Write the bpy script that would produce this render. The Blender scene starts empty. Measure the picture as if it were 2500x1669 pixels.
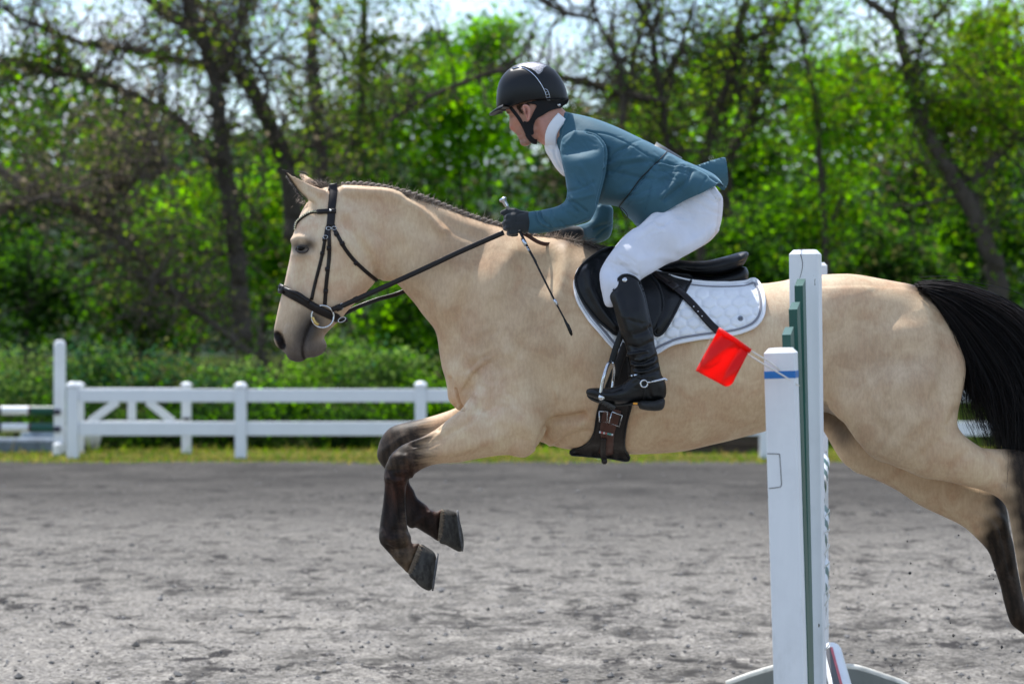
import bpy, math, random, time
import numpy as np
from mathutils import Vector
from mathutils.bvhtree import BVHTree
R = math.radians
T0 = time.time()
rng = np.random.default_rng(7)
random.seed(7)
scene = bpy.context.scene
COL = scene.collection

# ------------------------------------------------------------------ camera, sky, sun
F_PX, HY, HC, W0 = 6333.0, 800.0, 1.6, 1250.0     # focal length and horizon in photo pixels, camera height in metres
D = 9.5                                            # metres to the horse
cam = bpy.data.objects.new('camera', bpy.data.cameras.new('camera')); COL.objects.link(cam)
cam.location = (0, 0, HC); cam.rotation_euler = (R(90), 0, 0)
cam.data.sensor_width = 36; cam.data.lens = 36 * F_PX / 2500
cam.data.shift_y = (HY - 834.5) / 2500
cam.data.clip_end = 2000
cam.data.dof.use_dof = True; cam.data.dof.focus_distance = 8.75; cam.data.dof.aperture_fstop = 3.8
scene.camera = cam

SUN = Vector((-0.22, 0.40, 0.89)).normalized()     # direction towards the sun
world = bpy.data.worlds.new('World'); scene.world = world; world.use_nodes = True
nt = world.node_tree; nt.nodes.clear()
sky = nt.nodes.new('ShaderNodeTexSky'); sky.sky_type = 'NISHITA'; sky.sun_disc = False
sky.sun_elevation = math.asin(SUN.z); sky.sun_rotation = math.atan2(SUN.x, SUN.y)
sky.air_density = 1.0; sky.dust_density = 0.5; sky.ozone_density = 3.0
tc = nt.nodes.new('ShaderNodeTexCoord'); mp = nt.nodes.new('ShaderNodeMapping')
mp.inputs['Scale'].default_value = (5.0, 5.0, 11.0)
ns = nt.nodes.new('ShaderNodeTexNoise'); ns.inputs['Scale'].default_value = 1.6; ns.inputs['Detail'].default_value = 7
ns.inputs['Roughness'].default_value = 0.6
cr = nt.nodes.new('ShaderNodeValToRGB'); cr.color_ramp.elements[0].position = 0.45; cr.color_ramp.elements[1].position = 0.66
mx = nt.nodes.new('ShaderNodeMix'); mx.data_type = 'RGBA'
mx.inputs[7].default_value = (6.0, 6.6, 7.6, 1)    # sunlit cloud
bg = nt.nodes.new('ShaderNodeBackground'); bg.inputs['Strength'].default_value = 0.14
out = nt.nodes.new('ShaderNodeOutputWorld')
L = nt.links.new
L(tc.outputs['Generated'], mp.inputs['Vector']); L(mp.outputs[0], ns.inputs['Vector']); L(ns.outputs['Fac'], cr.inputs['Fac'])
L(cr.outputs['Color'], mx.inputs[0]); L(sky.outputs[0], mx.inputs[6]); L(mx.outputs[2], bg.inputs['Color']); L(bg.outputs[0], out.inputs[0])

sl = bpy.data.lights.new('sun', 'SUN'); sl.energy = 4.1; sl.angle = R(0.53); sl.color = (1.0, 0.965, 0.91)
so = bpy.data.objects.new('sun', sl); COL.objects.link(so); so.rotation_euler = SUN.to_track_quat('Z', 'Y').to_euler()
so.location = SUN * 40

scene.view_settings.view_transform = 'Standard'; scene.view_settings.look = 'None'
scene.view_settings.exposure = 0.70; scene.view_settings.gamma = 1.0; scene.view_settings.use_curve_mapping = False
scene.cycles.use_denoising = True
scene.cycles.max_bounces = 8; scene.cycles.transparent_max_bounces = 8
scene.render.engine = 'CYCLES'

# ------------------------------------------------------------------ photo measurements -> world
TA = (600, 380, .34432); TB = (1150, 100, .38273); TC = (1150, 450, .44643); TD = (850, 900, .38265)
TE = (1750, 580, .36355); TF = (1750, 1050, .39474); TG = (0, 780, .3316); TH = (1180, 140, .15306)
TK = (1200, 470, .12771); T1 = (0, 0, .5326); T2 = (1250, 0, .5326); TO = (0, 0, 1.0)
def z(T, s):
    a = np.array([[float(v) for v in p.split(',')] for p in s.split()])
    return np.stack([T[0] + a[:, 0] * T[2], T[1] + a[:, 1] * T[2]], 1)
def cat(*a): return np.concatenate(a)
def at(px, py, Y):
    return Vector(((px - W0) * Y / F_PX, Y, HC - (py - HY) * Y / F_PX))
def atn(P, Y):
    P = np.asarray(P, float); Y = np.broadcast_to(np.asarray(Y, float), (len(P),))
    return np.stack([(P[:, 0] - W0) * Y / F_PX, Y, HC - (P[:, 1] - HY) * Y / F_PX], 1)
def topx(V):
    return np.stack([W0 + V[:, 0] * F_PX / V[:, 1], HY + (HC - V[:, 2]) * F_PX / V[:, 1]], 1)
def sstep(a, b, x):
    t = np.clip((x - a) / (b - a), 0, 1); return t * t * (3 - 2 * t)

def catmull(P, n=4, closed=True):
    P = np.asarray(P, float)
    if closed: Q = np.concatenate([P[-1:], P, P[:2]])
    else: Q = np.concatenate([2 * P[:1] - P[1:2], P, 2 * P[-1:] - P[-2:-1]])
    out = []
    for i in range(1, len(Q) - 2):
        p0, p1, p2, p3 = Q[i-1], Q[i], Q[i+1], Q[i+2]
        for k in range(n):
            t = k / n
            out.append(.5 * ((2*p1) + (-p0+p2)*t + (2*p0-5*p1+4*p2-p3)*t*t + (-p0+3*p1-3*p2+p3)*t**3))
    if not closed: out.append(Q[-2])
    return np.array(out)
def resample(P, step):
    P = np.asarray(P, float); d = np.r_[0, np.cumsum(np.linalg.norm(np.diff(P, axis=0), axis=1))]
    n = max(2, int(round(d[-1] / step)) + 1); t = np.linspace(0, d[-1], n)
    return np.stack([np.interp(t, d, P[:, k]) for k in range(P.shape[1])], 1)

def seg_dist(P, Q, closed=False):
    """least distance of the points P to the polyline Q"""
    best = np.full(len(P), 1e9)
    n = len(Q) if closed else len(Q) - 1
    for i in range(n):
        a = Q[i]; b = Q[(i+1) % len(Q)]; ab = b - a
        t = np.clip(((P - a) @ ab) / max(ab @ ab, 1e-12), 0, 1)
        e = P - a - t[:, None] * ab
        best = np.minimum(best, np.einsum('ij,ij->i', e, e))
    return np.sqrt(best)
def inside(P, Q):
    x, y = P[:, 0], P[:, 1]; r = np.zeros(len(P), bool)
    for i in range(len(Q)):
        a = Q[i]; b = Q[(i+1) % len(Q)]
        if a[1] == b[1]: continue
        c = ((a[1] > y) != (b[1] > y))
        r ^= c & (x < (b[0]-a[0]) * (y-a[1]) / (b[1]-a[1]) + a[0])
    return r

# ------------------------------------------------------------------ objects and tags
def link(name, me, mat=None, parent=None):
    o = bpy.data.objects.new(name, me); COL.objects.link(o)
    if mat is not None and me is not None: me.materials.append(mat)
    if parent is not None: o.parent = parent
    return o
def tag(o, label=None, cat=None, group=None, kind=None):
    if label: o['label'] = label
    if cat: o['category'] = cat
    if group: o['group'] = group
    if kind: o['kind'] = kind
    return o
def empty(name, loc=(0, 0, 0), label=None, cat=None, group=None):
    o = bpy.data.objects.new(name, None); COL.objects.link(o); o.location = loc; o.empty_display_size = .1
    bpy.context.view_layer.update()
    return tag(o, label, cat, group)
def setp(o, parent):
    """parent without moving (parents here are never scaled)"""
    o.parent = parent; o.matrix_parent_inverse = parent.matrix_basis.inverted(); return o

def mesh_np(name, V, faces, smooth=True):
    """faces: list of int arrays (n,3) or (n,4)"""
    me = bpy.data.meshes.new(name)
    V = np.asarray(V, np.float32)
    faces = [np.asarray(f, np.int32) for f in (faces if isinstance(faces, list) else [faces]) if len(f)]
    me.vertices.add(len(V)); me.vertices.foreach_set('co', V.ravel())
    loops = np.concatenate([f.ravel() for f in faces])
    tot = np.concatenate([np.full(len(f), f.shape[1], np.int32) for f in faces])
    start = np.r_[0, np.cumsum(tot)[:-1]].astype(np.int32)
    me.loops.add(len(loops)); me.loops.foreach_set('vertex_index', loops)
    me.polygons.add(len(tot)); me.polygons.foreach_set('loop_start', start)
    try: me.polygons.foreach_set('loop_total', tot)
    except Exception: pass
    me.polygons.foreach_set('use_smooth', np.full(len(tot), smooth))
    me.update(calc_edges=True); me.validate()
    return me
def set_col(me, C, name='Col'):
    a = me.color_attributes.new(name, 'FLOAT_COLOR', 'POINT')
    C = np.asarray(C, np.float32)
    if C.shape[1] == 3: C = np.concatenate([C, np.ones((len(C), 1), np.float32)], 1)
    a.data.foreach_set('color', C.ravel())

class MB:
    """collects boxes, tubes and polygons into one mesh"""
    def __init__(s): s.v = []; s.q = []; s.t = []; s.n = 0
    def add(s, V, Q=(), T=()):
        V = np.asarray(V, float)
        if len(Q): s.q.append(np.asarray(Q) + s.n)
        if len(T): s.t.append(np.asarray(T) + s.n)
        s.v.append(V); s.n += len(V)
    def box(s, c, size, rot=None, bevel=0.0):
        x, y, zz = np.array(size) / 2
        b = min(bevel, x*.9, y*.9, zz*.9)
        if b <= 0:
            V = np.array([[i, j, k] for i in (-x, x) for j in (-y, y) for k in (-zz, zz)])
            Q = [(0,1,3,2),(4,6,7,5),(0,4,5,1),(2,3,7,6),(0,2,6,4),(1,5,7,3)]
            T = []
        else:
            V = []; 
            for sx in (-1, 1):
                for sy in (-1, 1):
                    for sz in (-1, 1):
                        V += [(sx*x, sy*(y-b), sz*(zz-b)), (sx*(x-b), sy*y, sz*(zz-b)), (sx*(x-b), sy*(y-b), sz*zz)]
            V = np.array(V); g = lambda a, bb, c: (a*4 + bb*2 + c) * 3
            Q = []; T = []
            Q += [(g(0,0,0),g(0,0,1),g(0,1,1),g(0,1,0)), (g(1,0,0),g(1,1,0),g(1,1,1),g(1,0,1))]
            Q += [(g(0,0,0)+1,g(1,0,0)+1,g(1,0,1)+1,g(0,0,1)+1), (g(0,1,0)+1,g(0,1,1)+1,g(1,1,1)+1,g(1,1,0)+1)]
            Q += [(g(0,0,0)+2,g(0,1,0)+2,g(1,1,0)+2,g(1,0,0)+2), (g(0,0,1)+2,g(1,0,1)+2,g(1,1,1)+2,g(0,1,1)+2)]
            for i in (0, 1):
                for j in (0, 1):
                    Q += [(g(i,j,0),g(i,j,0)+1,g(i,j,1)+1,g(i,j,1)) if (i+j)%2 == 0 else (g(i,j,0)+1,g(i,j,0),g(i,j,1),g(i,j,1)+1)]
                    Q += [(g(i,0,j),g(i,1,j),g(i,1,j)+2,g(i,0,j)+2) if (i+j)%2 == 0 else (g(i,0,j)+2,g(i,1,j)+2,g(i,1,j),g(i,0,j))]
                    Q += [(g(0,i,j)+1,g(0,i,j)+2,g(1,i,j)+2,g(1,i,j)+1) if (i+j)%2 == 0 else (g(0,i,j)+2,g(0,i,j)+1,g(1,i,j)+1,g(1,i,j)+2)]
            for i in (0,1):
                for j in (0,1):
                    for k in (0,1):
                        a = g(i,j,k); T.append((a,a+1,a+2) if (i+j+k)%2 else (a,a+2,a+1))
        if rot is not None: V = V @ np.array(rot).T
        s.add(V + np.array(c), Q, T)
    def tube(s, P, r, seg=8, flat=1.0, up=None, caps=True):
        """tube along P with radius r (number or per point); flat squashes it along the frame's second axis"""
        P = np.asarray(P, float); n = len(P); r = np.broadcast_to(np.asarray(r, float), (n,))
        Tn = np.gradient(P, axis=0); Tn /= np.maximum(np.linalg.norm(Tn, axis=1, keepdims=True), 1e-9)
        if up is None:
            u = np.array([0, 0, 1.0]) if abs(Tn[0, 2]) < .9 else np.array([0, 1.0, 0])
            U = np.zeros_like(P)
            for i in range(n):
                u = u - Tn[i] * (u @ Tn[i]); u /= max(np.linalg.norm(u), 1e-9); U[i] = u
        else:
            U = np.broadcast_to(np.asarray(up, float), P.shape)
            U = U - Tn * np.einsum('ij,ij->i', U, Tn)[:, None]; U /= np.maximum(np.linalg.norm(U, axis=1, keepdims=True), 1e-9)
        B = np.cross(Tn, U)
        a = np.linspace(0, 2*np.pi, seg, endpoint=False)
        V = P[:, None] + r[:, None, None] * (np.cos(a)[None, :, None] * B[:, None] + flat * np.sin(a)[None, :, None] * U[:, None])
        V = V.reshape(-1, 3); i = np.arange(n-1)[:, None] * seg; j = np.arange(seg)[None]; j2 = (j + 1) % seg
        Q = np.stack([i + j, i + j2, i + seg + j2, i + seg + j], -1).reshape(-1, 4)
        T = []
        if caps:
            V = np.concatenate([V, P[:1], P[-1:]]); c0 = n*seg; k = np.arange(seg)
            T = np.concatenate([np.stack([np.full(seg, c0), (k+1) % seg, k], 1),
                                np.stack([np.full(seg, c0+1), (n-1)*seg + k, (n-1)*seg + (k+1) % seg], 1)])
        s.add(V, Q, T)
    def ribbon(s, P, N, w, th):
        """strap along P lying with outward normals N, width w, thickness th, rounded rectangle section"""
        P = np.asarray(P, float); N = np.asarray(N, float); n = len(P)
        w = np.broadcast_to(np.asarray(w, float), (n,)); th = np.broadcast_to(np.asarray(th, float), (n,))
        Tn = np.gradient(P, axis=0); Tn /= np.maximum(np.linalg.norm(Tn, axis=1, keepdims=True), 1e-9)
        S = np.cross(Tn, N); S /= np.maximum(np.linalg.norm(S, axis=1, keepdims=True), 1e-9); N = np.cross(S, Tn)
        prof = [(-.5, 0), (-.5, .6), (-.36, 1), (.36, 1), (.5, .6), (.5, 0)]
        V = np.stack([P + S * (a * w)[:, None] + N * (b * th)[:, None] for a, b in prof], 1).reshape(-1, 3)
        k = len(prof); i = np.arange(n-1)[:, None]*k; j = np.arange(k)[None]; j2 = (j+1) % k
        Q = np.stack([i+j, i+k+j, i+k+j2, i+j2], -1).reshape(-1, 4)
        e = (n-1)*k
        Q = np.concatenate([Q, [(0,1,4,5),(1,2,3,4),(e+5,e+4,e+1,e),(e+4,e+3,e+2,e+1)]])
        s.add(V, Q)
    def lathe(s, prof, seg=16, M=None):
        prof = np.asarray(prof, float); n = len(prof); a = np.linspace(0, 2*np.pi, seg, endpoint=False)
        V = np.stack([prof[:, None, 0]*np.cos(a), prof[:, None, 0]*np.sin(a), np.repeat(prof[:, 1:2], seg, 1)], -1).reshape(-1, 3)
        i = np.arange(n-1)[:, None]*seg; j = np.arange(seg)[None]; j2 = (j+1) % seg
        Q = np.stack([i+j, i+j2, i+seg+j2, i+seg+j], -1).reshape(-1, 4)
        if M is not None: V = V @ np.array(M[0]).T + np.array(M[1])
        s.add(V, Q)
    def prism(s, P, N, th):
        """planar polygon P (n,3) given thickness th along N (both sides), as one n-gon fan"""
        P = np.asarray(P, float); N = np.asarray(N, float); n = len(P); c = P.mean(0)
        V = np.concatenate([P + N*th/2, P - N*th/2, [c + N*th/2], [c - N*th/2]])
        k = np.arange(n); k2 = (k+1) % n
        s.add(V, np.stack([k, k+n, k2+n, k2], 1), np.concatenate([np.stack([np.full(n, 2*n), k, k2], 1), np.stack([np.full(n, 2*n+1), k2+n, k+n], 1)]))
    def arrays(s):
        V = np.concatenate(s.v); f = []
        if s.q: f.append(np.concatenate(s.q))
        if s.t: f.append(np.concatenate(s.t))
        return V, f
    def build(s, name, mat, parent=None, smooth=True, fix=False):
        V, f = s.arrays(); me = mesh_np(name, V, f, smooth)
        if fix:
            import bmesh
            bm = bmesh.new(); bm.from_mesh(me); bmesh.ops.recalc_face_normals(bm, faces=bm.faces); bm.to_mesh(me); bm.free()
        o = link(name, me, mat)
        if parent is not None: setp(o, parent)
        return o

def auto_sharp(o, deg=35):
    me = o.data
    try: me.set_sharp_from_angle(angle=R(deg))
    except Exception: pass

# ------------------------------------------------------------------ materials
def new_mat(name):
    m = bpy.data.materials.new(name); m.use_nodes = True
    return m, m.node_tree, m.node_tree.nodes['Principled BSDF']
def noise(t, scale, detail=4, rough=.55, stretch=None, coord='Object', dist=0.0):
    n = t.nodes.new('ShaderNodeTexNoise'); n.inputs['Scale'].default_value = scale; n.inputs['Detail'].default_value = detail
    n.inputs['Roughness'].default_value = rough; n.inputs['Distortion'].default_value = dist
    c = t.nodes.new('ShaderNodeTexCoord')
    if stretch:
        m = t.nodes.new('ShaderNodeMapping'); m.inputs['Scale'].default_value = stretch[:3]
        if len(stretch) > 3: m.inputs['Rotation'].default_value = stretch[3:]
        t.links.new(c.outputs[coord], m.inputs['Vector']); t.links.new(m.outputs[0], n.inputs['Vector'])
    else: t.links.new(c.outputs[coord], n.inputs['Vector'])
    return n.outputs['Fac']
def ramp(t, fac, stops):
    r = t.nodes.new('ShaderNodeValToRGB'); e = r.color_ramp.elements
    while len(e) < len(stops): e.new(0.5)
    for k, (p, c) in enumerate(stops):
        e[k].position = p; e[k].color = (*c, 1) if len(c) == 3 else c
    t.links.new(fac, r.inputs['Fac']); return r.outputs['Color']
def mixc(t, fac, a, b, mode='MIX'):
    m = t.nodes.new('ShaderNodeMix'); m.data_type = 'RGBA'; m.blend_type = mode
    for s, v in ((0, fac), (6, a), (7, b)):
        if isinstance(v, (int, float)): m.inputs[s].default_value = v
        elif isinstance(v, tuple): m.inputs[s].default_value = (*v, 1) if len(v) == 3 else v
        else: t.links.new(v, m.inputs[s])
    return m.outputs[2]
def bump(t, b, fac, strength=.3, dist=.002, prev=None):
    n = t.nodes.new('ShaderNodeBump'); n.inputs['Strength'].default_value = strength; n.inputs['Distance'].default_value = dist
    t.links.new(fac, n.inputs['Height'])
    if prev is not None: t.links.new(prev, n.inputs['Normal'])
    if b is not None: t.links.new(n.outputs[0], b.inputs['Normal'])
    return n.outputs[0]
def simple(name, col, rough=.5, var=.12, vscale=18, bscale=None, bstr=.2, bdist=.001, metal=0, spec=.5, sheen=0, stretch=None, coat=0):
    m, t, b = new_mat(name)
    f = noise(t, vscale, 5, .6, stretch)
    d = tuple(max(0, c * (1 - var*1.6)) for c in col); l = tuple(min(1, c * (1 + var)) for c in col)
    L(ramp(t, f, [(.3, d), (.7, l)]), b.inputs['Base Color']) if False else t.links.new(ramp(t, f, [(.3, d), (.7, l)]), b.inputs['Base Color'])
    b.inputs['Roughness'].default_value = rough; b.inputs['Metallic'].default_value = metal
    b.inputs['Specular IOR Level'].default_value = spec
    if sheen: b.inputs['Sheen Weight'].default_value = sheen
    if coat: b.inputs['Coat Weight'].default_value = coat
    if bscale: bump(t, b, noise(t, bscale, 4, .6, stretch), bstr, bdist)
    return m

# ------------------------------------------------------------------ solid shapes: outlines given depth
def blur(a, n):
    for _ in range(n):
        p = np.pad(a, 1, mode='edge'); a = (p[:-2, 1:-1] + p[2:, 1:-1] + p[1:-1, :-2] + p[1:-1, 2:] + 2*p[1:-1, 1:-1]) / 6
    return a
def poisson(mask, h):
    u = None
    for f in (8, 4, 2, 1):
        m = mask[::f, ::f]
        if min(m.shape) < 6 and f > 1: continue
        if u is None: u = np.zeros(m.shape)
        else:
            u = np.repeat(np.repeat(u, 2, 0), 2, 1)
            u = np.pad(u, ((0, max(0, m.shape[0]-u.shape[0])), (0, max(0, m.shape[1]-u.shape[1]))), mode='edge')[:m.shape[0], :m.shape[1]]
        src = 2 * (h*f)**2
        for _ in range(700 if f >= 4 else 160):
            p = np.pad(u, 1); u = np.where(m, (p[:-2, 1:-1] + p[2:, 1:-1] + p[1:-1, :-2] + p[1:-1, 2:] + src) / 4, 0)
    return u
def idw(pts, PX, PZ, power=3):
    """smooth map through (px, py, value) samples"""
    num = 0; den = 0
    for a, b, v in pts:
        w = 1 / (((PX-a)**2 + (PZ-b)**2 + 60.0)**(power/2)); num = num + w*v; den = den + w
    return num / den
class Solid:
    """a body grown from outlines: each outline (photo pixels) sits at its own depth and is given a rounded thickness"""
    def __init__(s, cell): s.cell = cell; s.c = []
    def add(s, poly, y0=0.0, k=.8, r=.02, sub=4, flat=0.0, op='add', cell=None):
        s.c.append(dict(poly=poly, y0=y0, k=k, r=r, sub=sub, flat=flat, op=op, cell=cell)); return s
    def caps(s, P, rad, r=.006):
        s.c.append(dict(caps=(np.asarray(P, float), np.asarray(rad, float)), r=r, op='add')); return s
    def mesh(s):
        h = s.cell; pre = []
        for c in s.c:
            if 'caps' in c:
                P, rad = c['caps']; c['bb'] = ((P - rad[:, None]).min(0) - 3*h, (P + rad[:, None]).max(0) + 3*h); continue
            P = catmull(c['poly'], c['sub']) if c['sub'] > 1 else np.asarray(c['poly'])
            y0 = c['y0']; ym = np.mean([v[2] for v in y0]) if isinstance(y0, list) else y0
            c['ym'] = ym; Wp = atn(P, D + ym)[:, [0, 2]]; c['W'] = Wp
            lo = Wp.min(0) - 5*h; hi = Wp.max(0) + 5*h
            lo = np.floor(lo/h)*h
            nx, nz = (np.ceil((hi-lo)/h).astype(int) + 1)
            gx = lo[0] + np.arange(nx)*h; gz = lo[1] + np.arange(nz)*h
            X, Z = np.meshgrid(gx, gz, indexing='ij'); Q = np.stack([X.ravel(), Z.ravel()], 1)
            ins = inside(Q, Wp).reshape(nx, nz); d = seg_dist(Q, Wp, True).reshape(nx, nz); d = np.where(ins, d, -d)
            u = poisson(ins, h)
            w = np.where(d > 1.5*h, u / np.maximum(d, h), 0); wt = (d > 1.5*h).astype(float)
            W_, T_ = w*wt, wt
            for _ in range(14): W_, T_ = blur(W_, 1), blur(T_, 1)
            near = W_ / np.maximum(T_, 1e-6); near = np.where(T_ > 1e-5, near, near[T_ > 1e-5].min() if (T_ > 1e-5).any() else h)
            t = sstep(2.0*h, 6*h, d)
            u = t*u + (1-t)*near*d
            if c['flat']:                                   # plateau: cap the swelling
                cap = c['flat']**2; u = np.where(u > 0, cap*(1-np.exp(-u/cap)), u)
            u = blur(u, 2)
            PX = W0 + X*F_PX/(D+ym); PZ = HY + (HC-Z)*F_PX/(D+ym)
            k = idw(c['k'], PX, PZ) if isinstance(c['k'], list) else np.full((nx, nz), c['k'])
            yy = idw(y0, PX, PZ) if isinstance(y0, list) else np.full((nx, nz), y0)
            c.update(u=u, kk=k, yy=yy + D, lo=lo, n=(nx, nz))
            um = np.sqrt(np.maximum(u, 0)) * k
            c['bb'] = (np.array([lo[0], (yy - um).min() + D - 4*h - c['r'], lo[1]]), np.array([gx[-1], (yy + um).max() + D + 4*h + c['r'], gz[-1]]))
        lo = np.min([c['bb'][0] for c in s.c if c['op'] == 'add'], 0); hi = np.max([c['bb'][1] for c in s.c if c['op'] == 'add'], 0)
        lo = np.floor(lo/h)*h; n = np.ceil((hi-lo)/h).astype(int) + 2
        f = np.full(n, .2, np.float32)
        for c in s.c:
            i0 = np.maximum(np.round((c['bb'][0]-lo)/h).astype(int), 0); i1 = np.minimum(np.round((c['bb'][1]-lo)/h).astype(int) + 1, n)
            if 'caps' in c:
                gx, gy, gz = [lo[a] + np.arange(i0[a], i1[a])*h for a in range(3)]
                G = np.stack(np.meshgrid(gx, gy, gz, indexing='ij'), -1); P, rad = c['caps']; d = None
                for a in range(len(P)-1):
                    ab = P[a+1]-P[a]; tt = np.clip(((G-P[a]) @ ab)/max(ab @ ab, 1e-12), 0, 1)
                    e = np.linalg.norm(G - P[a] - tt[..., None]*ab, axis=-1) - (rad[a] + tt*(rad[a+1]-rad[a]))
                    d = e if d is None else np.minimum(d, e)
                d = d.astype(np.float32)
            else:
                o = np.round((c['lo'] - lo[[0, 2]])/h).astype(int)
                sx = slice(i0[0]-o[0], i1[0]-o[0]); sz = slice(i0[2]-o[1], i1[2]-o[1])
                i1[0] = min(i1[0], o[0]+c['n'][0]); i1[2] = min(i1[2], o[1]+c['n'][1])
                sx = slice(i0[0]-o[0], i1[0]-o[0]); sz = slice(i0[2]-o[1], i1[2]-o[1])
                u = c['u'][sx, sz].astype(np.float32); k = c['kk'][sx, sz].astype(np.float32); y0 = c['yy'][sx, sz].astype(np.float32)
                gu = np.gradient(c['u'], h); g2 = (gu[0]**2 + gu[1]**2)[sx, sz].astype(np.float32)
                y = (lo[1] + np.arange(i0[1], i1[1])*h).astype(np.float32)
                dy = (y[None, :, None] - y0[:, None, :])
                Fv = (dy/k[:, None, :])**2 - u[:, None, :]
                gm = np.sqrt((2*dy/k[:, None, :]**2)**2 + g2[:, None, :] + 1e-4)
                d = np.clip(Fv/gm, -.2, .2)
            sl_ = tuple(slice(i0[a], i1[a]) for a in range(3)); b = f[sl_]; r = max(c['r'], 1e-4)
            if c['op'] == 'cut':
                f[sl_] = np.maximum(b, -d)
            else:
                hh = np.maximum(r - np.abs(b - d), 0)/r
                f[sl_] = np.minimum(b, d) - hh*hh*r*.25
        V, Q = surface_nets(f, lo, h)
        return V, Q

def surface_nets(f, lo, h):
    s = f < 0; n = np.array(f.shape)
    cnt = np.zeros(n-1, np.int8)
    for i in (0, 1):
        for j in (0, 1):
            for k in (0, 1): cnt += s[i:n[0]-1+i, j:n[1]-1+j, k:n[2]-1+k]
    act = (cnt > 0) & (cnt < 8); I = np.argwhere(act); idx = np.full(n-1, -1, np.int32); idx[act] = np.arange(len(I), dtype=np.int32)
    C = {}
    for i in (0, 1):
        for j in (0, 1):
            for k in (0, 1): C[i, j, k] = f[I[:, 0]+i, I[:, 1]+j, I[:, 2]+k]
    acc = np.zeros((len(I), 3)); num = np.zeros(len(I))
    for a in list(C):
        for ax in range(3):
            if a[ax]: continue
            b = list(a); b[ax] = 1; b = tuple(b); fa, fb = C[a], C[b]
            m = (fa < 0) != (fb < 0); t = np.where(m, fa/np.where(fa == fb, 1, fa-fb), 0)
            p = np.tile(np.array(a, float), (len(I), 1)); p[:, ax] = t
            acc += p*m[:, None]; num += m
    V = (I + acc/np.maximum(num, 1)[:, None])*h + lo
    Q = []
    for ax in range(3):
        a1, a2 = (ax+1) % 3, (ax+2) % 3
        A = np.take(s, range(0, n[ax]-1), ax); B = np.take(s, range(1, n[ax]), ax)
        E = np.argwhere(A != B)
        E = E[(E[:, a1] > 0) & (E[:, a2] > 0) & (E[:, a1] < n[a1]-1) & (E[:, a2] < n[a2]-1)]
        if not len(E): continue
        q = []
        for d1, d2 in ((-1, -1), (0, -1), (0, 0), (-1, 0)):
            e = E.copy(); e[:, a1] += d1; e[:, a2] += d2; q.append(idx[e[:, 0], e[:, 1], e[:, 2]])
        q = np.stack(q, 1); flip = ~s[E[:, 0], E[:, 1], E[:, 2]]
        q[flip] = q[flip][:, ::-1]; Q.append(q)
    Q = np.concatenate(Q); Q = Q[(Q >= 0).all(1)]
    return V, Q
def relax(V, Q, it=2, lam=.5):
    for _ in range(it):
        acc = np.zeros_like(V); c = np.zeros(len(V))
        for a, b in ((0, 1), (1, 2), (2, 3), (3, 0)):
            for p, q in ((Q[:, a], Q[:, b]), (Q[:, b], Q[:, a])):
                for k in range(3): acc[:, k] += np.bincount(p, V[q, k], len(V))
                c += np.bincount(p, minlength=len(V))
        V = V + lam*(acc/np.maximum(c, 1)[:, None] - V)
    return V
def normals(V, Q):
    n = np.cross(V[Q[:, 2]]-V[Q[:, 0]], V[Q[:, 3]]-V[Q[:, 1]]) if Q.shape[1] == 4 else np.cross(V[Q[:, 1]]-V[Q[:, 0]], V[Q[:, 2]]-V[Q[:, 0]])
    N = np.zeros_like(V)
    for a in range(Q.shape[1]):
        for k in range(3): N[:, k] += np.bincount(Q[:, a], n[:, k], len(V))
    return N/np.maximum(np.linalg.norm(N, axis=1, keepdims=True), 1e-12)
def sculpt(V, Q, marks, side=-1):
    """marks: (polyline px, width px, amount m[, ymin, ymax]) ridges (+) and folds (-) on the near side"""
    N = normals(V, Q); P = topx(V); A = np.zeros(len(V)); face = sstep(-.05, .35, -N[:, 1])
    for m in marks:
        L_, w, a = m[:3]; L_ = catmull(L_, 4, False) if len(L_) > 2 else np.asarray(L_, float)
        lo = L_.min(0)-3*w; hi = L_.max(0)+3*w
        sel = np.where((P > lo).all(1) & (P < hi).all(1) & (face > 0))[0]
        if len(m) > 3: sel = sel[(V[sel, 1]-D > m[3]) & (V[sel, 1]-D < m[4])]
        if not len(sel): continue
        d = seg_dist(P[sel], L_) if len(L_) > 1 else np.linalg.norm(P[sel]-L_[0], axis=1)
        A[sel] += a*np.exp(-(d/w)**2)*face[sel]
    return V + N*A[:, None]
def make_bvh(*objs):
    V = []; Fs = []; n = 0
    for o in objs:
        me = o.data; v = np.empty(len(me.vertices)*3); me.vertices.foreach_get('co', v); v = v.reshape(-1, 3)
        M = np.array(o.matrix_world); v = v @ M[:3, :3].T + M[:3, 3]
        V.append(v); Fs += [[i+n for i in p.vertices] for p in me.polygons]; n += len(v)
    return BVHTree.FromPolygons(np.concatenate(V).tolist(), Fs)
CAM = Vector((0, 0, HC))
def cast(bvh, px, py, default=None):
    d = (at(px, py, 1.0) - CAM).normalized(); h = bvh.ray_cast(CAM, d)
    if h[0] is None:
        if default is None: return None
        return at(px, py, default), Vector((0, -1, 0))
    return h[0], (h[1] if h[1].dot(d) < 0 else -h[1])          # sheets may face either way
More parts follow.
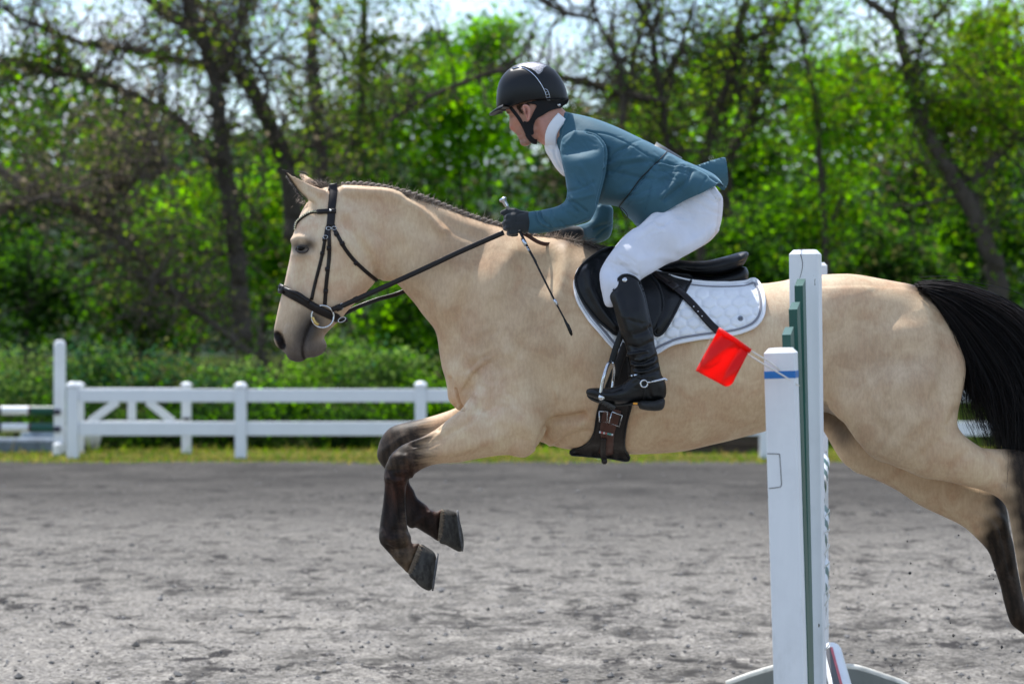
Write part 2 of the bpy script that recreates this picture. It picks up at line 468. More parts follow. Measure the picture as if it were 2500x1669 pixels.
def project(bvh, P, default=None, smooth=3):
    """points (photo pixels) carried onto the body under them: positions and outward normals; misses take their neighbours' depth"""
    Y = np.full(len(P), np.nan); N = np.zeros((len(P), 3))
    for i, (a, b) in enumerate(P):
        h = cast(bvh, a, b)
        if h: Y[i] = h[0].y; N[i] = h[1]
        else: N[i] = (0, -1, 0)
    ok = ~np.isnan(Y)
    if not ok.any(): Y[:] = default
    else: Y = np.interp(np.arange(len(P)), np.where(ok)[0], Y[ok])
    for _ in range(smooth):
        Y[1:-1] = (Y[:-2] + 2*Y[1:-1] + Y[2:])/4; N[1:-1] = (N[:-2] + N[1:-1]*2 + N[2:])/4
    N[N[:, 1] > -.15, 1] = -.15
    N /= np.linalg.norm(N, axis=1, keepdims=True)
    return atn(P, Y), N
def strap(mb, bvh, P, w, th=.004, lift=.001, step=8, dy=None, smooth=3):
    P = resample(catmull(P, 5, False) if len(P) > 2 else P, step); V, N = project(bvh, P, smooth=smooth)
    V = V + N*lift
    if dy is not None: V[:, 1] += dy
    mb.ribbon(V, N, w, th); return V, N
def shell(bvh, poly, step, off, height=None, smooth=6, sub=4, base=0.0, yfun=None):
    """padded sheet lying on a body: outline in photo pixels, carried to the surface below"""
    P = catmull(poly, sub) if sub > 1 else np.asarray(poly); lo = P.min(0)-step; hi = P.max(0)+step
    nx, ny = (np.ceil((hi-lo)/step)).astype(int)+1
    X, Y = np.meshgrid(lo[0]+np.arange(nx)*step, lo[1]+np.arange(ny)*step, indexing='ij'); G = np.stack([X.ravel(), Y.ravel()], 1)
    ins = inside(G, P); d = seg_dist(G, P, True); sel = ins | (d < step*.75)
    # pull the rim onto the outline
    rim = sel & (d < step*.75); Ps = resample(np.concatenate([P, P[:1]]), step*.25)
    for i in np.where(rim)[0]: G[i] = Ps[np.argmin(((Ps-G[i])**2).sum(1))]
    Dm = np.full(nx*ny, np.nan)
    if yfun is not None: Dm[sel] = yfun(G[sel])
    else:
        for i in np.where(sel)[0]:
            h = cast(bvh, *G[i]); 
            if h: Dm[i] = h[0].y
    Dm = Dm.reshape(nx, ny); okm = ~np.isnan(Dm)
    fill = np.where(okm, Dm, 0); wt = okm.astype(float)
    for _ in range(40):
        F2, W2 = blur(fill*wt, 1), blur(wt, 1); fill = np.where(okm, fill, F2/np.maximum(W2, 1e-6)); wt = np.where(okm, 1, (W2 > 1e-4).astype(float))
        if (wt.ravel()[sel] > 0).all(): break
    Dm = blur(fill, smooth) if smooth else fill
    S = sel.reshape(nx, ny)
    if smooth:                                        # keep the rim honest
        num, den = fill*S, S.astype(float)
        for _ in range(smooth): num, den = blur(num, 1), blur(den, 1)
        Dm = num/np.maximum(den, 1e-6)
    dep = Dm.ravel() - off
    if height is not None: dep = dep - height(G, np.where(ins, d, 0))
    idx = np.full(nx*ny, -1); idx[sel] = np.arange(sel.sum())
    V = atn(G[sel], dep[sel]); Vb = atn(G[sel], Dm.ravel()[sel]-base); I = idx.reshape(nx, ny)
    Q = np.stack([I[:-1, :-1], I[1:, :-1], I[1:, 1:], I[:-1, 1:]], -1).reshape(-1, 4)
    full = Q[(Q >= 0).all(1)]; three = Q[(Q >= 0).sum(1) == 3]
    T = np.array([[v for v in q if v >= 0] for q in three]).reshape(-1, 3)
    e = {}
    for q in list(full) + list(T):
        for a, b in zip(q, np.roll(q, -1)):
            if (b, a) in e: del e[(b, a)]
            else: e[(a, b)] = 1
    n = len(V); side = np.array([(b, a, a+n, b+n) for a, b in e]) if e else np.zeros((0, 4), int)
    return np.concatenate([V, Vb]), [f for f in (np.concatenate([full, side]) if len(side) else full, T) if len(f)], P
# ------------------------------------------------------------------ ground: arena footing, grass, woodland floor
def ground_mats():
    m, t, b = new_mat('arena_footing')
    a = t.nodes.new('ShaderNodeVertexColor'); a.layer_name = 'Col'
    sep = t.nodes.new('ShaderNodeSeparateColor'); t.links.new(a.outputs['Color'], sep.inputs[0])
    f = noise(t, 38, 6, .75); g = noise(t, 2.2, 5, .65); h = noise(t, 160, 3, .7); s = noise(t, 7, 5, .7, dist=.8)
    c = ramp(t, f, [(.38, (.095, .088, .078)), (.5, (.232, .219, .197)), (.62, (.375, .352, .315))])
    c = mixc(t, .35, c, ramp(t, g, [(.3, (.38, .38, .40)), (.7, (.62, .61, .60))]), 'OVERLAY')
    c = mixc(t, .55, c, ramp(t, s, [(.40, (.36, .36, .37)), (.48, (.5, .5, .5)), (.62, (.56, .555, .55))]), 'OVERLAY')
    c = mixc(t, .6, c, ramp(t, h, [(.38, (.30, .30, .30)), (.62, (.68, .68, .68))]), 'OVERLAY')
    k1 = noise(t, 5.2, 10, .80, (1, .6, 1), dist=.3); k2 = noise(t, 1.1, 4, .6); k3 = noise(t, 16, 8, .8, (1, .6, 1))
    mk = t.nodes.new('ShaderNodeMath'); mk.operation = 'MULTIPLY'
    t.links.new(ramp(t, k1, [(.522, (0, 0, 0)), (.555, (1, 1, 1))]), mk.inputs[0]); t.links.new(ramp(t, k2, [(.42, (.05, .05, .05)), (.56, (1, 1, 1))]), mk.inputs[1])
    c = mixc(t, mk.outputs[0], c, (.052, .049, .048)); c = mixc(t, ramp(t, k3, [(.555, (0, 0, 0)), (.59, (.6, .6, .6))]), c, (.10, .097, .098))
    c = mixc(t, sep.outputs[0], c, (.048, .046, .044))               # damp, turned-up footing, and hoof marks' shade painted in
    t.links.new(c, b.inputs['Base Color']); b.inputs['Roughness'].default_value = 1; b.inputs['Specular IOR Level'].default_value = 0
    n1 = bump(t, None, f, .5, .008); bump(t, b, h, .5, .004, n1)
    m2, t, b = new_mat('grass_earth'); f = noise(t, 6, 5, .7)
    t.links.new(ramp(t, f, [(.3, (.05, .055, .016)), (.6, (.13, .125, .035)), (.8, (.20, .16, .055))]), b.inputs['Base Color']); b.inputs['Roughness'].default_value = 1; b.inputs['Specular IOR Level'].default_value = 0
    m3, t, b = new_mat('woodland_floor'); f = noise(t, 1.4, 6, .7)
    t.links.new(ramp(t, f, [(.3, (.020, .028, .010)), (.6, (.045, .06, .016)), (.8, (.075, .07, .028))]), b.inputs['Base Color']); b.inputs['Roughness'].default_value = 1; b.inputs['Specular IOR Level'].default_value = 0
    return m, m2, m3
M_arena, M_earth, M_wood = ground_mats()
mb = MB(); mb.add([(-900, -60, -.02), (900, -60, -.02), (900, 1500, -.02), (-900, 1500, -.02)], [(0, 1, 2, 3)])
tag(mb.build('ground', M_wood), kind='structure')
# footing: real hoof pits and ridges, rows set closer near the camera
ys = 1/np.linspace(1/10.2, 1/30.6, 430); ys = np.r_[1.0, 4.0, 8.0, ys]
nxg = 560; xr = np.linspace(-1, 1, nxg); Yg, Xr = np.meshgrid(ys, xr, indexing='ij'); Xg = Xr*np.maximum(.235*Yg, 0) + np.sign(Xr)*np.maximum(0, np.abs(Xr)-.97)*700
Zg = np.zeros_like(Xg); damp_shade = np.zeros_like(Xg)
def vnoise(x, y, sc, seed):
    r = np.random.default_rng(seed); Tb = r.random((128, 128)); u = x*sc; v = y*sc; i = np.floor(u).astype(int); j = np.floor(v).astype(int); fu = u-i; fv = v-j; fu = fu*fu*(3-2*fu); fv = fv*fv*(3-2*fv)
    g = lambda a, b: Tb[a % 128, b % 128]
    return (g(i, j)*(1-fu)+g(i+1, j)*fu)*(1-fv)+(g(i, j+1)*(1-fu)+g(i+1, j+1)*fu)*fv
n1 = vnoise(Xg, Yg, .9, 1)*.5+vnoise(Xg, Yg, 2.3, 2)*.3+vnoise(Xg, Yg, 6.0, 3)*.2
Zg += (vnoise(Xg, Yg, 1.3, 4)-.5)*.012+(vnoise(Xg, Yg, 4.2, 5)-.5)*.007+(vnoise(Xg, Yg, 11, 6)-.5)*.006+(vnoise(Xg, Yg, 27, 8)-.5)*.007
gr = np.random.default_rng(11)
for k in range(1150):
    y = 1/gr.uniform(1/30.2, 1/11.2); x = gr.uniform(-.225, .225)*y; r1 = gr.uniform(.07, .22); r2 = gr.uniform(.05, .16); dp = gr.uniform(.004, .014)
    if vnoise(np.array([x]), np.array([y]), .55, 21)[0] < .42 and gr.random() < .75: continue
    a, b = np.searchsorted(ys, [y-.5, y+.5]); d = np.sqrt(((Xg[a:b]-x)/r2)**2+((Yg[a:b]-y)/r1)**2)
    Zg[a:b] += -dp*.55*np.exp(-d**2)+dp*.3*np.exp(-((d-1.7)/.6)**2); damp_shade[a:b] = np.maximum(damp_shade[a:b], gr.uniform(.2, 1.0)*np.exp(-(d/1.0)**3)*np.clip(-.25+vnoise(Xg[a:b], Yg[a:b], 22, 77)*1.3+vnoise(Xg[a:b], Yg[a:b], 9, 78)*.8, 0, 1))  # shallow pit; its shaded face is painted dark together with the damp
damp_shade = np.maximum(damp_shade, sstep(.50, .72, vnoise(Xg, Yg, 3.1, 31)*.55+vnoise(Xg, Yg, 9, 32)*.3+vnoise(Xg, Yg, .5, 33)*.35-.08)*.42)
damp_shade = np.maximum(damp_shade, sstep(12.0, 27.5, Yg+3.0*(vnoise(Xg, Yg, .4, 41)-.5))*(.74+.22*vnoise(Xg, Yg, 1.7, 43)))
nr = len(ys); i = (np.arange(nr-1)*nxg)[:, None]; j = np.arange(nxg-1)[None]
Qg = np.stack([i+j, i+j+1, i+nxg+j+1, i+nxg+j], -1).reshape(-1, 4)
arena = link('arena_floor', mesh_np('arena_floor', np.stack([Xg, Yg, Zg+.02], -1).reshape(-1, 3), Qg), M_arena); set_col(arena.data, np.stack([damp_shade.ravel()]*3, 1)); tag(arena, kind='structure')
mb = MB()
for k in range(3600):                                   # loose clods and stones on the footing
    y = 1/gr.uniform(1/29.5, 1/11.0); x = gr.uniform(-.225, .225)*y; s = gr.gamma(1.6, .0026)+.002
    a, b = np.searchsorted(ys, [y]), 0; iy = min(int(a[0]), nr-1); ix = int(np.argmin(np.abs(Xg[iy]-x)))
    v = gr.normal(0, 1, (6, 3)); v = np.array([(1, 0, 0), (-1, 0, 0), (0, 1, 0), (0, -1, 0), (0, 0, 1), (0, 0, -1)])*gr.uniform(.6, 1.2, (6, 1))*s*[1.2, 1.2, .8]+gr.normal(0, s*.15, (6, 3))
    mb.add(v+[x, y, Zg[iy, ix]+.02+s*.4], T=[(0, 2, 4), (2, 1, 4), (1, 3, 4), (3, 0, 4), (2, 0, 5), (1, 2, 5), (3, 1, 5), (0, 3, 5)])
clod = mb.build('gravel', simple('clod', (.17, .165, .16), .95, .5, 3), smooth=False); tag(clod, kind='stuff')
mb = MB(); mb.add([(-30, 30.35, .012), (30, 30.35, .012), (30, 34.5, .012), (-30, 34.5, .012)], [(0, 1, 2, 3)]); tag(mb.build('grass_verge', M_earth), kind='structure')

# ------------------------------------------------------------------ leaves
def leaf_mat(name, transl=.5):
    m, t, b = new_mat(name); nt_ = t; a = t.nodes.new('ShaderNodeVertexColor'); a.layer_name = 'Col'
    t.links.new(a.outputs['Color'], b.inputs['Base Color']); b.inputs['Roughness'].default_value = .6; b.inputs['Specular IOR Level'].default_value = .06
    tr = t.nodes.new('ShaderNodeBsdfTranslucent'); mixs = t.nodes.new('ShaderNodeMixShader'); mixs.inputs[0].default_value = transl
    hs_ = t.nodes.new('ShaderNodeHueSaturation'); hs_.inputs['Value'].default_value = 2.5; hs_.inputs['Saturation'].default_value = 1.08; hs_.inputs['Hue'].default_value = .492
    t.links.new(a.outputs['Color'], hs_.inputs['Color']); t.links.new(hs_.outputs[0], tr.inputs['Color'])
    t.links.new(b.outputs[0], mixs.inputs[1]); t.links.new(tr.outputs[0], mixs.inputs[2]); t.links.new(mixs.outputs[0], t.nodes['Material Output'].inputs['Surface']); return m
M_leaf = leaf_mat('leaf', .6); M_blade = leaf_mat('grass_blade', .4)
lr = np.random.default_rng(5)
def leaves(C, size, cols, flat=.35):
    """one pointed, folded leaf (two triangles... four verts) per centre"""
    n = len(C); size = np.broadcast_to(size, (n,))[:, None]
    a = lr.normal(size=(n, 3)); a[:, 2] *= .7; a /= np.linalg.norm(a, axis=1, keepdims=True)
    nn = lr.normal(size=(n, 3))*[1, 1, 1]+np.array([0, 0, flat*2]); b = np.cross(nn, a); b /= np.maximum(np.linalg.norm(b, axis=1, keepdims=True), 1e-6); up = np.cross(a, b)
    V_ = np.stack([C-a*size*.55, C+b*size*.33-up*size*.08, C+a*size*.55, C-b*size*.33-up*size*.08], 1).reshape(-1, 3)
    Q_ = np.arange(n*4).reshape(n, 4); return V_, Q_, np.repeat(cols, 4, 0)
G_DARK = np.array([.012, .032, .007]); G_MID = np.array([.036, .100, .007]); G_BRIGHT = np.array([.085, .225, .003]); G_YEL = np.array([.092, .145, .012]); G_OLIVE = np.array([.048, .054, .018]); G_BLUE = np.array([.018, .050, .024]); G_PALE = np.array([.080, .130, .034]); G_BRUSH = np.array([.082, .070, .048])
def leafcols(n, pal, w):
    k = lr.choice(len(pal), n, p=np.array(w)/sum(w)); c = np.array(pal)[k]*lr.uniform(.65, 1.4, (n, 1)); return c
def clumpy(c, rad, n, ncl, clr, rest=None):
    """leaf centres gathered in clumps through an ellipsoid"""
    d = lr.normal(size=(ncl, 3)); d /= np.linalg.norm(d, axis=1, keepdims=True); cc = np.array(c)+d*np.array(rad)*(lr.random((ncl, 1))**.45)
    k = lr.integers(0, ncl, n); sz = lr.uniform(.5, 1.3, ncl)*clr
    return cc[k]+lr.normal(0, 1, (n, 3))*sz[k][:, None]*[1, 1, .7], k, ncl
def foliage(name, parts, mat=M_leaf, parent=None):
    V_, Q_, C_ = [], [], []; n = 0
    for v, q, c in parts: V_.append(v); Q_.append(q+n); C_.append(c); n += len(v)
    me = mesh_np(name, np.concatenate(V_), np.concatenate(Q_), False); set_col(me, np.concatenate(C_)); o = link(name, me, mat)
    if parent is not None: setp(o, parent)
    return o
def bark_mat(name, c0, c1):
    m, t, b = new_mat(name); f = noise(t, 9, 6, .7, (1, 1, .22)); g = noise(t, 2.0, 4, .6)
    c = mixc(t, g, ramp(t, f, [(.3, c0), (.7, c1)]), tuple(x*.8 for x in c1)); t.links.new(c, b.inputs['Base Color']); b.inputs['Roughness'].default_value = 1; b.inputs['Specular IOR Level'].default_value = .05; bump(t, b, f, .8, .03); return m
M_bark = bark_mat('bark', (.030, .025, .020), (.105, .088, .072)); M_barkg = bark_mat('grey_dead_bark', (.050, .042, .034), (.15, .125, .10))
def limb(mb, px, Y, w0, w1, seg=7, wob=.35, dy=0.0):
    """bough through photo pixels at depth Y, widths in photo pixels"""
    P_ = resample(catmull(px, 6, False), 16); n = len(P_); w = np.linspace(w0, w1, n)*Y/F_PX/2
    dep = Y + np.linspace(0, dy, n) + np.cumsum(lr.normal(0, .04, n)); V_ = atn(P_, dep)
    V_ += lr.normal(0, 1, (n, 3))*w[:, None]*wob*.3; w = w*lr.uniform(.88, 1.14, n); mb.tube(V_, w, seg); return V_, w
def twigs(mb, V_, w, n, ln, depth=2, tips=None, up=.5, spread=1.0):
    for k in range(n):
        i = lr.integers(max(1, len(V_)//6), len(V_)); p = V_[i]; d = lr.normal(size=3)*spread; d[2] += up; d[1] *= .8; d /= np.linalg.norm(d)
        L_ = ln*lr.uniform(.4, 1.25); m = 6; q = [p]
        for s in range(m-1):
            d = d+lr.normal(0, .28, 3); d[2] += .06; d /= np.linalg.norm(d); q.append(q[-1]+d*L_/(m-1))
        q = np.array(q); r0 = min(w[i]*.55, .007+L_*.010); ww = np.linspace(r0, .004, m); mb.tube(q, ww, 4, caps=False)
        if tips is not None: tips.append(q[2:])
        if depth > 1: twigs(mb, q, ww, 4, L_*.55, depth-1, tips, up*.6, spread)

def tree(label, limbs, Y, tw, tl, leafn, pal, wts, lsize, group='bare-limbed trees behind the fence', name='tree', bark=None, depth=2, spread=.16, extra=()):
    base = limbs[0][0][0]; root = empty(name, at(base[0], base[1], Y), label, 'tree', group)
    mb = MB(); tips = []
    for px, w0, w1 in limbs:
        V_, w = limb(mb, px, Y + lr.uniform(-.6, .6)*(w0 < 40), w0, w1); 
        if tw: twigs(mb, V_, w, max(1, int(tw*len(V_)/12)), tl, depth, tips)
    mb.build('trunk', bark or M_bark, root)
    if leafn:
        tp = np.concatenate(tips); k = lr.integers(0, len(tp), leafn); C_ = tp[k]+lr.normal(0, spread, (leafn, 3))
        parts = [leaves(C_, lr.uniform(.6, 1.3, leafn)*lsize, leafcols(leafn, pal, wts))]
        for (px, py, rx, ry, n) in extra:
            c = at(px, py, Y); s_ = Y/F_PX; C_, _, _ = clumpy(c, (rx*s_, rx*s_*.8, ry*s_), n, max(6, n//45), .26); parts.append(leaves(C_, lr.uniform(.7, 1.3, n)*lsize*1.25, leafcols(n, pal, wts)))
        foliage('crown', parts, M_leaf, root)
    return root
q1 = lambda s: z(T1, s); q2 = lambda s: z(T2, s)
tree('straight grey trunk tree standing left of the horse head', [
 (q1('1112,1560 1108,1400 1080,1100 1050,900 1022,700 1005,540 985,400 965,300 930,180 880,60 850,-60 800,-300'), 48, 24), (q1('985,400 1040,330 1060,230 1090,140 1140,-20 1180,-160'), 20, 9),
 (q1('1050,380 1000,345 940,310 860,285 780,268 690,245 600,230 500,215 400,205 320,180 250,150 170,115 100,90 40,55 -40,0'), 22, 9),
 (q1('985,770 950,720 900,650 850,580 780,520 700,480 600,430 500,390 400,360 300,338 150,310 0,292 -80,285'), 22, 8), (q1('300,340 200,330 100,360 0,400'), 10, 5), (q1('700,480 640,560 600,640'), 10, 5)],
 41, 20, 1.5, 3400, [G_YEL, G_OLIVE, G_BRIGHT, G_BRUSH], [4, 2, 2, 4], .085, extra=[(120, 130, 110, 70, 260), (320, 330, 160, 90, 380), (90, 300, 120, 70, 300), (420, 120, 120, 70, 220)])
tree('forked dark tree leaning left above the horse ears', [
 (q1('1345,1100 1340,900 1320,800 1290,700 1250,600 1200,500 1165,430 1110,340 1050,270 980,200 900,150 800,80 700,10 640,-60 560,-200'), 50, 26), (q1('1060,280 1075,200 1100,120 1135,40 1150,-60'), 22, 12), (q1('1060,160 1010,100 950,40 880,-10 800,-80'), 18, 9),
 (q1('1200,500 1230,400 1200,330 1150,260 1120,180'), 14, 7), (q1('1340,760 1390,690 1450,660 1540,620'), 12, 5)],
 44, 16, 1.6, 2400, [G_YEL, G_OLIVE, G_MID, G_BRUSH], [3, 2, 2, 4], .085, extra=[(640, 300, 150, 90, 350), (760, 60, 100, 60, 160)])
tree('tall dim trunk tree rising behind the horse poll', [(q1('1470,1700 1485,1300 1478,1000 1478,750 1462,620 1450,500 1430,250 1440,0 1450,-300'), 36, 26), (q1('1430,330 1350,300 1260,250 1180,240'), 13, 5), (q1('1440,120 1540,200 1600,300'), 12, 5)], 48, 6, 1.7, 2400, [G_YEL, G_OLIVE, G_MID], [4, 3, 3], .09)
tree('thin dim trunk tree left of the rider helmet', [(q1('1640,1500 1650,900 1655,500 1660,300 1672,0 1680,-250'), 22, 16), (q1('1662,240 1730,200 1820,180 1930,195'), 12, 5), (q1('1655,600 1600,680 1560,760 1500,800'), 14, 6)], 50, 7, 1.7, 3000, [G_YEL, G_OLIVE, G_MID], [4, 4, 3], .09, extra=[(930, 130, 110, 90, 500)])
tree('long bough tree reaching in beside the rider helmet', [(q2('760,1500 745,1100 725,850 720,700 690,500 665,330 640,150 560,-20 520,-120'), 30, 14), (q1('3050,470 2900,440 2780,410 2600,360 2460,330 2347,320 2200,350 2000,430 1850,510 1750,590'), 22, 9), (q2('640,150 680,60 700,-30'), 14, 8),
 (q2('690,500 560,440 430,400 330,360'), 13, 5), (q2('680,420 760,260 800,120 840,0'), 16, 7), (q2('500,620 510,450 490,320 450,200 400,110 370,0'), 18, 9), (q2('400,100 330,75 240,60 130,0 80,-60'), 14, 9), (q2('540,420 560,250 600,100 640,-30'), 13, 6)],
 42, 15, 1.5, 2600, [G_YEL, G_OLIVE, G_BRIGHT], [4, 3, 2], .085)
tree('many-stemmed dark tree behind the rider back', [(q2('870,1300 870,900 880,740 930,550 965,450 1000,350 1030,200 1050,100 1090,-20 1130,-150'), 28, 17), (q2('975,1000 990,800 1010,690 1090,570 1130,420 1140,300 1200,170 1260,90 1330,-10 1400,-90'), 28, 15), (q2('1050,180 1120,170 1190,130 1250,40 1300,-30'), 14, 8), (q2('1180,180 1220,80 1200,-20'), 10, 6), (q2('950,500 1040,420 1080,300'), 12, 5)],
 43, 13, 1.5, 3200, [G_YEL, G_OLIVE, G_BRIGHT, G_DARK], [4, 3, 3, 1], .085, extra=[(1700, 220, 110, 80, 420), (1590, 290, 110, 70, 300)])
tree('slender straight sapling tree above the jump posts', [(q2('1450,1500 1442,1200 1430,1000 1420,850 1408,700 1400,560 1385,430 1350,300 1330,180 1310,80 1290,-60'), 18, 10), (q2('1390,450 1500,380 1580,360'), 8, 4)], 42, 7, 1.3, 2600, [G_YEL, G_BRIGHT], [3, 2], .085)
tree('large forked tree with dark trunk above the horse tail', [
 (q2('2235,1560 2225,1340 2200,1200 2160,1080 2120,980 2060,880 2000,780 1950,690 1900,600 1860,520 1840,450 1825,350 1800,250 1770,150 1745,95 1680,40 1620,0 1560,-70'), 56, 15), (q2('1745,95 1762,20 1775,-80'), 16, 10), (q2('2125,960 2110,880 2120,830 2200,740 2260,690 2300,640 2347,560 2420,420'), 26, 14),
 (q2('2100,830 2040,780 2000,720 1985,620 1960,520'), 22, 16), (q2('1850,300 1900,150 1980,40 2020,-30'), 12, 6)],
 40, 13, 1.5, 4000, [G_YEL, G_BRIGHT, G_OLIVE], [5, 3, 2], .085, extra=[(2330, 260, 110, 60, 600), (2440, 120, 120, 110, 800), (2200, 210, 80, 60, 300), (2470, 300, 90, 90, 500)])
tree('grey trunk tree at the right side behind the forked tree', [(q2('2225,1500 2220,1000 2225,700 2215,500 2205,340 2215,150 2290,-20'), 26, 15), (q2('2200,380 2100,200 2130,60'), 12, 6)], 47, 7, 1.6, 4200, [G_YEL, G_BRIGHT, G_OLIVE], [5, 3, 2], .09, extra=[(2380, 60, 120, 70, 500)])
tree('fallen grey dead tree slanting down behind the fence', [(q1('-60,745 0,780 150,870 280,930 390,990 500,1060 610,1150 700,1250 800,1340 900,1430 1000,1500 1080,1560 1200,1680 1260,1800'), 27, 12), (q1('280,930 200,905 100,940 0,975 -60,1000'), 18, 10), (q1('440,960 500,890 560,835 680,808 755,770 770,745 720,705 660,650 620,600'), 18, 10), (q1('700,1250 690,1350 650,1450'), 14, 6)],
 38.5, 22, 1.4, 3600, [G_OLIVE, G_YEL, G_BRUSH], [3, 2, 5], .08, bark=M_barkg, group='bare-limbed trees behind the fence')

# dense green trees and saplings, each its own crown
def leafy(label, px, py, rx, ry, Y, n, pal, wts, size, base_py, ncl=None, clr=.30, group='leafy green trees in the wood', name='leafy_tree'):
    s_ = Y/F_PX; root = empty(name, at(px, base_py, Y), label, 'tree', group); mb = MB()
    P_ = np.array([[px+lr.normal(0, 8), base_py], [px+lr.normal(0, 14), (base_py+py)/2], [px, py], [px+lr.normal(0, 10), py-ry*.8]]); V_, w = limb(mb, P_, Y, 14, 4); twigs(mb, V_, w, 12, rx*s_*.8, 2)
    mb.build('trunk', M_bark, root)
    C_, k, nc = clumpy(at(px, py, Y), (rx*s_, rx*s_*.7, ry*s_), n, ncl or max(14, n//70), clr)
    tint = lr.uniform(.72, 1.3, (nc, 1)); c = leafcols(n, pal, wts)*tint[k]
    foliage('crown', [leaves(C_, lr.uniform(.6, 1.35, n)*size, c)], M_leaf, root); return root
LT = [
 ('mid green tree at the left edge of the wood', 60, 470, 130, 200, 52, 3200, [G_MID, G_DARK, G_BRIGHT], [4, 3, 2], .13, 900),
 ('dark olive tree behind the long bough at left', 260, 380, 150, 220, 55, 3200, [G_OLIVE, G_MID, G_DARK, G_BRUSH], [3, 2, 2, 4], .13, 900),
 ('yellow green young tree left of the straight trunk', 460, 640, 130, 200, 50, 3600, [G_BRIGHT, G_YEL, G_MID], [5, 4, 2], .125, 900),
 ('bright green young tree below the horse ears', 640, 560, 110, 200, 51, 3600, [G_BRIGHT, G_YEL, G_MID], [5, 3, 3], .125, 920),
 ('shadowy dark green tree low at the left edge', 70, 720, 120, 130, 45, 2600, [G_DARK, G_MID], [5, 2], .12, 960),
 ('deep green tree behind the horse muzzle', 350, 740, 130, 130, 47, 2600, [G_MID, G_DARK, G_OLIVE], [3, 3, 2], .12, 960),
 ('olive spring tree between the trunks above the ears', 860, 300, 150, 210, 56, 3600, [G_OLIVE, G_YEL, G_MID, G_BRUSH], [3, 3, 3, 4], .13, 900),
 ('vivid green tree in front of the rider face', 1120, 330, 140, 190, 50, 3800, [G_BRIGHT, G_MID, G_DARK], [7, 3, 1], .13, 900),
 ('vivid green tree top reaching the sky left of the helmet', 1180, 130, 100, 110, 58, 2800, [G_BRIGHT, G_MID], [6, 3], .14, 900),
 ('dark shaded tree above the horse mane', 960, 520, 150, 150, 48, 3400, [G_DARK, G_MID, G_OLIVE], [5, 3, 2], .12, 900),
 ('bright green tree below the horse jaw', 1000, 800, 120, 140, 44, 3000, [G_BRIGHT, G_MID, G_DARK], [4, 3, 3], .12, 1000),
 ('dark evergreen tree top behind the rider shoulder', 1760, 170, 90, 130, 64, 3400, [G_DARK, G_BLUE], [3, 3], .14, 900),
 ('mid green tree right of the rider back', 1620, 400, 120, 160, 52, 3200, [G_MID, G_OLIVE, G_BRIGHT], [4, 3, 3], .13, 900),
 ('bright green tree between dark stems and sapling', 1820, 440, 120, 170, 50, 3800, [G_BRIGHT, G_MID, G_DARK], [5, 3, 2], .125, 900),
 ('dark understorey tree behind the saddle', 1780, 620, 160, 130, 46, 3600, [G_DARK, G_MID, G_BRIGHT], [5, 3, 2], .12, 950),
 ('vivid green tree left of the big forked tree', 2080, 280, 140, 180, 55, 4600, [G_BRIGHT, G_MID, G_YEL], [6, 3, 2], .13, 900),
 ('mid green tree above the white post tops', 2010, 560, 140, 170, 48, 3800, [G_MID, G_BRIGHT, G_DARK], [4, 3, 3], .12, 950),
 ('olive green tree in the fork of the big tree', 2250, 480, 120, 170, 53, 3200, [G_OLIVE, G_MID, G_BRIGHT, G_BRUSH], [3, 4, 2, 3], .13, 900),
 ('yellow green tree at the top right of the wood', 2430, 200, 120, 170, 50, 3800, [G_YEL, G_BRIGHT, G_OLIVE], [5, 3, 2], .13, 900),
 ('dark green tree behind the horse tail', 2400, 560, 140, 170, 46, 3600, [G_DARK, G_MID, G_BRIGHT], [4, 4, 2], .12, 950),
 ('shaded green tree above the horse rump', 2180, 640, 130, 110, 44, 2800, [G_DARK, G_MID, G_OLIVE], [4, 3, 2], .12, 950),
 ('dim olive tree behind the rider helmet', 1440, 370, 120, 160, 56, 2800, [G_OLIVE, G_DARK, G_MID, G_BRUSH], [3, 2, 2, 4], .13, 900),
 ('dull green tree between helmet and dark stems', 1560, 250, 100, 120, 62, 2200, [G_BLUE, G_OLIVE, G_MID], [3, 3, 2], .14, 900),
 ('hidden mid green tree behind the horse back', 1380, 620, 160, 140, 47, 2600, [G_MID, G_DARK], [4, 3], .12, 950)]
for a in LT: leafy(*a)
# far wood and hill
def far_wood():
    n = 105000; Y = lr.uniform(66, 90, n); px = lr.uniform(-1500, 4000, n)
    prof = np.interp(px, [-1500, -900, -250, 0, 150, 300, 420, 520, 640, 760, 900, 1050, 1180, 1300, 1450, 1600, 1750, 1900, 2050, 2200, 2350, 2500, 2750, 3300, 4000], [190, 110, 130, 150, 120, 210, 310, 330, 330, 300, 210, 90, 130, 290, 250, 190, 150, 170, 120, 170, 150, 110, 120, 180, 130])
    top = prof + 45*vnoise(px/60, px*0+3, 1, 51) + 26*vnoise(px/17, px*0+9, 1, 52)-35; py = top+(860-top)*lr.random(n)**1.15
    C_ = atn(np.stack([px, py], 1), Y); return leaves(C_, lr.uniform(.16, .34, n), leafcols(n, [G_BLUE, G_MID, G_DARK, G_OLIVE], [2, 3, 5, 2])*lr.uniform(.5, .9, (n, 1)))
tag(foliage('far_woods', [far_wood()]), kind='stuff')
ridge = []; xs_ = np.linspace(-130, 130, 90)
hz_ = 10+6*vnoise(xs_/14, xs_*0, 1, 61)+2*vnoise(xs_/3.5, xs_*0, 1, 62)
mb = MB(); Vh_ = np.concatenate([np.stack([xs_, 0*xs_+150, 0*xs_-1], 1), np.stack([xs_, 0*xs_+165, hz_*.6], 1), np.stack([xs_, 0*xs_+200, hz_], 1), np.stack([xs_, 0*xs_+300, 0*xs_-1], 1)]); k = np.arange(89)
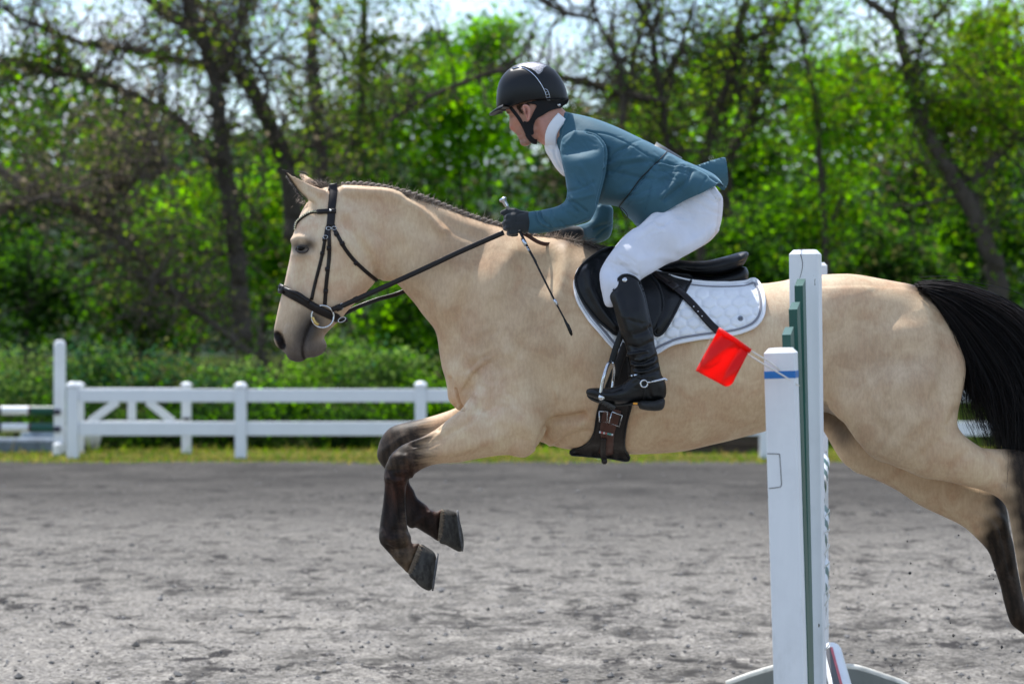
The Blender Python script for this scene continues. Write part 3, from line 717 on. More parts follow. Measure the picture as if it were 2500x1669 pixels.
mb.add(Vh_, np.concatenate([np.stack([k+90*a, k+1+90*a, k+1+90*(a+1), k+90*(a+1)], 1) for a in range(3)]))
mh, t, b = new_mat('wooded_hill'); f = noise(t, .35, 6, .75); t.links.new(ramp(t, f, [(.3, (.018, .040, .022)), (.7, (.045, .085, .038))]), b.inputs['Base Color']); b.inputs['Roughness'].default_value = 1; bump(t, b, f, 1, 1.5)
tag(mb.build('hill', mh), kind='structure')

# bushes behind the fence
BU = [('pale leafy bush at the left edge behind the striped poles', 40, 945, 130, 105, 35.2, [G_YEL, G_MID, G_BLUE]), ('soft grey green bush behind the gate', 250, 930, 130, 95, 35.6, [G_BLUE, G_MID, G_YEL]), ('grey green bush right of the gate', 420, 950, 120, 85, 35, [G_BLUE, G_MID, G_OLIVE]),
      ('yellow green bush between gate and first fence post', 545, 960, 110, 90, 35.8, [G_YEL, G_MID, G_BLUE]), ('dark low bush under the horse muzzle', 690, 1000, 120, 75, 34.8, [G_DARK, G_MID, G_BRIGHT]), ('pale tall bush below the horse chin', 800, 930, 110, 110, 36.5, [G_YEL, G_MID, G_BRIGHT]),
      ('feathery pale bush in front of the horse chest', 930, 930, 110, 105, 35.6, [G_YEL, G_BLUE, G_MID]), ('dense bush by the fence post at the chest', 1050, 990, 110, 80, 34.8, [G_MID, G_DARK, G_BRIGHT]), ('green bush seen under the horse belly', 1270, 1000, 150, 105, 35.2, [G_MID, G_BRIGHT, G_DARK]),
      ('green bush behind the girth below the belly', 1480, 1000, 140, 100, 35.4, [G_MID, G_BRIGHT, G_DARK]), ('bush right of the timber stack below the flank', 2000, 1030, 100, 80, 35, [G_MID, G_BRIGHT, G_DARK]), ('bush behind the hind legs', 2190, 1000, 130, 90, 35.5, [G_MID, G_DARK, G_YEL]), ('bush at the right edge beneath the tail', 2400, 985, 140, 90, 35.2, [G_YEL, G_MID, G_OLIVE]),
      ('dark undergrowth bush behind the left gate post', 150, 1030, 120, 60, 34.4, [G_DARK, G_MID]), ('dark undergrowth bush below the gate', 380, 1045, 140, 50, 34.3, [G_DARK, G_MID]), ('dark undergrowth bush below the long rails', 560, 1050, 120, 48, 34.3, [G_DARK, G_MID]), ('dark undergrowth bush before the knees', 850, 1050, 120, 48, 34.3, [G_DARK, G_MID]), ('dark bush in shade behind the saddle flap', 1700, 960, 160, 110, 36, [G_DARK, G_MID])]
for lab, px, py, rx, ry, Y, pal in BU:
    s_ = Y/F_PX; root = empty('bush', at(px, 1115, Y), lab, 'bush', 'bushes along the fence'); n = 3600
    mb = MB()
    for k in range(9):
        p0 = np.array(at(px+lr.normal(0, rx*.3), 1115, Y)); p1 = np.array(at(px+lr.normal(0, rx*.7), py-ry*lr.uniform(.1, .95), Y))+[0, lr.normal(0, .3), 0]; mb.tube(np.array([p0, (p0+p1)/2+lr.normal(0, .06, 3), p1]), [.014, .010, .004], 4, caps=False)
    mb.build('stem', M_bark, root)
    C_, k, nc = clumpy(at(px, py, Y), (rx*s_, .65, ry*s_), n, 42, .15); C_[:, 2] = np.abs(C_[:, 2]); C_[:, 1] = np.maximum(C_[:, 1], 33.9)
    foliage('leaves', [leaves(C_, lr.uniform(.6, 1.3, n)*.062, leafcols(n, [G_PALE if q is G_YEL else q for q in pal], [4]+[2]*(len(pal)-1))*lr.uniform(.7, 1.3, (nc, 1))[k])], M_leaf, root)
# grass on the verge
n = 15000; X_ = lr.uniform(-7.5, 7.5, n); Yb = lr.uniform(30.2, 34.0, n); hgt = lr.gamma(3, .008, n)*np.where(lr.random(n) < .05, 2.6, 1)*np.where(Yb > 33, 1.8, 1)
P0 = np.stack([X_, Yb, 0*X_+.01], 1); dr = np.stack([lr.normal(0, .45, n), lr.normal(0, .45, n), np.ones(n)], 1)*hgt[:, None]; wv = np.stack([lr.normal(0, 1, n), lr.normal(0, 1, n), 0*X_], 1); wv = wv/np.linalg.norm(wv, axis=1, keepdims=True)*.012
Vg = np.stack([P0-wv, P0+wv, P0+dr], 1).reshape(-1, 3); gc_ = leafcols(n, [G_YEL*1.1, np.array([.21, .17, .05]), G_MID*1.2], [4, 4, 3]); me = mesh_np('grass', Vg, np.arange(n*3).reshape(n, 3), False); set_col(me, np.repeat(gc_, 3, 0)); tag(link('grass', me, M_blade), kind='stuff')

# ------------------------------------------------------------------ fence, gate, far jump
def paint(name, col, rough=.45, dirt=.3):
    m, t, b = new_mat(name); f = noise(t, 3.5, 6, .7); g = noise(t, 40, 4, .7, (1, 1, .12))
    c = mixc(t, ramp(t, f, [(.48, (0, 0, 0)), (.8, (dirt, dirt, dirt))]), col, tuple(x*.62 for x in col)); c = mixc(t, .18, c, ramp(t, g, [(.35, (.36, .36, .36)), (.65, (.6, .6, .6))]), 'OVERLAY')
    t.links.new(c, b.inputs['Base Color']); b.inputs['Roughness'].default_value = rough; bump(t, b, g, .18, .001); return m
M_white = paint('white_paint', (.78, .79, .80)); M_vinyl = paint('white_vinyl', (.80, .81, .83), .35, .2); M_green = paint('dark_green_paint', (.006, .075, .055), .42, .5); M_navy = paint('navy_paint', (.03, .03, .05)); M_red = paint('maroon_paint', (.10, .012, .03))
fence = empty('fence', at(585, 1120, 31.7), 'white two-rail vinyl fence along the arena edge behind the horse', 'fence')
s5 = .005; YF = 31.7
def fpost(px, top=935, w=.135, base_y=None, par=fence, Y=YF, name='post'):
    c = at(px, 1120, Y); zt = HC-(top-HY)*Y/F_PX; mb = MB(); h = zt-.05; mb.box((c.x, Y, h/2), (w, w, h), None, .008); o = setp(mb.build(name, M_vinyl, smooth=False), par)
    mb = MB(); r = w/2*1.18; mb.box((c.x, Y, h+.012), (r*2, r*2, .024), None, .006)
    mb.lathe([(r*.94, h+.024), (r*.86, h+.040), (r*.55, h+.060), (1e-4, h+.066)], 12, (np.eye(3), (c.x, Y, 0))); setp(mb.build('post_cap', M_vinyl, smooth=False), o); return o
fp = [-295, 178, 588, 1027, 1467, 1868, 2310, 2740]; tops = [934, 934, 935, 933, 934, 935, 936, 936]
for a, b in zip(fp, tops): fpost(a, b)
for k in range(1, len(fp)-1):
    for (ya, yb) in ((949, 981), (1029, 1063)):
        x0 = at(fp[k], 0, YF).x+.0675; x1 = at(fp[k+1], 0, YF).x-.0675; z1 = HC-(ya-HY)*s5; z0 = HC-(yb-HY)*s5; mb = MB(); mb.box(((x0+x1)/2, YF, (z0+z1)/2), (x1-x0-.002, .045, z1-z0), None, .005); setp(mb.build('rail', M_vinyl, smooth=False), fence)
gate = empty('gate', at(320, 1110, 33.0), 'white wooden gate with crossed braces behind the fence', 'gate'); YG = 33.0; sg = YG/F_PX
gp = lambda u, v: at(*z(TG, f'{u},{v}')[0], YG)
for u in (582, 1373):
    t_ = gp(u, 462); c = t_; mb = MB(); mb.box((c.x, YG, (c.z-.04)/2), (.115, .115, c.z-.04), None, .006); po = setp(mb.build('post', M_vinyl, smooth=False), gate); mb = MB(); mb.box((c.x, YG, c.z-.03), (.14, .14, .022), None, .005); mb.lathe([(.066, c.z-.019), (.05, c.z-.004), (.02, c.z+.006), (1e-4, c.z+.008)], 12, (np.eye(3), (c.x, YG, 0))); setp(mb.build('post_cap', M_vinyl, smooth=False), po)
for va, vb in ((503, 590), (742, 812)):
    a = gp(612, va); b = gp(1345, vb); mb = MB(); mb.box(((a.x+b.x)/2, YG, (a.z+b.z)/2), (b.x-a.x, .04, a.z-b.z), None, .004); setp(mb.build('rail', M_vinyl, smooth=False), gate)
a = gp(970, 592); b = gp(970, 740); mb = MB(); mb.box((a.x, YG, (a.z+b.z)/2), (.105, .036, a.z-b.z-.003), None, .004); setp(mb.build('upright', M_vinyl, smooth=False), gate)
for s in ('660,752 868,600', '1085,600 1275,752'):
    uv = z(TG, s); a, b = at(*uv[0], YG), at(*uv[1], YG); d = (b-a); L_ = d.length; ang = math.atan2(d.z, d.x); c_, s_ = math.cos(ang), math.sin(ang); mb = MB(); mb.box(((a.x+b.x)/2, YG+.002, (a.z+b.z)/2), (L_*.97, .030, .10), [[c_, 0, -s_], [0, 1, 0], [s_, 0, c_]], .004); setp(mb.build('brace', M_vinyl, smooth=False), gate)
mb = MB(); c = gp(1378, 728); mb.box((c.x, YG-.07, c.z), (.09, .03, .035), None, .006); setp(mb.build('latch', simple('black_iron', (.02, .02, .02), .5)), gate)
# jump at the left edge, beyond the fence
YJ = 32.6
js = empty('jump_standard', at(145, 1118, YJ), 'tall white jump post beside the gate at far left with two cups', 'jump standard'); jp = lambda u, v, Y=YJ: at(*z(TG, f'{u},{v}')[0], Y)
t_ = jp(440, 150); mb = MB(); mb.box((t_.x, YJ, (t_.z-.05)/2), (.135, .11, t_.z-.05), None, .008); mb.lathe([(.066, t_.z-.05), (.064, t_.z-.025), (.045, t_.z-.006), (1e-4, t_.z)], 14, (np.diag([1, .8, 1]), (t_.x, YJ, 0))); setp(mb.build('post', M_white, smooth=False), js)
mb = MB(); c = jp(455, 945); mb.box((c.x, YJ-.2, .09), (.08, .5, .16), None, .02); setp(mb.build('foot', M_white, smooth=False), js)
def striped(root, a, b, r, bands, names='stripe_band'):
    """pole a->b with painted bands [(t0, t1, material)]; each band its own sleeve"""
    a, b = np.array(a), np.array(b); ob = None
    for t0, t1, m in bands: mb = MB(); mb.tube(np.array([a+(b-a)*t0, a+(b-a)*t1]), r, 14); o = mb.build(names, m); auto_sharp(o, 50); setp(o, root)
js2 = empty('jump_standard', (at(145, 1118, YJ).x-3.75, YJ, 0), 'second tall white post holding the far ends of the striped poles', 'jump standard'); t2_ = jp(440, 150)
mb = MB(); mb.box((t2_.x-3.75, YJ, t2_.z/2), (.135, .11, t2_.z), None, .008); setp(mb.build('post', M_white, smooth=False), js2)
mb = MB(); mb.box((t2_.x-3.75, YJ-.2, .09), (.08, .5, .16), None, .02); setp(mb.build('foot', M_white, smooth=False), js2)
for v, lab in ((668, 'upper striped jump pole at the far left beyond the fence'), (795, 'lower striped jump pole at the far left beyond the fence')):
    r0 = jp(400, v); root = empty('jump_pole', r0, lab, 'jump pole', 'striped poles of the far left jump'); a = np.array(r0); b = a+np.array([-3.4, 0, 0]); c = .332*sg*1; sc_ = .3316*YJ/F_PX
    striped(root, a, b, .056, [(0, .087, M_green), (.087, .092, M_red), (.092, .095, M_navy), (.095, .193, M_white), (.193, .215, M_navy), (.215, .45, M_green), (.45, .55, M_white), (.55, 1, M_green)])
    mb = MB(); c = jp(428, v-3); mb.box((c.x, YJ-.07, c.z-.02), (.085, .06, .07), None, .012); setp(mb.build('cup', M_navy, smooth=False), js)
def rock(name, c, size, label, col, seed, sub=3):
    import bmesh
    bm = bmesh.new(); bmesh.ops.create_icosphere(bm, subdivisions=sub, radius=1); r = np.random.default_rng(seed); v = np.array([x.co[:] for x in bm.verts]); ds = r.normal(size=(9, 3)); ds /= np.linalg.norm(ds, axis=1, keepdims=True)
    for d in ds: k = r.uniform(.55, .9); s = v@d; v -= np.maximum(s-k, 0)[:, None]*d*.85
    v += r.normal(0, .018, v.shape)
    for x, p in zip(bm.verts, v*np.array(size)): x.co = p
    me = bpy.data.meshes.new(name); bm.to_mesh(me); bm.free(); o = link(name, me, simple('stone_%d' % seed, col, .9, .3, 6, 20, .6, .02)); o.location = c; return tag(o, label, 'rock')
c = at(205, 1105, 33.6); rock('boulder', (c.x, 33.6, .16), (.30, .28, .26), 'pale boulder behind the left gate post', (.40, .42, .40), 3)
c = at(110, 1105, 33.9); rock('boulder', (c.x, 33.9, .17), (.34, .3, .22), 'bluish flat-topped boulder left of the gate post', (.30, .36, .41), 4)
mb = MB(); c = at(40, 1115, 33.4); mb.box((c.x-.1, 33.4, .085), (1.5, .5, .19), None, .03); tag(mb.build('stone_slab', simple('slab_stone', (.16, .20, .25), .9, .3, 8, 30, .5, .01), smooth=False), 'long grey blue stone slab on the ground at the left edge', 'slab')
# timber stack under the right rails
tb = empty('timber_stack', at(1760, 1118, 33.0), 'dark brown stack of timber planks behind the fence below the horse flank', 'timber stack')
M_plank = simple('old_timber', (.045, .032, .024), .85, .35, 5, 30, .5, .004, stretch=(.3, 1, 1))
xa, xb = at(1668, 0, 33).x, at(1860, 0, 33).x
for k in range(3): mb = MB(); mb.box(((xa+xb)/2+lr.normal(0, .02), 33.0+lr.normal(0, .015), .05+.095*k), (xb-xa, .16, .088), None, .008); setp(mb.build('plank', M_plank, smooth=False), tb)
print('setting', round(time.time()-T0, 1))
# ------------------------------------------------------------------ horse
def coat_mat():
    m, t, b = new_mat('horse_coat')
    a = t.nodes.new('ShaderNodeVertexColor'); a.layer_name = 'Col'
    f1 = noise(t, 9, 4, .6, dist=.6)                                  # dapples
    c1 = mixc(t, .68, a.outputs['Color'], ramp(t, f1, [(.36, (.40, .37, .35)), (.52, (.5, .5, .5)), (.66, (.60, .61, .62))]), 'OVERLAY')
    f2 = noise(t, 120, 3, .7, (1, .6, .28, 0, R(24), 0))               # hair lie
    c2 = mixc(t, .24, c1, ramp(t, f2, [(.38, (.34, .34, .34)), (.62, (.64, .64, .64))]), 'OVERLAY')
    t.links.new(c2, b.inputs['Base Color']); b.inputs['Roughness'].default_value = .54
    b.inputs['Specular IOR Level'].default_value = .17; b.inputs['Sheen Weight'].default_value = .03; b.inputs['Sheen Roughness'].default_value = .4
    n1 = bump(t, None, noise(t, 170, 3, .7, (1, .6, .25, 0, R(24), 0)), .45, .0018)
    bump(t, b, noise(t, 28, 3, .6), .22, .006, n1)
    return m
M_coat = coat_mat()

H = Solid(.006)
trunk = cat(z(TA, '590,215 660,222 800,208 950,228 1100,260 1250,303 1400,362 1550,422 1700,472 1800,500'),
            z(TB, '330,1230 420,1247 550,1260 700,1292 830,1330'), z(TC, '800,372 900,425 1050,485 1200,522 1350,537 1500,540 1620,540 1740,520'),
            z(TE, '500,271 700,250 860,245 1000,262 1200,295 1330,322 1420,380 1500,480 1580,570 1640,680 1675,780 1680,900 1660,1010 1630,1100 1560,1190 1400,1240 1150,1240 900,1225 790,1195 720,1172 560,1222 340,1290'),
            z(TC, '1620,1347 1450,1392 1300,1427 1150,1460 1000,1471 860,1475'), z(TD, '1600,526 1420,515 1300,490 1150,440 950,380 800,300 700,262 680,245 655,215 640,180 635,130 620,60 600,0'),
            z(TA, '1385,1470 1370,1380 1358,1290 1338,1230 1300,1180 1250,1120 1200,1050 1140,982 1090,925 1050,893 1000,880 950,868 920,872 905,892 880,932 850,972 800,1022 745,1075 700,1125 688,1150 640,1190 600,1230 565,1268 552,1292 574,1330 572,1368 540,1408 480,1430 432,1433 424,1447 400,1460 350,1462 302,1440 282,1402 262,1386 220,1354 199,1312 197,1260 203,1210 215,1150 230,1080 250,1000 270,920 290,830 310,740 324,660 327,610 336,560 356,500 380,430 408,372 440,322 500,245'))
def kk(T, s): return [tuple(np.r_[z(T, p.rsplit(',', 1)[0])[0], float(p.rsplit(',', 1)[1])]) for p in s.split()]
KT = (kk(TA, '400,300,.62 500,450,.62 450,650,.64 420,900,.50 350,1150,.52 330,1350,.62 480,1330,.60 600,800,.60 700,600,.60 780,850,.56 800,400,.44 1000,450,.42 1100,700,.42 1250,500,.40 1350,800,.46 1500,600,.46 1600,900,.60')
      + kk(TC, '300,450,.52 450,700,.66 300,900,.68 700,900,.74 700,500,.66 1000,1200,.76 1000,700,.74 1400,900,.78 1400,1200,.78') + kk(TD, '900,200,.66 700,120,.60')
      + kk(TE, '500,700,.76 900,500,.66 1100,700,.66 1400,700,.62 1600,900,.55 1300,1100,.50'))
H.add(trunk, 0.0, KT, .03)
foreleg = z(TD, '800,150 720,258 650,312 580,370 500,420 420,457 350,483 300,520 262,570 237,620 226,680 231,750 222,850 207,950 196,1050 201,1108 240,1155 290,1210 340,1265 388,1312 412,1250 436,1180 464,1116 430,1113 402,1118 402,1070 386,1040 373,990 364,900 363,800 379,722 402,690 440,660 482,635 560,607 700,596 800,578 900,560 1000,548 1100,550 1170,522 1222,470 1270,360 1250,200 1150,60 1000,0 880,40')
H.add(foreleg, kk(TD, '900,200,-.145 1100,400,-.165 600,480,-.15 300,620,-.14 300,900,-.135 350,1200,-.135'),
      kk(TD, '1000,200,.52 1100,450,.55 700,480,.80 450,540,.86 320,600,.92 300,800,.80 290,1050,.92 350,1200,.98'), .045)
farleg = z(TD, '780,180 700,242 600,281 500,311 420,331 340,348 270,373 230,412 202,460 184,530 187,572 212,612 250,660 300,730 335,800 352,880 362,960 378,1001 430,1011 480,1041 530,1071 582,1104 596,1060 594,970 606,894 560,908 518,893 508,874 480,852 440,822 420,772 392,728 392,680 430,630 480,592 600,530 750,480 880,430 930,300 880,180')
H.add(farleg, .135, kk(TD, '800,250,.55 600,420,.78 320,480,.92 350,800,.85 450,960,.92'), .03)
hind = cat(z(TE, '880,560 1100,420 1350,420 1500,500 1590,640 1660,800 1670,900 1650,1010 1630,1100 1614,1180 1608,1255 1640,1310 1700,1362 1780,1412'),
           z(TF, '1645,108 1720,114 1800,114 1880,125 1955,170 1995,230 2010,320 2002,500 1992,700 1990,900 2020,985 2080,1050 2130,1092 2105,1145 2082,1196 2000,1152 1930,1112 1890,1025 1876,950 1856,830 1832,690 1812,572 1790,482 1740,420 1650,373 1550,347 1400,312 1250,287 1100,217 1000,190 930,145 880,80 830,0'),
           z(TE, '960,1425 920,1362 888,1300 850,1240 800,1200 745,1080 760,800'))
H.add(hind, kk(TE, '1100,450,-.04 1200,700,-.10 1200,1100,-.15 1300,1400,-.15') + kk(TF, '1400,200,-.15 1850,250,-.14 1930,900,-.13'),
      kk(TE, '900,560,.30 1100,440,.30 1350,440,.30 1000,700,.42 1250,700,.46 1500,700,.42 1300,1000,.54 1250,1300,.60') + kk(TF, '1300,150,.66 1600,220,.70 1850,250,.62 1930,700,.80 2050,1100,.95'), .055)
farhind = cat(z(TE, '700,1100 690,1250 725,1312 760,1372 800,1442 850,1512'), z(TF, '830,240 860,262 950,293 1100,363 1250,461 1400,532 1520,592 1600,662 1680,752 1722,870 1752,960 1772,1050 1800,1150 1824,1203 1860,1232 1900,1262 1950,1302 2004,1344 2030,1300 2052,1256 1980,1196 1920,1110 1892,1020 1880,960 1868,900 1850,800 1835,700 1806,600 1794,490 1762,410 1720,368 1600,330 1400,240 1150,140 1000,50 920,-60'),
              z(TE, '1100,1180 900,1100'))
H.add(farhind, .13, kk(TE, '850,1300,.6') + kk(TF, '1100,250,.66 1500,450,.70 1720,550,.66 1800,900,.80 1900,1200,.95'), .035)
ear = z(TA, '258,103 300,117 342,142 400,172 460,202 520,225 570,245 560,300 500,330 440,322 408,296 360,246 318,192 280,140')
H.add(ear, kk(TA, '258,103,-.10 440,260,-.055'), kk(TA, '270,120,.42 400,230,.42 500,270,.5'), .014)
ear2 = z(TA, '362,118 392,116 425,127 462,152 495,178 520,200 540,250 480,260 430,230 395,180')
H.add(ear2, kk(TA, '362,118,.105 470,200,.055'), .45, .012)
V, Q = H.mesh()
V = relax(V, Q, 2, .5)
pz = lambda T, s: z(T, s)
marks = [
 # head
 (pz(TA, '345,600 380,585 430,588 480,615'), 9, .0075), (pz(TA, '350,700 400,715 450,700'), 8, .003), (pz(TA, '455,650'), 14, -.006),
 (pz(TA, '380,700 365,800 350,900 345,980'), 10, .005), (pz(TA, '420,740 410,860 390,960'), 12, -.005),
 (pz(TA, '620,600 700,600 780,680 850,800 880,870'), 24, .009), (pz(TA, '700,470 770,570 830,660 880,750 925,830'), 13, -.010),
 (pz(TA, '740,400 800,500 870,610 940,730 985,850'), 18, .008),
 (pz(TA, '905,765 925,850'), 3.0, -.0035), (pz(TA, '932,755 950,845'), 3.0, -.0035), (pz(TA, '958,770 972,845'), 3.0, -.003), (pz(TA, '985,800 992,850'), 3, -.003),
 (pz(TA, '470,1180 440,1230 415,1300 402,1360 404,1410 418,1445'), 3.6, -.010), (pz(TA, '500,1200 470,1290 440,1370'), 10, .004),
 (pz(TA, '300,1230 315,1300 330,1380'), 10, .005), (pz(TA, '232,1262 262,1290 272,1340 262,1370'), 5.5, -.004), (pz(TA, '226,1275 242,1305 256,1345'), 8, -.018),
 (pz(TA, '280,1262 290,1310 286,1360'), 5, .005), (pz(TA, '540,1300 480,1380'), 14, .004), (pz(TA, '560,1250 548,1310'), 4, -.004),
 (pz(TA, '500,1000 560,900 620,800'), 20, .004), (pz(TA, '560,1120 520,1180 480,1200'), 9, -.003),
 (pz(TA, '290,145 330,205 375,265 415,305'), 5, -.010), (pz(TA, '460,250 520,300'), 10, -.006), (pz(TA, '440,360 480,400 520,420'), 16, -.006),
 # neck and shoulder
 (pz(TA, '700,250 850,260 1000,270 1120,310 1230,370 1320,440 1405,530'), 11, .011), (pz(TA, '760,330 950,350 1100,420 1250,520 1330,600'), 22, -.006),
 (pz(TA, '1150,300 1300,390 1450,500 1600,560'), 16, -.008), (pz(TA, '1000,620 1150,780 1300,930 1400,1080'), 26, .008), (pz(TA, '930,560 1050,640 1200,800'), 18, -.005),
 (pz(TA, '1700,580 1640,760 1560,980 1500,1200 1470,1400'), 22, -.010), (pz(TA, '1900,700 1800,900 1700,1150 1650,1400'), 30, .008),
 (pz(TC, '180,450 60,700 -40,950 -80,1150'), 30, .006), (pz(TC, '430,430 400,600 330,800 200,1000'), 26, -.007), (pz(TC, '520,350 500,500 470,640'), 16, .005),
 (pz(TC, '360,980 460,1080 540,1080'), 30, -.006), (pz(TC, '200,950 300,1150 330,1300'), 34, .010),
 (pz(TD, '1215,488 1250,400 1310,335 1400,320 1500,300'), 9, -.016), (pz(TD, '1000,300 1120,370 1170,450 1120,520'), 24, .010),
 (pz(TD, '1290,480 1380,400 1480,360'), 8, .006), (pz(TD, '1320,490 1440,420 1540,400'), 6, -.005),
 (pz(TD, '690,130 705,190 720,240 735,258'), 3.5, -.016), (pz(TD, '655,60 665,150 690,230'), 6, -.008), (pz(TD, '760,120 830,190 880,260'), 14, -.006),
 (pz(TD, '830,240 780,320 700,380 560,460 460,520'), 10, -.006), (pz(TD, '1000,420 860,470 700,520 560,560'), 16, .005), (pz(TD, '900,520 700,560 540,580'), 8, -.004),
 (pz(TD, '580,382 540,420 480,470 420,490'), 4.5, -.005), (pz(TD, '560,400 500,440 400,475'), 4, .004),
 (pz(TD, '300,560 340,620 360,680'), 12, .004), (pz(TD, '250,640 300,690 370,690'), 7, -.004), (pz(TD, '310,740 320,880 330,1000'), 6, -.004), (pz(TD, '250,760 245,900 240,1020'), 9, .002),
 (pz(TD, '345,760 352,900 360,1010'), 6, .004), (pz(TD, '240,1080 300,1110 360,1090'), 12, .004), (pz(TD, '300,1170 380,1150'), 8, -.004),
 (pz(TD, '262,740 258,860 246,980 236,1040'), 7, -.0035), (pz(TD, '300,730 300,860 296,1000'), 6, .0045), (pz(TD, '330,740 338,860 346,990'), 4.5, -.006), (pz(TD, '280,580 330,560 380,570'), 8, .003), (pz(TD, '260,650 320,640 380,640'), 5, -.003), (pz(TD, '255,700 310,710 360,705'), 6, .005), (pz(TD, '370,560 410,620 400,680'), 6, .005),
 (pz(TD, '230,1040 260,1080 310,1080 360,1060'), 7, .006), (pz(TD, '250,1130 300,1150 370,1140'), 5, -.005), (pz(TD, '300,1190 350,1240 400,1210'), 7, .004), (pz(TD, '230,520 300,470 360,430'), 8, .003, .05, .3), (pz(TD, '400,1010 460,960 520,920'), 6, .005, .05, .3),
 (pz(TF, '1600,520 1680,560 1740,640'), 7, .006, .05, .3), (pz(TF, '1640,620 1700,700 1740,800'), 5, -.005, .05, .3), (pz(TF, '1760,620 1790,760 1820,900'), 5, -.006, .05, .3), (pz(TF, '1720,520 1770,560 1790,640'), 8, .006, .05, .3),
 # barrel and hindquarter
 (pz(TC, '1300,1200 1420,1300 1600,1250'), 30, -.006), (pz(TE, '340,1180 240,1290 180,1350'), 22, -.004),
 (pz(TE, '700,460 820,380 930,350'), 50, .004), (pz(TE, '950,560 900,800 870,1000'), 26, -.007), (pz(TE, '760,640 740,900 740,1080'), 24, -.010),
 (pz(TE, '1000,380 1150,450 1250,600'), 70, .003), (pz(TE, '1500,560 1540,760 1520,980 1450,1150'), 20, -.007), (pz(TE, '1380,500 1440,700 1420,950'), 24, .005),
 (pz(TE, '1080,700 1060,860 1080,1000 1150,1150'), 16, -.004), (pz(TE, '960,900 985,1050 1060,1220 1180,1350'), 18, -.004),
 (pz(TE, '1580,1290 1480,1380 1380,1450'), 16, -.005), (pz(TE, '1380,1180 1300,1290 1200,1390'), 26, .007), (pz(TE, '1620,1150 1560,1250'), 10, -.006),
 (pz(TF, '1560,130 1480,200 1420,270'), 12, -.004), (pz(TF, '1250,110 1180,180 1120,210'), 18, .005), (pz(TF, '1700,160 1760,220 1780,320'), 9, -.006), (pz(TF, '1880,150 1900,300 1905,500'), 9, -.005),
]
marks = [(m[0], m[1], m[2]*1.55) + tuple(m[3:]) for m in marks]
V = sculpt(V, Q, marks)
V = relax(V, Q, 1, .3)
P = topx(V)
def field2(px, T, s, rad):
    c = z(T, s); return seg_dist(px, c) / rad if len(c) > 1 else np.linalg.norm(px - c[0], axis=1) / rad
base = np.tile(np.array([.595, .420, .262]), (len(V), 1))
pale = np.array([.70, .545, .395]); dark = np.array([.0085, .005, .004]); grey = np.array([.055, .048, .045])
nz_ = (np.sin(P[:, 0]*.031 + 1.7*np.sin(P[:, 1]*.023)) * np.sin(P[:, 1]*.027 + 1.3*np.sin(P[:, 0]*.017)) + .5*np.sin(P[:, 0]*.083+P[:, 1]*.061)*np.sin(P[:, 1]*.097-P[:, 0]*.04))
jit = 22*nz_
def put(c, w): 
    global base
    w = np.clip(w, 0, 1)[:, None]; base = base*(1-w) + c*w
put(pale, .6*np.exp(-field2(P, TA, '420,450 500,700 450,1000 640,1000', 130)**2))
put(pale, .3*np.exp(-field2(P, TE, '300,500 700,300', 70)**2)); put(np.array([.50, .36, .235]), .8*np.exp(-field2(P, TE, '900,800 1350,900 1200,1200', 130)**2)); put(pale, .7*np.exp(-field2(P, TD, '900,-100 760,60 900,200', 70)**2)*(.6+.4*np.sin(nz_*4))); put(np.array([.46, .315, .20]), .45*np.exp(-field2(P, TA, '1300,900 1500,700 1450,500', 110)**2))
put(np.array([.45, .31, .195]), .5*np.exp(-field2(P, TC, '100,900 300,700 400,900', 90)**2))
yo = V[:, 1]-D
fore = (P[:, 1] > 985) & (P[:, 0] < 1330) & (P[:, 0] > 850)
u_ = (P[:, 0]-850)/.38265; v_ = (P[:, 1]-900)/.38265
tt = np.where(yo > .03, u_ - .35*(v_-400), u_ + .25*(v_-480)) + jit
put(dark*1.4, np.where(fore, sstep(590, 410, tt + 18*np.sin(v_*.11) + 14*np.sin(v_*.31+u_*.05)), 0)*.95); put(np.array([.011, .0052, .0038]), np.where(fore & (v_ > 640), 1, 0)*.85)
put(np.array([.050, .018, .010]), np.where(fore, np.exp(-field2(P, TD, '420,660 480,640 300,780', 30)**2)*.6 + np.exp(-field2(P, TD, '430,1115 480,1112', 16)**2)*.8 + np.exp(-field2(P, TD, '540,905 610,890', 18)**2)*.8, 0))
hu = (P[:, 0]-1750)/.39474; hv = (P[:, 1]-1050)/.39474
hindm = (P[:, 0] > 2180) & (P[:, 1] > 1060)
put(dark, np.where(hindm, np.where(yo < .02, sstep(1700, 1850, hu+jit*1.5 - .15*(hv-150)), sstep(1600, 1740, hu + jit*2 + .12*(hv-500))), 0)*.96)
put(grey*.9, np.exp(-(field2(P, TE, '740,1200 800,1240 850,1320', 34))**2)*.75*(yo > -.12))
mz = field2(P, TA, '470,1190 420,1290 390,1400 340,1440 480,1400 420,1350', 26)
put(grey*.8, np.where(P[:, 0] < 900, np.exp(-mz**2*.30), 0)*.97); put(grey*.75, np.where(P[:, 0] < 820, np.exp(-field2(P, TA, '440,1250 400,1370 350,1440 300,1420', 22)**2)*.75, 0)); put(grey*.8, np.where(P[:, 0] < 820, np.exp(-field2(P, TA, '440,1410 500,1410 550,1370', 13)**2)*.8, 0)); put(np.array([.16, .13, .11]), np.where(P[:, 0] < 800, np.exp(-field2(P, TA, '230,1290 300,1380 560,1370', 24)**2)*.6, 0))
put(np.array([.012, .008, .008]), np.where(P[:, 0] < 760, sstep(1.25, .75, field2(P, TA, '220,1270 240,1300 258,1348', 10)), 0))
put(np.array([.02, .014, .012]), np.where(P[:, 0] < 800, sstep(1.6, .2, field2(P, TA, '468,1184 440,1230 415,1300 402,1360 404,1410 418,1445', 3.2))*.8, 0))
put(grey*.7, np.exp(-field2(P, TA, '365,650 400,665 450,630', 17)**2)*.9)
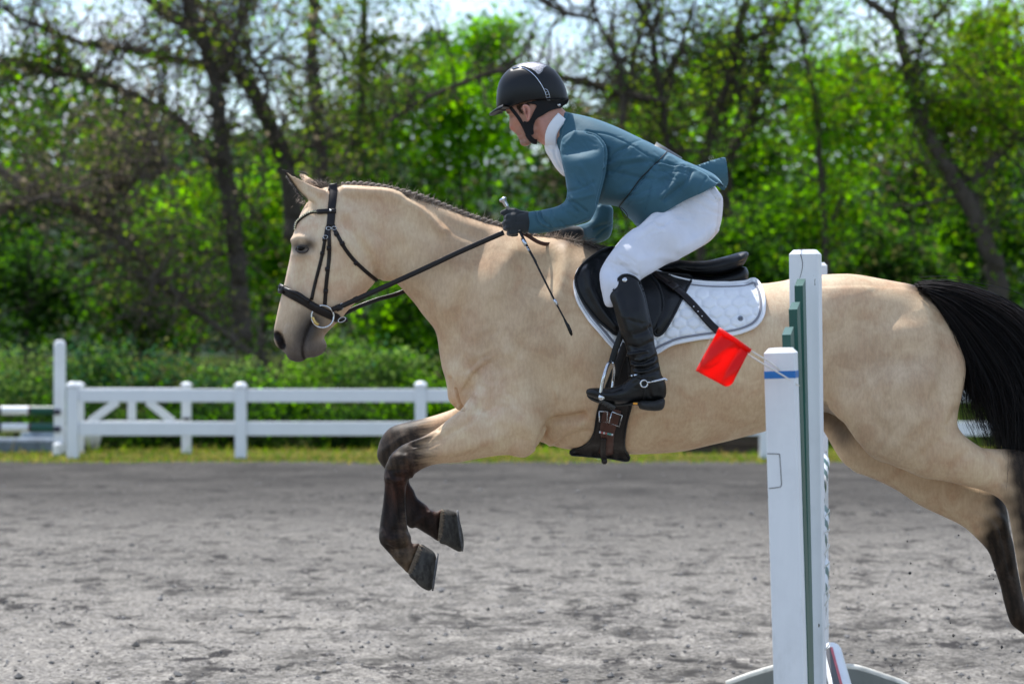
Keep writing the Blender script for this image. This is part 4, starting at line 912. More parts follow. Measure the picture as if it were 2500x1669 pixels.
put(np.array([.03, .018, .015]), sstep(1.3, .6, field2(P, TA, '262,108 290,145 330,205 375,265 425,312', 6)))
put(np.array([.03, .018, .015]), sstep(1.3, .6, field2(P, TA, '365,118 420,124 480,160', 4))*(yo > .02))
put(dark*1.6, np.exp(-field2(P, TB, '620,1262 720,1285 840,1330', 22)**2)*.9*(P[:, 1] < 660)); put(dark*2.2, np.exp(-field2(P, TE, '1330,318 1420,372', 20)**2)*.9)
put(np.array([.33, .22, .14]), np.exp(-field2(P, TB, '560,1265 640,1330 760,1420', 30)**2)*.35)
lum = base.mean(1); lk = sstep(.10, .03, lum)*(P[:, 1] > 980)
str_ = np.sin(P[:, 0]*.16+2*np.sin(P[:, 1]*.05))*.5+np.sin(P[:, 0]*.41-P[:, 1]*.07)*.3+np.random.default_rng(8).normal(0, .25, len(P))
base = base*(1+lk*np.clip(str_, -.6, 1.0)*.8)[:, None]
horse = link('horse', mesh_np('horse', V, Q), M_coat); set_col(horse.data, base)
tag(horse, 'buckskin horse with black legs leaping over the jump, saddled and bridled', 'horse')
BV_horse = BVHTree.FromPolygons(V.tolist(), Q.tolist())

# hooves
def hoof_mat():
    m, t, b = new_mat('hoof')
    f = noise(t, 60, 5, .65, (1, 1, .5)); g = noise(t, 14, 3)
    c = mixc(t, g, ramp(t, f, [(.42, (.017, .0165, .0155)), (.58, (.070, .067, .061))]), (.050, .046, .040))
    t.links.new(c, b.inputs['Base Color']); b.inputs['Roughness'].default_value = .7; b.inputs['Specular IOR Level'].default_value = .2; bump(t, b, f, .5, .002); return m
M_hoof = hoof_mat()
M_shoe = simple('shoe_steel', (.10, .10, .105), .6, .4, 60, 120, .5, .001, spec=.3)
M_sole = simple('coronet_hair', (.30, .235, .17), .8, .3, 140, 200, .5, .001)
def hoof(poly, y0, sole, cor, kk_=.96):
    S = Solid(.004).add(poly, y0, kk_, .004, 3); v, q = S.mesh(); v = relax(v, q, 1)
    o = setp(link('hoof', mesh_np('hoof', v, q), M_hoof), horse)
    if sole is not None:
        mb = MB(); a, b = atn(sole, D+y0); ax = (b-a)/np.linalg.norm(b-a); w = .052
        nrm = np.array([ax[2], 0, -ax[0]])
        if nrm[0] < 0: nrm = -nrm
        P_ = [a + ax*(t*np.linalg.norm(b-a)) + np.array([0, s*w*math.sqrt(max(0, 1-(abs(t-.42)/.60)**2)), 0]) for s in (-1, 1) for t in (np.linspace(.92, .05, 9) if s < 0 else np.linspace(.05, .92, 9))]
        mb.ribbon(np.array(P_) + nrm*.0, np.tile(nrm, (len(P_), 1)), .018, .006)
        setp(mb.build('shoe', M_shoe), o)
    if cor is not None:
        mb = MB(); Pc = z(TD, cor) if isinstance(cor, str) else cor
        for i in range(420):
            t = rng.random(); th = rng.uniform(-1.5, 1.5); p = Pc[0]*(1-t) + Pc[1]*t
            w = .030*math.sqrt(max(.02, 1-(2*t-1)**2*.9)); c = atn([p], D+y0)[0]; c[1] += (-1 if rng.random() < .75 else 1)*w*rng.uniform(.75, 1.05)
            dd = atn([Pc[2]], D+y0)[0] - atn([(Pc[0]+Pc[1])/2], D+y0)[0]; dd = dd/np.linalg.norm(dd)
            e = c + dd*rng.uniform(.006, .016) + rng.normal(0, .003, 3)
            mb.tube(np.array([c-dd*.006, (c+e)/2, e]), [.0012, .001, .0003], 3, caps=False)
        setp(mb.build('coronet_hair', M_sole), o)
    return o
hoof(z(TD, '386,1312 424,1350 455,1384 490,1406 514,1415 532,1408 544,1380 555,1320 561,1245 560,1192 540,1160 500,1134 466,1114 446,1150 418,1230'), -.135, z(TD, '566,1186 534,1418'), '390,1305 462,1122 540,1290')
hoof(z(TD, '580,1104 620,1121 676,1152 706,1166 726,1162 737,1140 738,1095 732,1048 711,965 688,914 650,900 610,891 594,930 582,1010'), .135, z(TD, '692,908 728,1172'), '582,1095 603,898 700,1030')
hoof(z(TF, '2076,1194 2130,1232 2180,1262 2220,1255 2230,1200 2215,1130 2170,1096 2128,1090 2100,1140'), -.13, None, None)
hoof(z(TF, '2000,1344 2050,1385 2100,1420 2140,1412 2150,1350 2130,1290 2090,1258 2050,1252 2020,1300'), .13, None, None)

# eye
M_eye = simple('eye', (.006, .004, .003), .28, .2, 30, spec=.2, coat=.0)
e_, n_ = cast(BV_horse, *z(TA, '398,655')[0])
mb = MB(); r_ = .0165; th_ = np.linspace(0, np.pi, 12); mb.lathe(np.stack([r_*np.sin(th_), r_*np.cos(th_)*1.0], 1), 18, (np.diag([1.15, 1, .86]), np.array(e_) + np.array([.001, .0095, 0])))
setp(mb.build('eye', M_eye), horse)
M_lid = simple('eyelid', (.060, .046, .038), .75, .2, 60, 120, .3, .0006)
for name, s in (('upper_eyelid', '352,668 370,646 400,640 430,646 446,662'), ('lower_eyelid', '355,668 375,682 402,686 430,680 446,662')):
    mb = MB(); Pq = catmull(z(TA, s), 5, False); Vq, Nq = project(BV_horse, Pq); Vq[:, 1] -= .0035*np.sin(np.linspace(0, np.pi, len(Pq)))
    mb.tube(Vq, .0034*np.sin(np.linspace(.25, np.pi-.25, len(Pq))) + .0008, 8); setp(mb.build(name, M_lid), horse)

# ear rims and inner ear
M_rim = simple('dark_ear_edge', (.022, .014, .011), .7, .3, 90, 160, .4, .001)
for s_, ya, yb_ in (('256,102 274,124 296,152 322,194 350,238 378,270 408,300 430,318', -.108, -.068), ('256,102 280,108 302,116', -.106, -.098), ('364,116 390,114 420,124 448,140', .098, .080)):
    Pq = resample(catmull(z(TA, s_), 5, False), 3); mb = MB(); mb.tube(atn(Pq, D+np.linspace(ya, yb_, len(Pq))), .0023*np.sin(np.linspace(.4, 2.6, len(Pq))), 8); setp(mb.build('ear_rim', M_rim), horse)
n_ = 150; te = rng.random(n_); ei = resample(catmull(z(TA, '290,140 330,200 370,258 410,300'), 4, False), 1); q_ = ei[(te*(len(ei)-1)).astype(int)]; p0 = atn(q_, D-.105+.04*te)
dd_ = np.stack([-.3+rng.normal(0, .3, n_), rng.normal(-.6, .3, n_), -.4+rng.normal(0, .3, n_)], 1); pth = p0[:, None]+dd_[:, None]*.010*np.linspace(0, 1, 4)[None, :, None]
EAR_HAIR = pth
# mane, forelock, tail
def hair_mat(name, c0, c1, rough=.38):
    m, t, b = new_mat(name); a = t.nodes.new('ShaderNodeVertexColor'); a.layer_name = 'Col'
    t.links.new(mixc(t, a.outputs['Color'], c0, c1), b.inputs['Base Color']); b.inputs['Roughness'].default_value = rough
    b.inputs['Specular IOR Level'].default_value = .18; return m
M_mane = hair_mat('mane_hair', (.028, .020, .017), (.62, .50, .40), .6)
M_tail = hair_mat('tail_hair', (.003, .0026, .003), (.030, .019, .014), .45)
def strands(paths, r0, cols, seg=3):
    """paths (n,k,3) -> thin tapered triangular tubes, in one go"""
    Pn = np.asarray(paths, float); n, k, _ = Pn.shape; r0 = np.broadcast_to(r0, (n,))
    Tn = np.gradient(Pn, axis=1); Tn /= np.maximum(np.linalg.norm(Tn, axis=2, keepdims=True), 1e-9)
    U = np.cross(Tn, rng.normal(size=(n, 1, 3))); U /= np.maximum(np.linalg.norm(U, axis=2, keepdims=True), 1e-9); B = np.cross(Tn, U)
    taper = np.linspace(1, .12, k)**.8
    a = np.arange(seg)*2*np.pi/seg
    Vv = Pn[:, :, None] + (r0[:, None]*taper)[:, :, None, None]*(np.cos(a)[:, None]*U[:, :, None] + np.sin(a)[:, None]*B[:, :, None])
    base_i = (np.arange(n)*k*seg)[:, None, None]; i = (np.arange(k-1)*seg)[None, :, None]; j = np.arange(seg)[None, None]
    Qq = np.stack([base_i+i+j, base_i+i+(j+1) % seg, base_i+i+seg+(j+1) % seg, base_i+i+seg+j], -1).reshape(-1, 4)
    return Vv.reshape(-1, 3), Qq, np.repeat(cols, k*seg)
def strand_obj(name, paths, r0, cols, mat, parent, sub=False):
    v, q, c = strands(paths, r0, cols); me = mesh_np(name, v, q); set_col(me, np.stack([c]*3, 1)); o = link(name, me, mat)
    return setp(o, parent)
strand_obj('ear_hair', EAR_HAIR, .0008, rng.random(150)*.9, M_mane, horse)
crest = resample(catmull(cat(z(TA, '510,208 560,212 620,216 700,214 800,208 950,226 1100,258 1250,301 1400,360 1550,420 1700,470 1810,500'), z(TB, '330,1228 420,1245 550,1257 640,1276')), 4, False), 3)
n_ = 9000; ti = rng.integers(0, len(crest)-1, n_); fr = ti/len(crest)
nrm_ = np.gradient(crest, axis=0); nrm_ /= np.linalg.norm(nrm_, axis=1, keepdims=True); up2 = np.stack([nrm_[:, 1], -nrm_[:, 0]], 1); up2[up2[:, 1] > 0] *= -1
side_ = rng.normal(0, .011, n_); braid = .5+.5*np.cos(ti*3/26*2*np.pi)
grow = np.interp(fr, [0, .05, .12, .5, .8, .9, 1], [.4, .7, 1., 1.1, 1.05, 1.2, 1.3])
p0 = atn(crest[ti], D + side_); p0[:, 2] -= .006 + 14*side_**2
ln = grow*(.006+.007*braid)*rng.uniform(.5, 1.35, n_)
d0 = np.stack([up2[ti, 0], np.zeros(n_), -up2[ti, 1]], 1); tg = np.stack([nrm_[ti, 0], np.zeros(n_), -nrm_[ti, 1]], 1)
d1 = d0 + np.array([0, 1, 0])*(side_*26)[:, None] + tg*rng.normal(.35, .5, n_)[:, None]; d1 /= np.linalg.norm(d1, axis=1, keepdims=True)
curl = rng.normal(0, .8, (n_, 3)); curl[:, 2] -= .3
t4 = np.linspace(0, 1, 4)[None, :, None]
pth = p0[:, None] + d1[:, None]*ln[:, None, None]*t4 + curl[:, None]*ln[:, None, None]*t4**2
colr = np.clip(rng.beta(1.8, 1.7, n_)*(.45+.75*braid)*np.interp(fr, [0, .1, .3, .9, 1], [.3, .45, 1.0, 1.2, 1.7]) + .1*(rng.random(n_) < .1), 0, 1)
strand_obj('mane', pth, .0011, colr, M_mane, horse)
# the mane is laced close to the crest: two strands twisted round one another under the short fuzz
mc = crest[(np.arange(len(crest)) > len(crest)*.09) & (np.arange(len(crest)) < len(crest)*.86)]; tw = np.arange(len(mc))*3/15*np.pi
un = np.stack([np.gradient(mc, axis=0)[:, 1], -np.gradient(mc, axis=0)[:, 0]], 1); un /= np.linalg.norm(un, axis=1, keepdims=True); un[un[:, 1] > 0] *= -1
mb = MB()
for ph in (0, np.pi):
    pc = mc + un*(2.2+3.0*np.cos(tw+ph))[:, None]; mb.tube(atn(pc, D-.006+.0075*np.sin(tw+ph)), .0062+.0016*np.cos(2*tw), 8)
v_, f_ = mb.arrays(); me = mesh_np('laced_mane', v_, f_); set_col(me, np.stack([np.clip(.30+.16*np.sin(topx(v_)[:, 0]*.9), 0, 1)]*3, 1)); setp(link('laced_mane', me, M_mane), horse)
# dark upright withers hair under the reins and at the poll
n_ = 900; wl = resample(catmull(z(TB, '600,1268 680,1280 760,1300 850,1335'), 4, False), 3); ti = rng.integers(0, len(wl), n_); sd = rng.normal(0, .016, n_)
p0 = atn(wl[ti], D+sd); p0[:, 2] -= .004+8*sd**2; ln = rng.uniform(.03, .075, n_)
d1 = np.stack([rng.normal(.75, .35, n_), sd*22+rng.normal(-.25, .3, n_), rng.normal(.05, .25, n_)], 1); d1 /= np.linalg.norm(d1, axis=1, keepdims=True)
pth = p0[:, None] + d1[:, None]*ln[:, None, None]*t4 + np.array([0, 0, -.35])*ln[:, None, None]*t4**2
strand_obj('withers_hair', pth, .0014, rng.beta(1.2, 5, n_), M_mane, horse)
n_ = 160; c0 = z(TA, '540,205')[0]; sd = rng.normal(0, .016, n_); p0 = atn(np.tile(c0, (n_, 1)) + rng.normal(0, 9, (n_, 2))*[1.6, .5], D+sd); ln = rng.uniform(.012, .028, n_)
d1 = np.stack([rng.normal(-.35, .6, n_), sd*10, rng.normal(.55, .4, n_)], 1); d1 /= np.linalg.norm(d1, axis=1, keepdims=True)
f1 = p0[:, None] + d1[:, None]*ln[:, None, None]*t4 + np.array([-.2, 0, -.25])*ln[:, None, None]*t4**2
c0 = z(TA, '405,320')[0]; n2 = 60; sd = rng.normal(0, .02, n2); p0 = atn(np.tile(c0, (n2, 1)) + rng.normal(0, 8, (n2, 2)), D+sd); d1 = np.stack([rng.normal(-.5, .3, n2), sd*12, rng.normal(-.5, .5, n2)], 1); ln2 = rng.uniform(.010, .022, n2)
f2 = p0[:, None] + d1[:, None]*ln2[:, None, None]*t4
strand_obj('forelock', f1, .0011, rng.beta(1.3, 4, n_), M_mane, horse); strand_obj('forehead_tuft', f2, .0011, rng.beta(1.3, 4, n2), M_mane, horse)
# whiskers
n_ = 70; c_ = z(TA, '570,1370')[0]; p0 = atn(np.tile(c_, (n_, 1)) + rng.normal(0, 8, (n_, 2)), D+rng.normal(0, .025, n_)); d1 = np.stack([rng.normal(.7, .4, n_), rng.normal(0, .4, n_), rng.normal(-.6, .4, n_)], 1)
pth = p0[:, None]+d1[:, None]*rng.uniform(.015, .045, n_)[:, None, None]*t4
strand_obj('whiskers', pth, .0004, rng.random(n_)*.5, M_mane, horse)
# tail: locks follow guide curves, carried high and swept back
guides = [z(TE, s) for s in (
 '1345,322 1480,318 1620,335 1780,390 1930,460 2060,560 2180,700 2260,900 2290,1150 2280,1400',
 '1370,335 1490,350 1620,390 1760,460 1890,550 2010,680 2100,850 2140,1080 2140,1300 2120,1500',
 '1400,355 1500,400 1600,460 1710,560 1820,680 1920,830 1990,1000 2030,1200 2040,1400 2030,1560',
 '1430,385 1510,440 1590,520 1680,640 1770,780 1860,930 1920,1080 1960,1230 1990,1370 2010,1480',
 '1450,405 1520,480 1590,580 1650,700 1710,830 1770,960 1810,1080 1850,1200 1900,1310 1950,1410',
 '1470,430 1540,520 1600,620 1650,740 1690,860 1700,980 1720,1090 1770,1210 1830,1310 1890,1400',
 '1480,450 1550,540 1610,650 1655,760 1685,860 1690,960 1680,1060 1690,1160 1730,1260 1790,1350')]
G_ = np.array([resample(catmull(g, 4, False), 1)[np.linspace(0, len(resample(catmull(g, 4, False), 1))-1, 16).astype(int)] for g in guides])
n_ = 9000; w_ = np.clip(rng.beta(1.0, 1.35, n_)*6, 0, 5.999); lo_ = np.floor(w_).astype(int); fr_ = (w_-lo_)[:, None, None]
hi_ = np.minimum(lo_+1, 6); pp = G_[lo_]*(1-fr_) + G_[hi_]*fr_
ts = np.linspace(0, 1, 16)
lock = rng.integers(0, 260, n_); lo_off = rng.normal(0, 1, (260, 2)); amp = (5+34*ts**1.3)[None, :, None]
pp = pp + lo_off[lock][:, None]*amp*.55 + rng.normal(0, 1, (n_, 1, 2))*amp*(.30+.5*(rng.random((n_, 1, 1)) < .12)) + np.sin(ts[None, :, None]*rng.uniform(4, 10, (260, 1, 1))[lock]+rng.uniform(0, 6, (260, 1, 1))[lock])*(17*ts[None, :, None])
ydep = (rng.normal(0, .028, n_) + rng.normal(0, .03, 260)[lock])[:, None]*(1+1.2*ts[None])
cutl = np.where(rng.random(n_) < .35, rng.uniform(.55, .9, n_), 1.0)
cutl = np.where(w_ > 3.6, cutl*np.clip(rng.normal(.62, .2, n_), .3, 1), cutl)
idxs = cutl[:, None]*15*ts[None]; i0 = np.clip(np.floor(idxs).astype(int), 0, 14); ff = idxs-i0
take = lambda A: np.take_along_axis(A, i0[..., None], 1)*(1-ff[..., None]) + np.take_along_axis(A, i0[..., None]+1, 1)*ff[..., None]
pp = take(pp); yd = take(ydep[..., None])[..., 0]
Wp = atn(pp.reshape(-1, 2), (D+.02+yd).ravel()).reshape(n_, 16, 3)
strand_obj('tail', Wp, rng.uniform(.0008, .0019, n_), np.clip(rng.beta(1, 6, n_)+.35*np.exp(-w_*2.2)*(rng.random(n_) < .6), 0, 1), M_tail, horse)
dock = Solid(.006).add(z(TE, '1330,320 1480,322 1620,345 1760,420 1860,540 1840,640 1760,700 1660,640 1560,520 1470,430 1400,375'), .02, .42, .01)
v_, q_ = dock.mesh(); me = mesh_np('dock', v_, q_); set_col(me, np.full((len(v_), 3), .02)); setp(link('dock', me, M_tail), horse)
print('horse', round(time.time()-T0, 1), len(V))
# ------------------------------------------------------------------ tack
def leather(name, col, rough=.36, grain=260, coat=.15):
    m, t, b = new_mat(name)
    f = noise(t, 26, 4, .6); g = noise(t, grain, 3, .6)
    t.links.new(ramp(t, f, [(.3, tuple(c*.75 for c in col)), (.7, tuple(c*1.25 for c in col))]), b.inputs['Base Color'])
    t.links.new(ramp(t, noise(t, 40, 4, .6), [(.3, (rough*.8,)*3), (.7, (min(1, rough*1.3),)*3)]), b.inputs['Roughness'])
    b.inputs['Coat Weight'].default_value = coat*.5; b.inputs['Coat Roughness'].default_value = .3; b.inputs['Specular IOR Level'].default_value = .3
    bump(t, b, g, .22, .0006); return m
M_brown = leather('dark_brown_leather', (.0070, .0036, .0034), .40)
M_brown2 = leather('brown_strap_leather', (.075, .030, .021), .5)
M_black = leather('black_leather', (.0032, .0035, .0042), .45)
M_girth = leather('girth_leather', (.014, .0095, .0080), .55)
M_steel = simple('steel', (.62, .63, .65), .24, .12, 60, metal=1.0)
M_brass = simple('brass', (.62, .43, .15), .3, .15, 60, metal=1.0)
M_crystal = simple('crystal_beads', (.80, .70, .46), .2, .4, 300, spec=.8)

# bridle
bridle = empty('bridle', atn(z(TA, '600,600'), D-.09)[0], 'dark brown leather bridle with beaded browband on the horse head', 'bridle')
def bstrap(name, T, s, w, th=.0045, lift=.0012, mat=None, parent=None, smooth=3, bv=None):
    mb = MB(); Pv, Nv = strap(mb, bv or BV_horse, z(T, s), w, th, lift, 6, smooth=smooth)
    o = setp(mb.build(name, mat or M_brown, fix=True), parent or bridle); return o, Pv, Nv
PX = D/F_PX                                            # metres per photo pixel at the horse
bstrap('headpiece', TA, '618,200 622,240 618,300 610,370 606,440 600,505', 56*.34432*PX, .006)
mb = MB(); hp = atn(z(TA, '618,212'), D)[0]; th_ = np.linspace(-1.0, 1.0, 15)
mb.ribbon(np.stack([np.full(15, hp[0]), D+.046*np.sin(th_), hp[2]-.046+.047*np.cos(th_)], 1), np.stack([0*th_, np.sin(th_), np.cos(th_)], 1), 56*.34432*PX, .006)
setp(mb.build('headpiece', M_brown, fix=True), bridle)
bstrap('browband', TA, '640,398 600,397 560,398 515,400', 34*.34432*PX, .007, .005)
bb, Pv, Nv = bstrap('browband', TA, '520,400 480,402 440,418 400,445 370,475 352,505 347,522', 22*.34432*PX, .006, .002)
bd = resample(catmull(z(TA, '515,399 480,402 440,418 400,445 370,475 352,505 348,520'), 5, False), 5.2); Vb_, Nb_ = project(BV_horse, bd)
uvs = [(math.sin(a), math.cos(a)) for a in np.linspace(0, np.pi, 6)]
bead_me = None
for p, nn in zip(Vb_, Nb_):
    mb = MB(); mb.lathe([(.0034*a+1e-5, .0034*b) for a, b in uvs], 8)
    if bead_me is None: bead_me = mesh_np('bead', *mb.arrays()); bead_me.materials.append(M_crystal)
    o = link('bead', bead_me); o.location = Vector(p + nn*.0085); setp(o, bb)
mb = MB(); c_, n_v = project(BV_horse, z(TA, '603,397 605,397')); mb.lathe([(1e-5, .003), (.003, .002), (.0042, 0)], 10, (np.array(Vector((0, 0, 1)).rotation_difference(Vector(n_v[0])).to_matrix()), c_[0]+n_v[0]*.0125)); setp(mb.build('stud', M_steel), bridle)
bstrap('cheekpiece', TA, '590,500 592,560 594,640 592,720 582,820 572,900 566,970 560,1060', 27*.34432*PX)
bstrap('cheekpiece', TA, '578,505 565,580 552,660 530,760 505,860 485,940 468,1020', 24*.34432*PX)
bstrap('throatlatch', TA, '612,470 632,530 660,580 700,650 760,730 830,800 890,855 930,885', 27*.34432*PX)
for s, w in (('592,640 592,668', 33), ('582,790 580,818', 33), ('568,945 566,970', 33), ('563,580 561,606', 30), ('546,680 543,702', 30), ('640,550 650,566', 34), ('680,612 692,632', 34), ('775,750 792,768', 33)):
    bstrap('keeper', TA, s, w*.34432*PX, .008)
for s in ('588,516', '566,577', '628,514'):
    a = z(TA, s)[0]; p, nn = cast(BV_horse, *a); mb = MB(); ang = np.linspace(0, 2*np.pi, 17)
    P_ = np.stack([p[0]+.0085*np.cos(ang), np.full(17, p[1]-.0085), p[2]+.006*np.sin(ang)], 1); mb.tube(P_, .0013, 6, caps=False); setp(mb.build('buckle', M_steel), bridle)
nb, Pn_, Nn_ = bstrap('noseband', TA, '246,952 262,945 290,962 330,985 380,1012 440,1045 500,1080 560,1108 610,1132 650,1152', 60*.34432*PX, .011, .0005, smooth=4)
mb = MB(); strap(mb, BV_horse, z(TA, '252,925 290,945 340,970 400,1000 460,1032'), .016, .012, .008, 6); setp(mb.build('noseband_pad', M_brown, fix=True), nb)
mb = MB(); na = atn(z(TA, '244,952'), D)[0]; th_ = np.linspace(-1.4, 1.4, 13); mb.tube(np.stack([na[0]+.022-.022*np.cos(th_), D+.046*np.sin(th_), np.full(13, na[2])+.003*np.cos(th_)], 1), .0075, 12, flat=2.1, up=(.35, 0, 1)); setp(mb.build('noseband', M_brown, fix=True), bridle)
bstrap('flash_strap', TA, '600,1125 640,1150 680,1165 722,1158', 36*.34432*PX, .008, .002)
mb = MB(); ang = np.linspace(0, 2*np.pi, 21); a = z(TA, '682,1162')[0]; c_ = atn([a], D-.062)[0]
mb.tube(np.stack([c_[0]+.014*np.cos(ang), np.full(21, c_[1]), c_[2]+.0085*np.sin(ang)+.004*np.cos(ang)], 1), .0016, 6, caps=False); setp(mb.build('buckle', M_steel), bridle)
# bit: loose ring and mouthpiece
ring_c = z(TA, '545,1140')[0]; rp = cast(BV_horse, *ring_c); ry = min(rp[0].y, cast(BV_horse, *z(TA, '560,1115')[0])[0].y)-.014
mb = MB(); ang = np.linspace(0, 2*np.pi, 33); rr = 78*.34432*PX; cc = atn([ring_c], ry)[0]
mb.tube(np.stack([cc[0]+rr*np.cos(ang), np.full(33, ry)+.004*np.cos(ang*2), cc[2]+rr*np.sin(ang)], 1), .0034, 8, caps=False); ring = setp(mb.build('bit_ring', M_steel), bridle)
mb = MB(); q0 = atn(z(TA, '474,1142 492,1180 516,1200'), ry-.001); mb.tube(catmull(q0, 4, False), [.006]*4+[.0072]*4+[.006], 10); setp(mb.build('bit_sleeve', M_brass), bridle)
mb = MB(); q0 = atn(z(TA, '478,1166 468,1172'), ry); q0[1, 1] = D-.02; mb.tube(q0, .006, 8); setp(mb.build('mouthpiece', M_steel), bridle)
# reins
def rein(px, ys, w, th=.004):
    P_ = resample(catmull(px, 6, False), 10); t = np.linspace(0, 1, len(P_)); y = np.interp(t, np.linspace(0, 1, len(ys)), ys)
    V_ = atn(P_, y); mb = MB(); mb.ribbon(V_, np.tile([0, -1., .12], (len(V_), 1)), w, th); return mb
hand_y = D-.185
P_r = z(TA, '612,1092 700,1058 800,1012 950,945 1120,868 1300,785 1500,690 1680,610 1830,545')
ys = []
for t, p in zip(np.linspace(0, 1, len(P_r)), P_r):
    y = ry*(1-t) + hand_y*t; h = cast(BV_horse, *p)
    if h and t > .3: y = min(y, h[0].y-.012)
    ys.append(y)
setp(rein(P_r, ys, 36*.34432*PX).build('rein', M_brown, fix=True), bridle)
for s in ('640,1085 682,1068', '770,1028 800,1014'):
    a = z(TA, s); mb = MB(); V_ = atn(a, ry-.003); mb.ribbon(V_, np.tile([0, -1., .1], (2, 1)), 46*.34432*PX, .008); setp(mb.build('keeper', M_brown, fix=True), bridle)
a = z(TA, '682,1066')[0]; mb = MB(); c_ = atn([a], ry-.009)[0]; ang = np.linspace(0, 2*np.pi, 17); mb.tube(np.stack([c_[0]+.006*np.cos(ang), np.full(17, c_[1]), c_[2]+.011*np.sin(ang)], 1), .0014, 6, caps=False); setp(mb.build('buckle', M_steel), bridle)
P_f = z(TA, '640,1152 740,1098 830,1058 940,1018 1060,985 1180,935 1350,860 1600,720 1840,590')
mb = rein(P_f, [D+.06, D+.075, D+.10, D+.13, D+.16, D+.20, D+.21, D+.19, D+.16], 30*.34432*PX); setp(mb.build('rein', M_brown, fix=True), bridle)
mb = rein(z(TK, '590,770 700,830 860,930 1010,985 1180,985 1320,955'), [D-.13, D-.125, D-.11, D-.09, D-.05, D+.02], .014); setp(mb.build('rein', M_brown2, fix=True), bridle)

# saddle pad, quilted
def fabric(name, col, rough=.85, weave=900, sheen=.25, bstr=.25):
    m, t, b = new_mat(name); f = noise(t, 12, 4, .6); g = noise(t, weave, 2, .6)
    t.links.new(ramp(t, f, [(.3, tuple(c*.93 for c in col)), (.7, tuple(min(.95, c*1.04) for c in col))]), b.inputs['Base Color'])
    b.inputs['Roughness'].default_value = rough; b.inputs['Sheen Weight'].default_value = sheen; b.inputs['Specular IOR Level'].default_value = .25
    bump(t, b, g, bstr, .0008); return m
M_pad = fabric('white_quilted_cotton', (.80, .81, .84))
M_pipe = fabric('grey_piping', (.22, .22, .25))
M_bind = fabric('white_binding', (.82, .82, .85))
def quilt(G, d):
    u = (G[:, 0]-1150)/.44643; v = (G[:, 1]-450)/.44643
    a = 80.0; b = 53.0; k = .09; u, v = u + k*v*.3, v + k*u*.35
    best = np.full(len(G), 1e9); sec = best.copy()
    r = np.round(v/b)
    for dr in (-1, 0, 1):
        rr = r+dr; off = np.where(rr % 2 == 0, 0, a/2); c = np.round((u-off)/a)
        for dc in (-1, 0, 1):
            du = (u-off-(c+dc)*a)*.80; dv = v-rr*b; e = np.hypot(du, dv)
            m = e < best; sec = np.where(m, best, np.minimum(sec, e)); best = np.where(m, e, best)
    edge = np.clip((sec-best)/26, 0, 1); q = .0105*np.sqrt(edge)*np.clip(1.3-edge*.3, 0, 1)
    band = sstep(11, 15, d)
    return np.where(d < 13, .006*np.sqrt(np.clip(d*(13-d), 0, 43))/6.5, 0) + q*band + .003
pad_px = z(TC, '572,520 570,560 578,610 600,665 650,742 705,805 770,882 810,912 870,932 950,934 1014,920 1100,872 1250,842 1350,830 1450,815 1540,782 1588,732 1604,665 1592,582 1562,526 1535,520 1500,535 1430,540 1300,540 1150,520 1000,470 850,400 760,360 690,390 630,430 590,470')
pad_v, pad_f, pad_o = shell(BV_horse, pad_px, 2.6, .012, quilt, 5)
pad = tag(link('saddle_pad', mesh_np('saddle_pad', pad_v, pad_f), M_pad), 'white quilted saddle pad with grey edge stripe under the black saddle', 'saddle pad')
BV_pad = BVHTree.FromPolygons(pad_v.tolist(), [list(map(int, f)) for a in pad_f for f in a])
mb = MB(); ring_px = resample(np.concatenate([pad_o, pad_o[:1]]), 5); Vr, Nr = project(BV_pad, ring_px, smooth=6); mb.tube(Vr+Nr*.002, .0062, 8, caps=False); setp(mb.build('binding', M_bind), pad)
inn = []
for k in range(len(pad_o)):
    a, b = pad_o[k-1], pad_o[(k+1) % len(pad_o)]; t = (b-a)/max(np.linalg.norm(b-a), 1e-6); inn.append(pad_o[k] + 8.5*np.array([t[1], -t[0]])*(1 if True else -1))
inn = np.array(inn); 
if not inside(inn[20:21], pad_o)[0]: inn = 2*pad_o-inn
inn = inn[(seg_dist(inn, pad_o, True) > 7.2)]
mb = MB(); strap(mb, BV_pad, np.concatenate([inn[::3], inn[:1]]), .0085, .0016, .0015, 5, smooth=5); setp(mb.build('edge_stripe', M_pipe, fix=True), pad)
mb = MB(); c_, n_c = cast(BV_pad, *z(TC, '1473,733')[0]); mb.lathe([(1e-5, .0022), (.009, .0022), (.0105, 0)], 20, (np.array(Vector((0, 0, 1)).rotation_difference(Vector((0, -1, .1))).to_matrix()), np.array(c_)+[0, -.003, 0]))
badge = setp(mb.build('badge', simple('badge_grey', (.30, .33, .40), .4, .2, 200)), pad)
mb = MB()
for k in (-1, 0, 1):
    P_ = np.array(c_) + np.array([[-.006+.0005*k, -.0062, .004*k-.002], [-.002, -.0066, .004*k+.001], [.002, -.0066, .004*k-.001], [.006, -.0062, .004*k+.002]]); mb.tube(P_, .0009, 5)
setp(mb.build('emblem', simple('emblem_dark', (.05, .06, .09), .4)), badge)

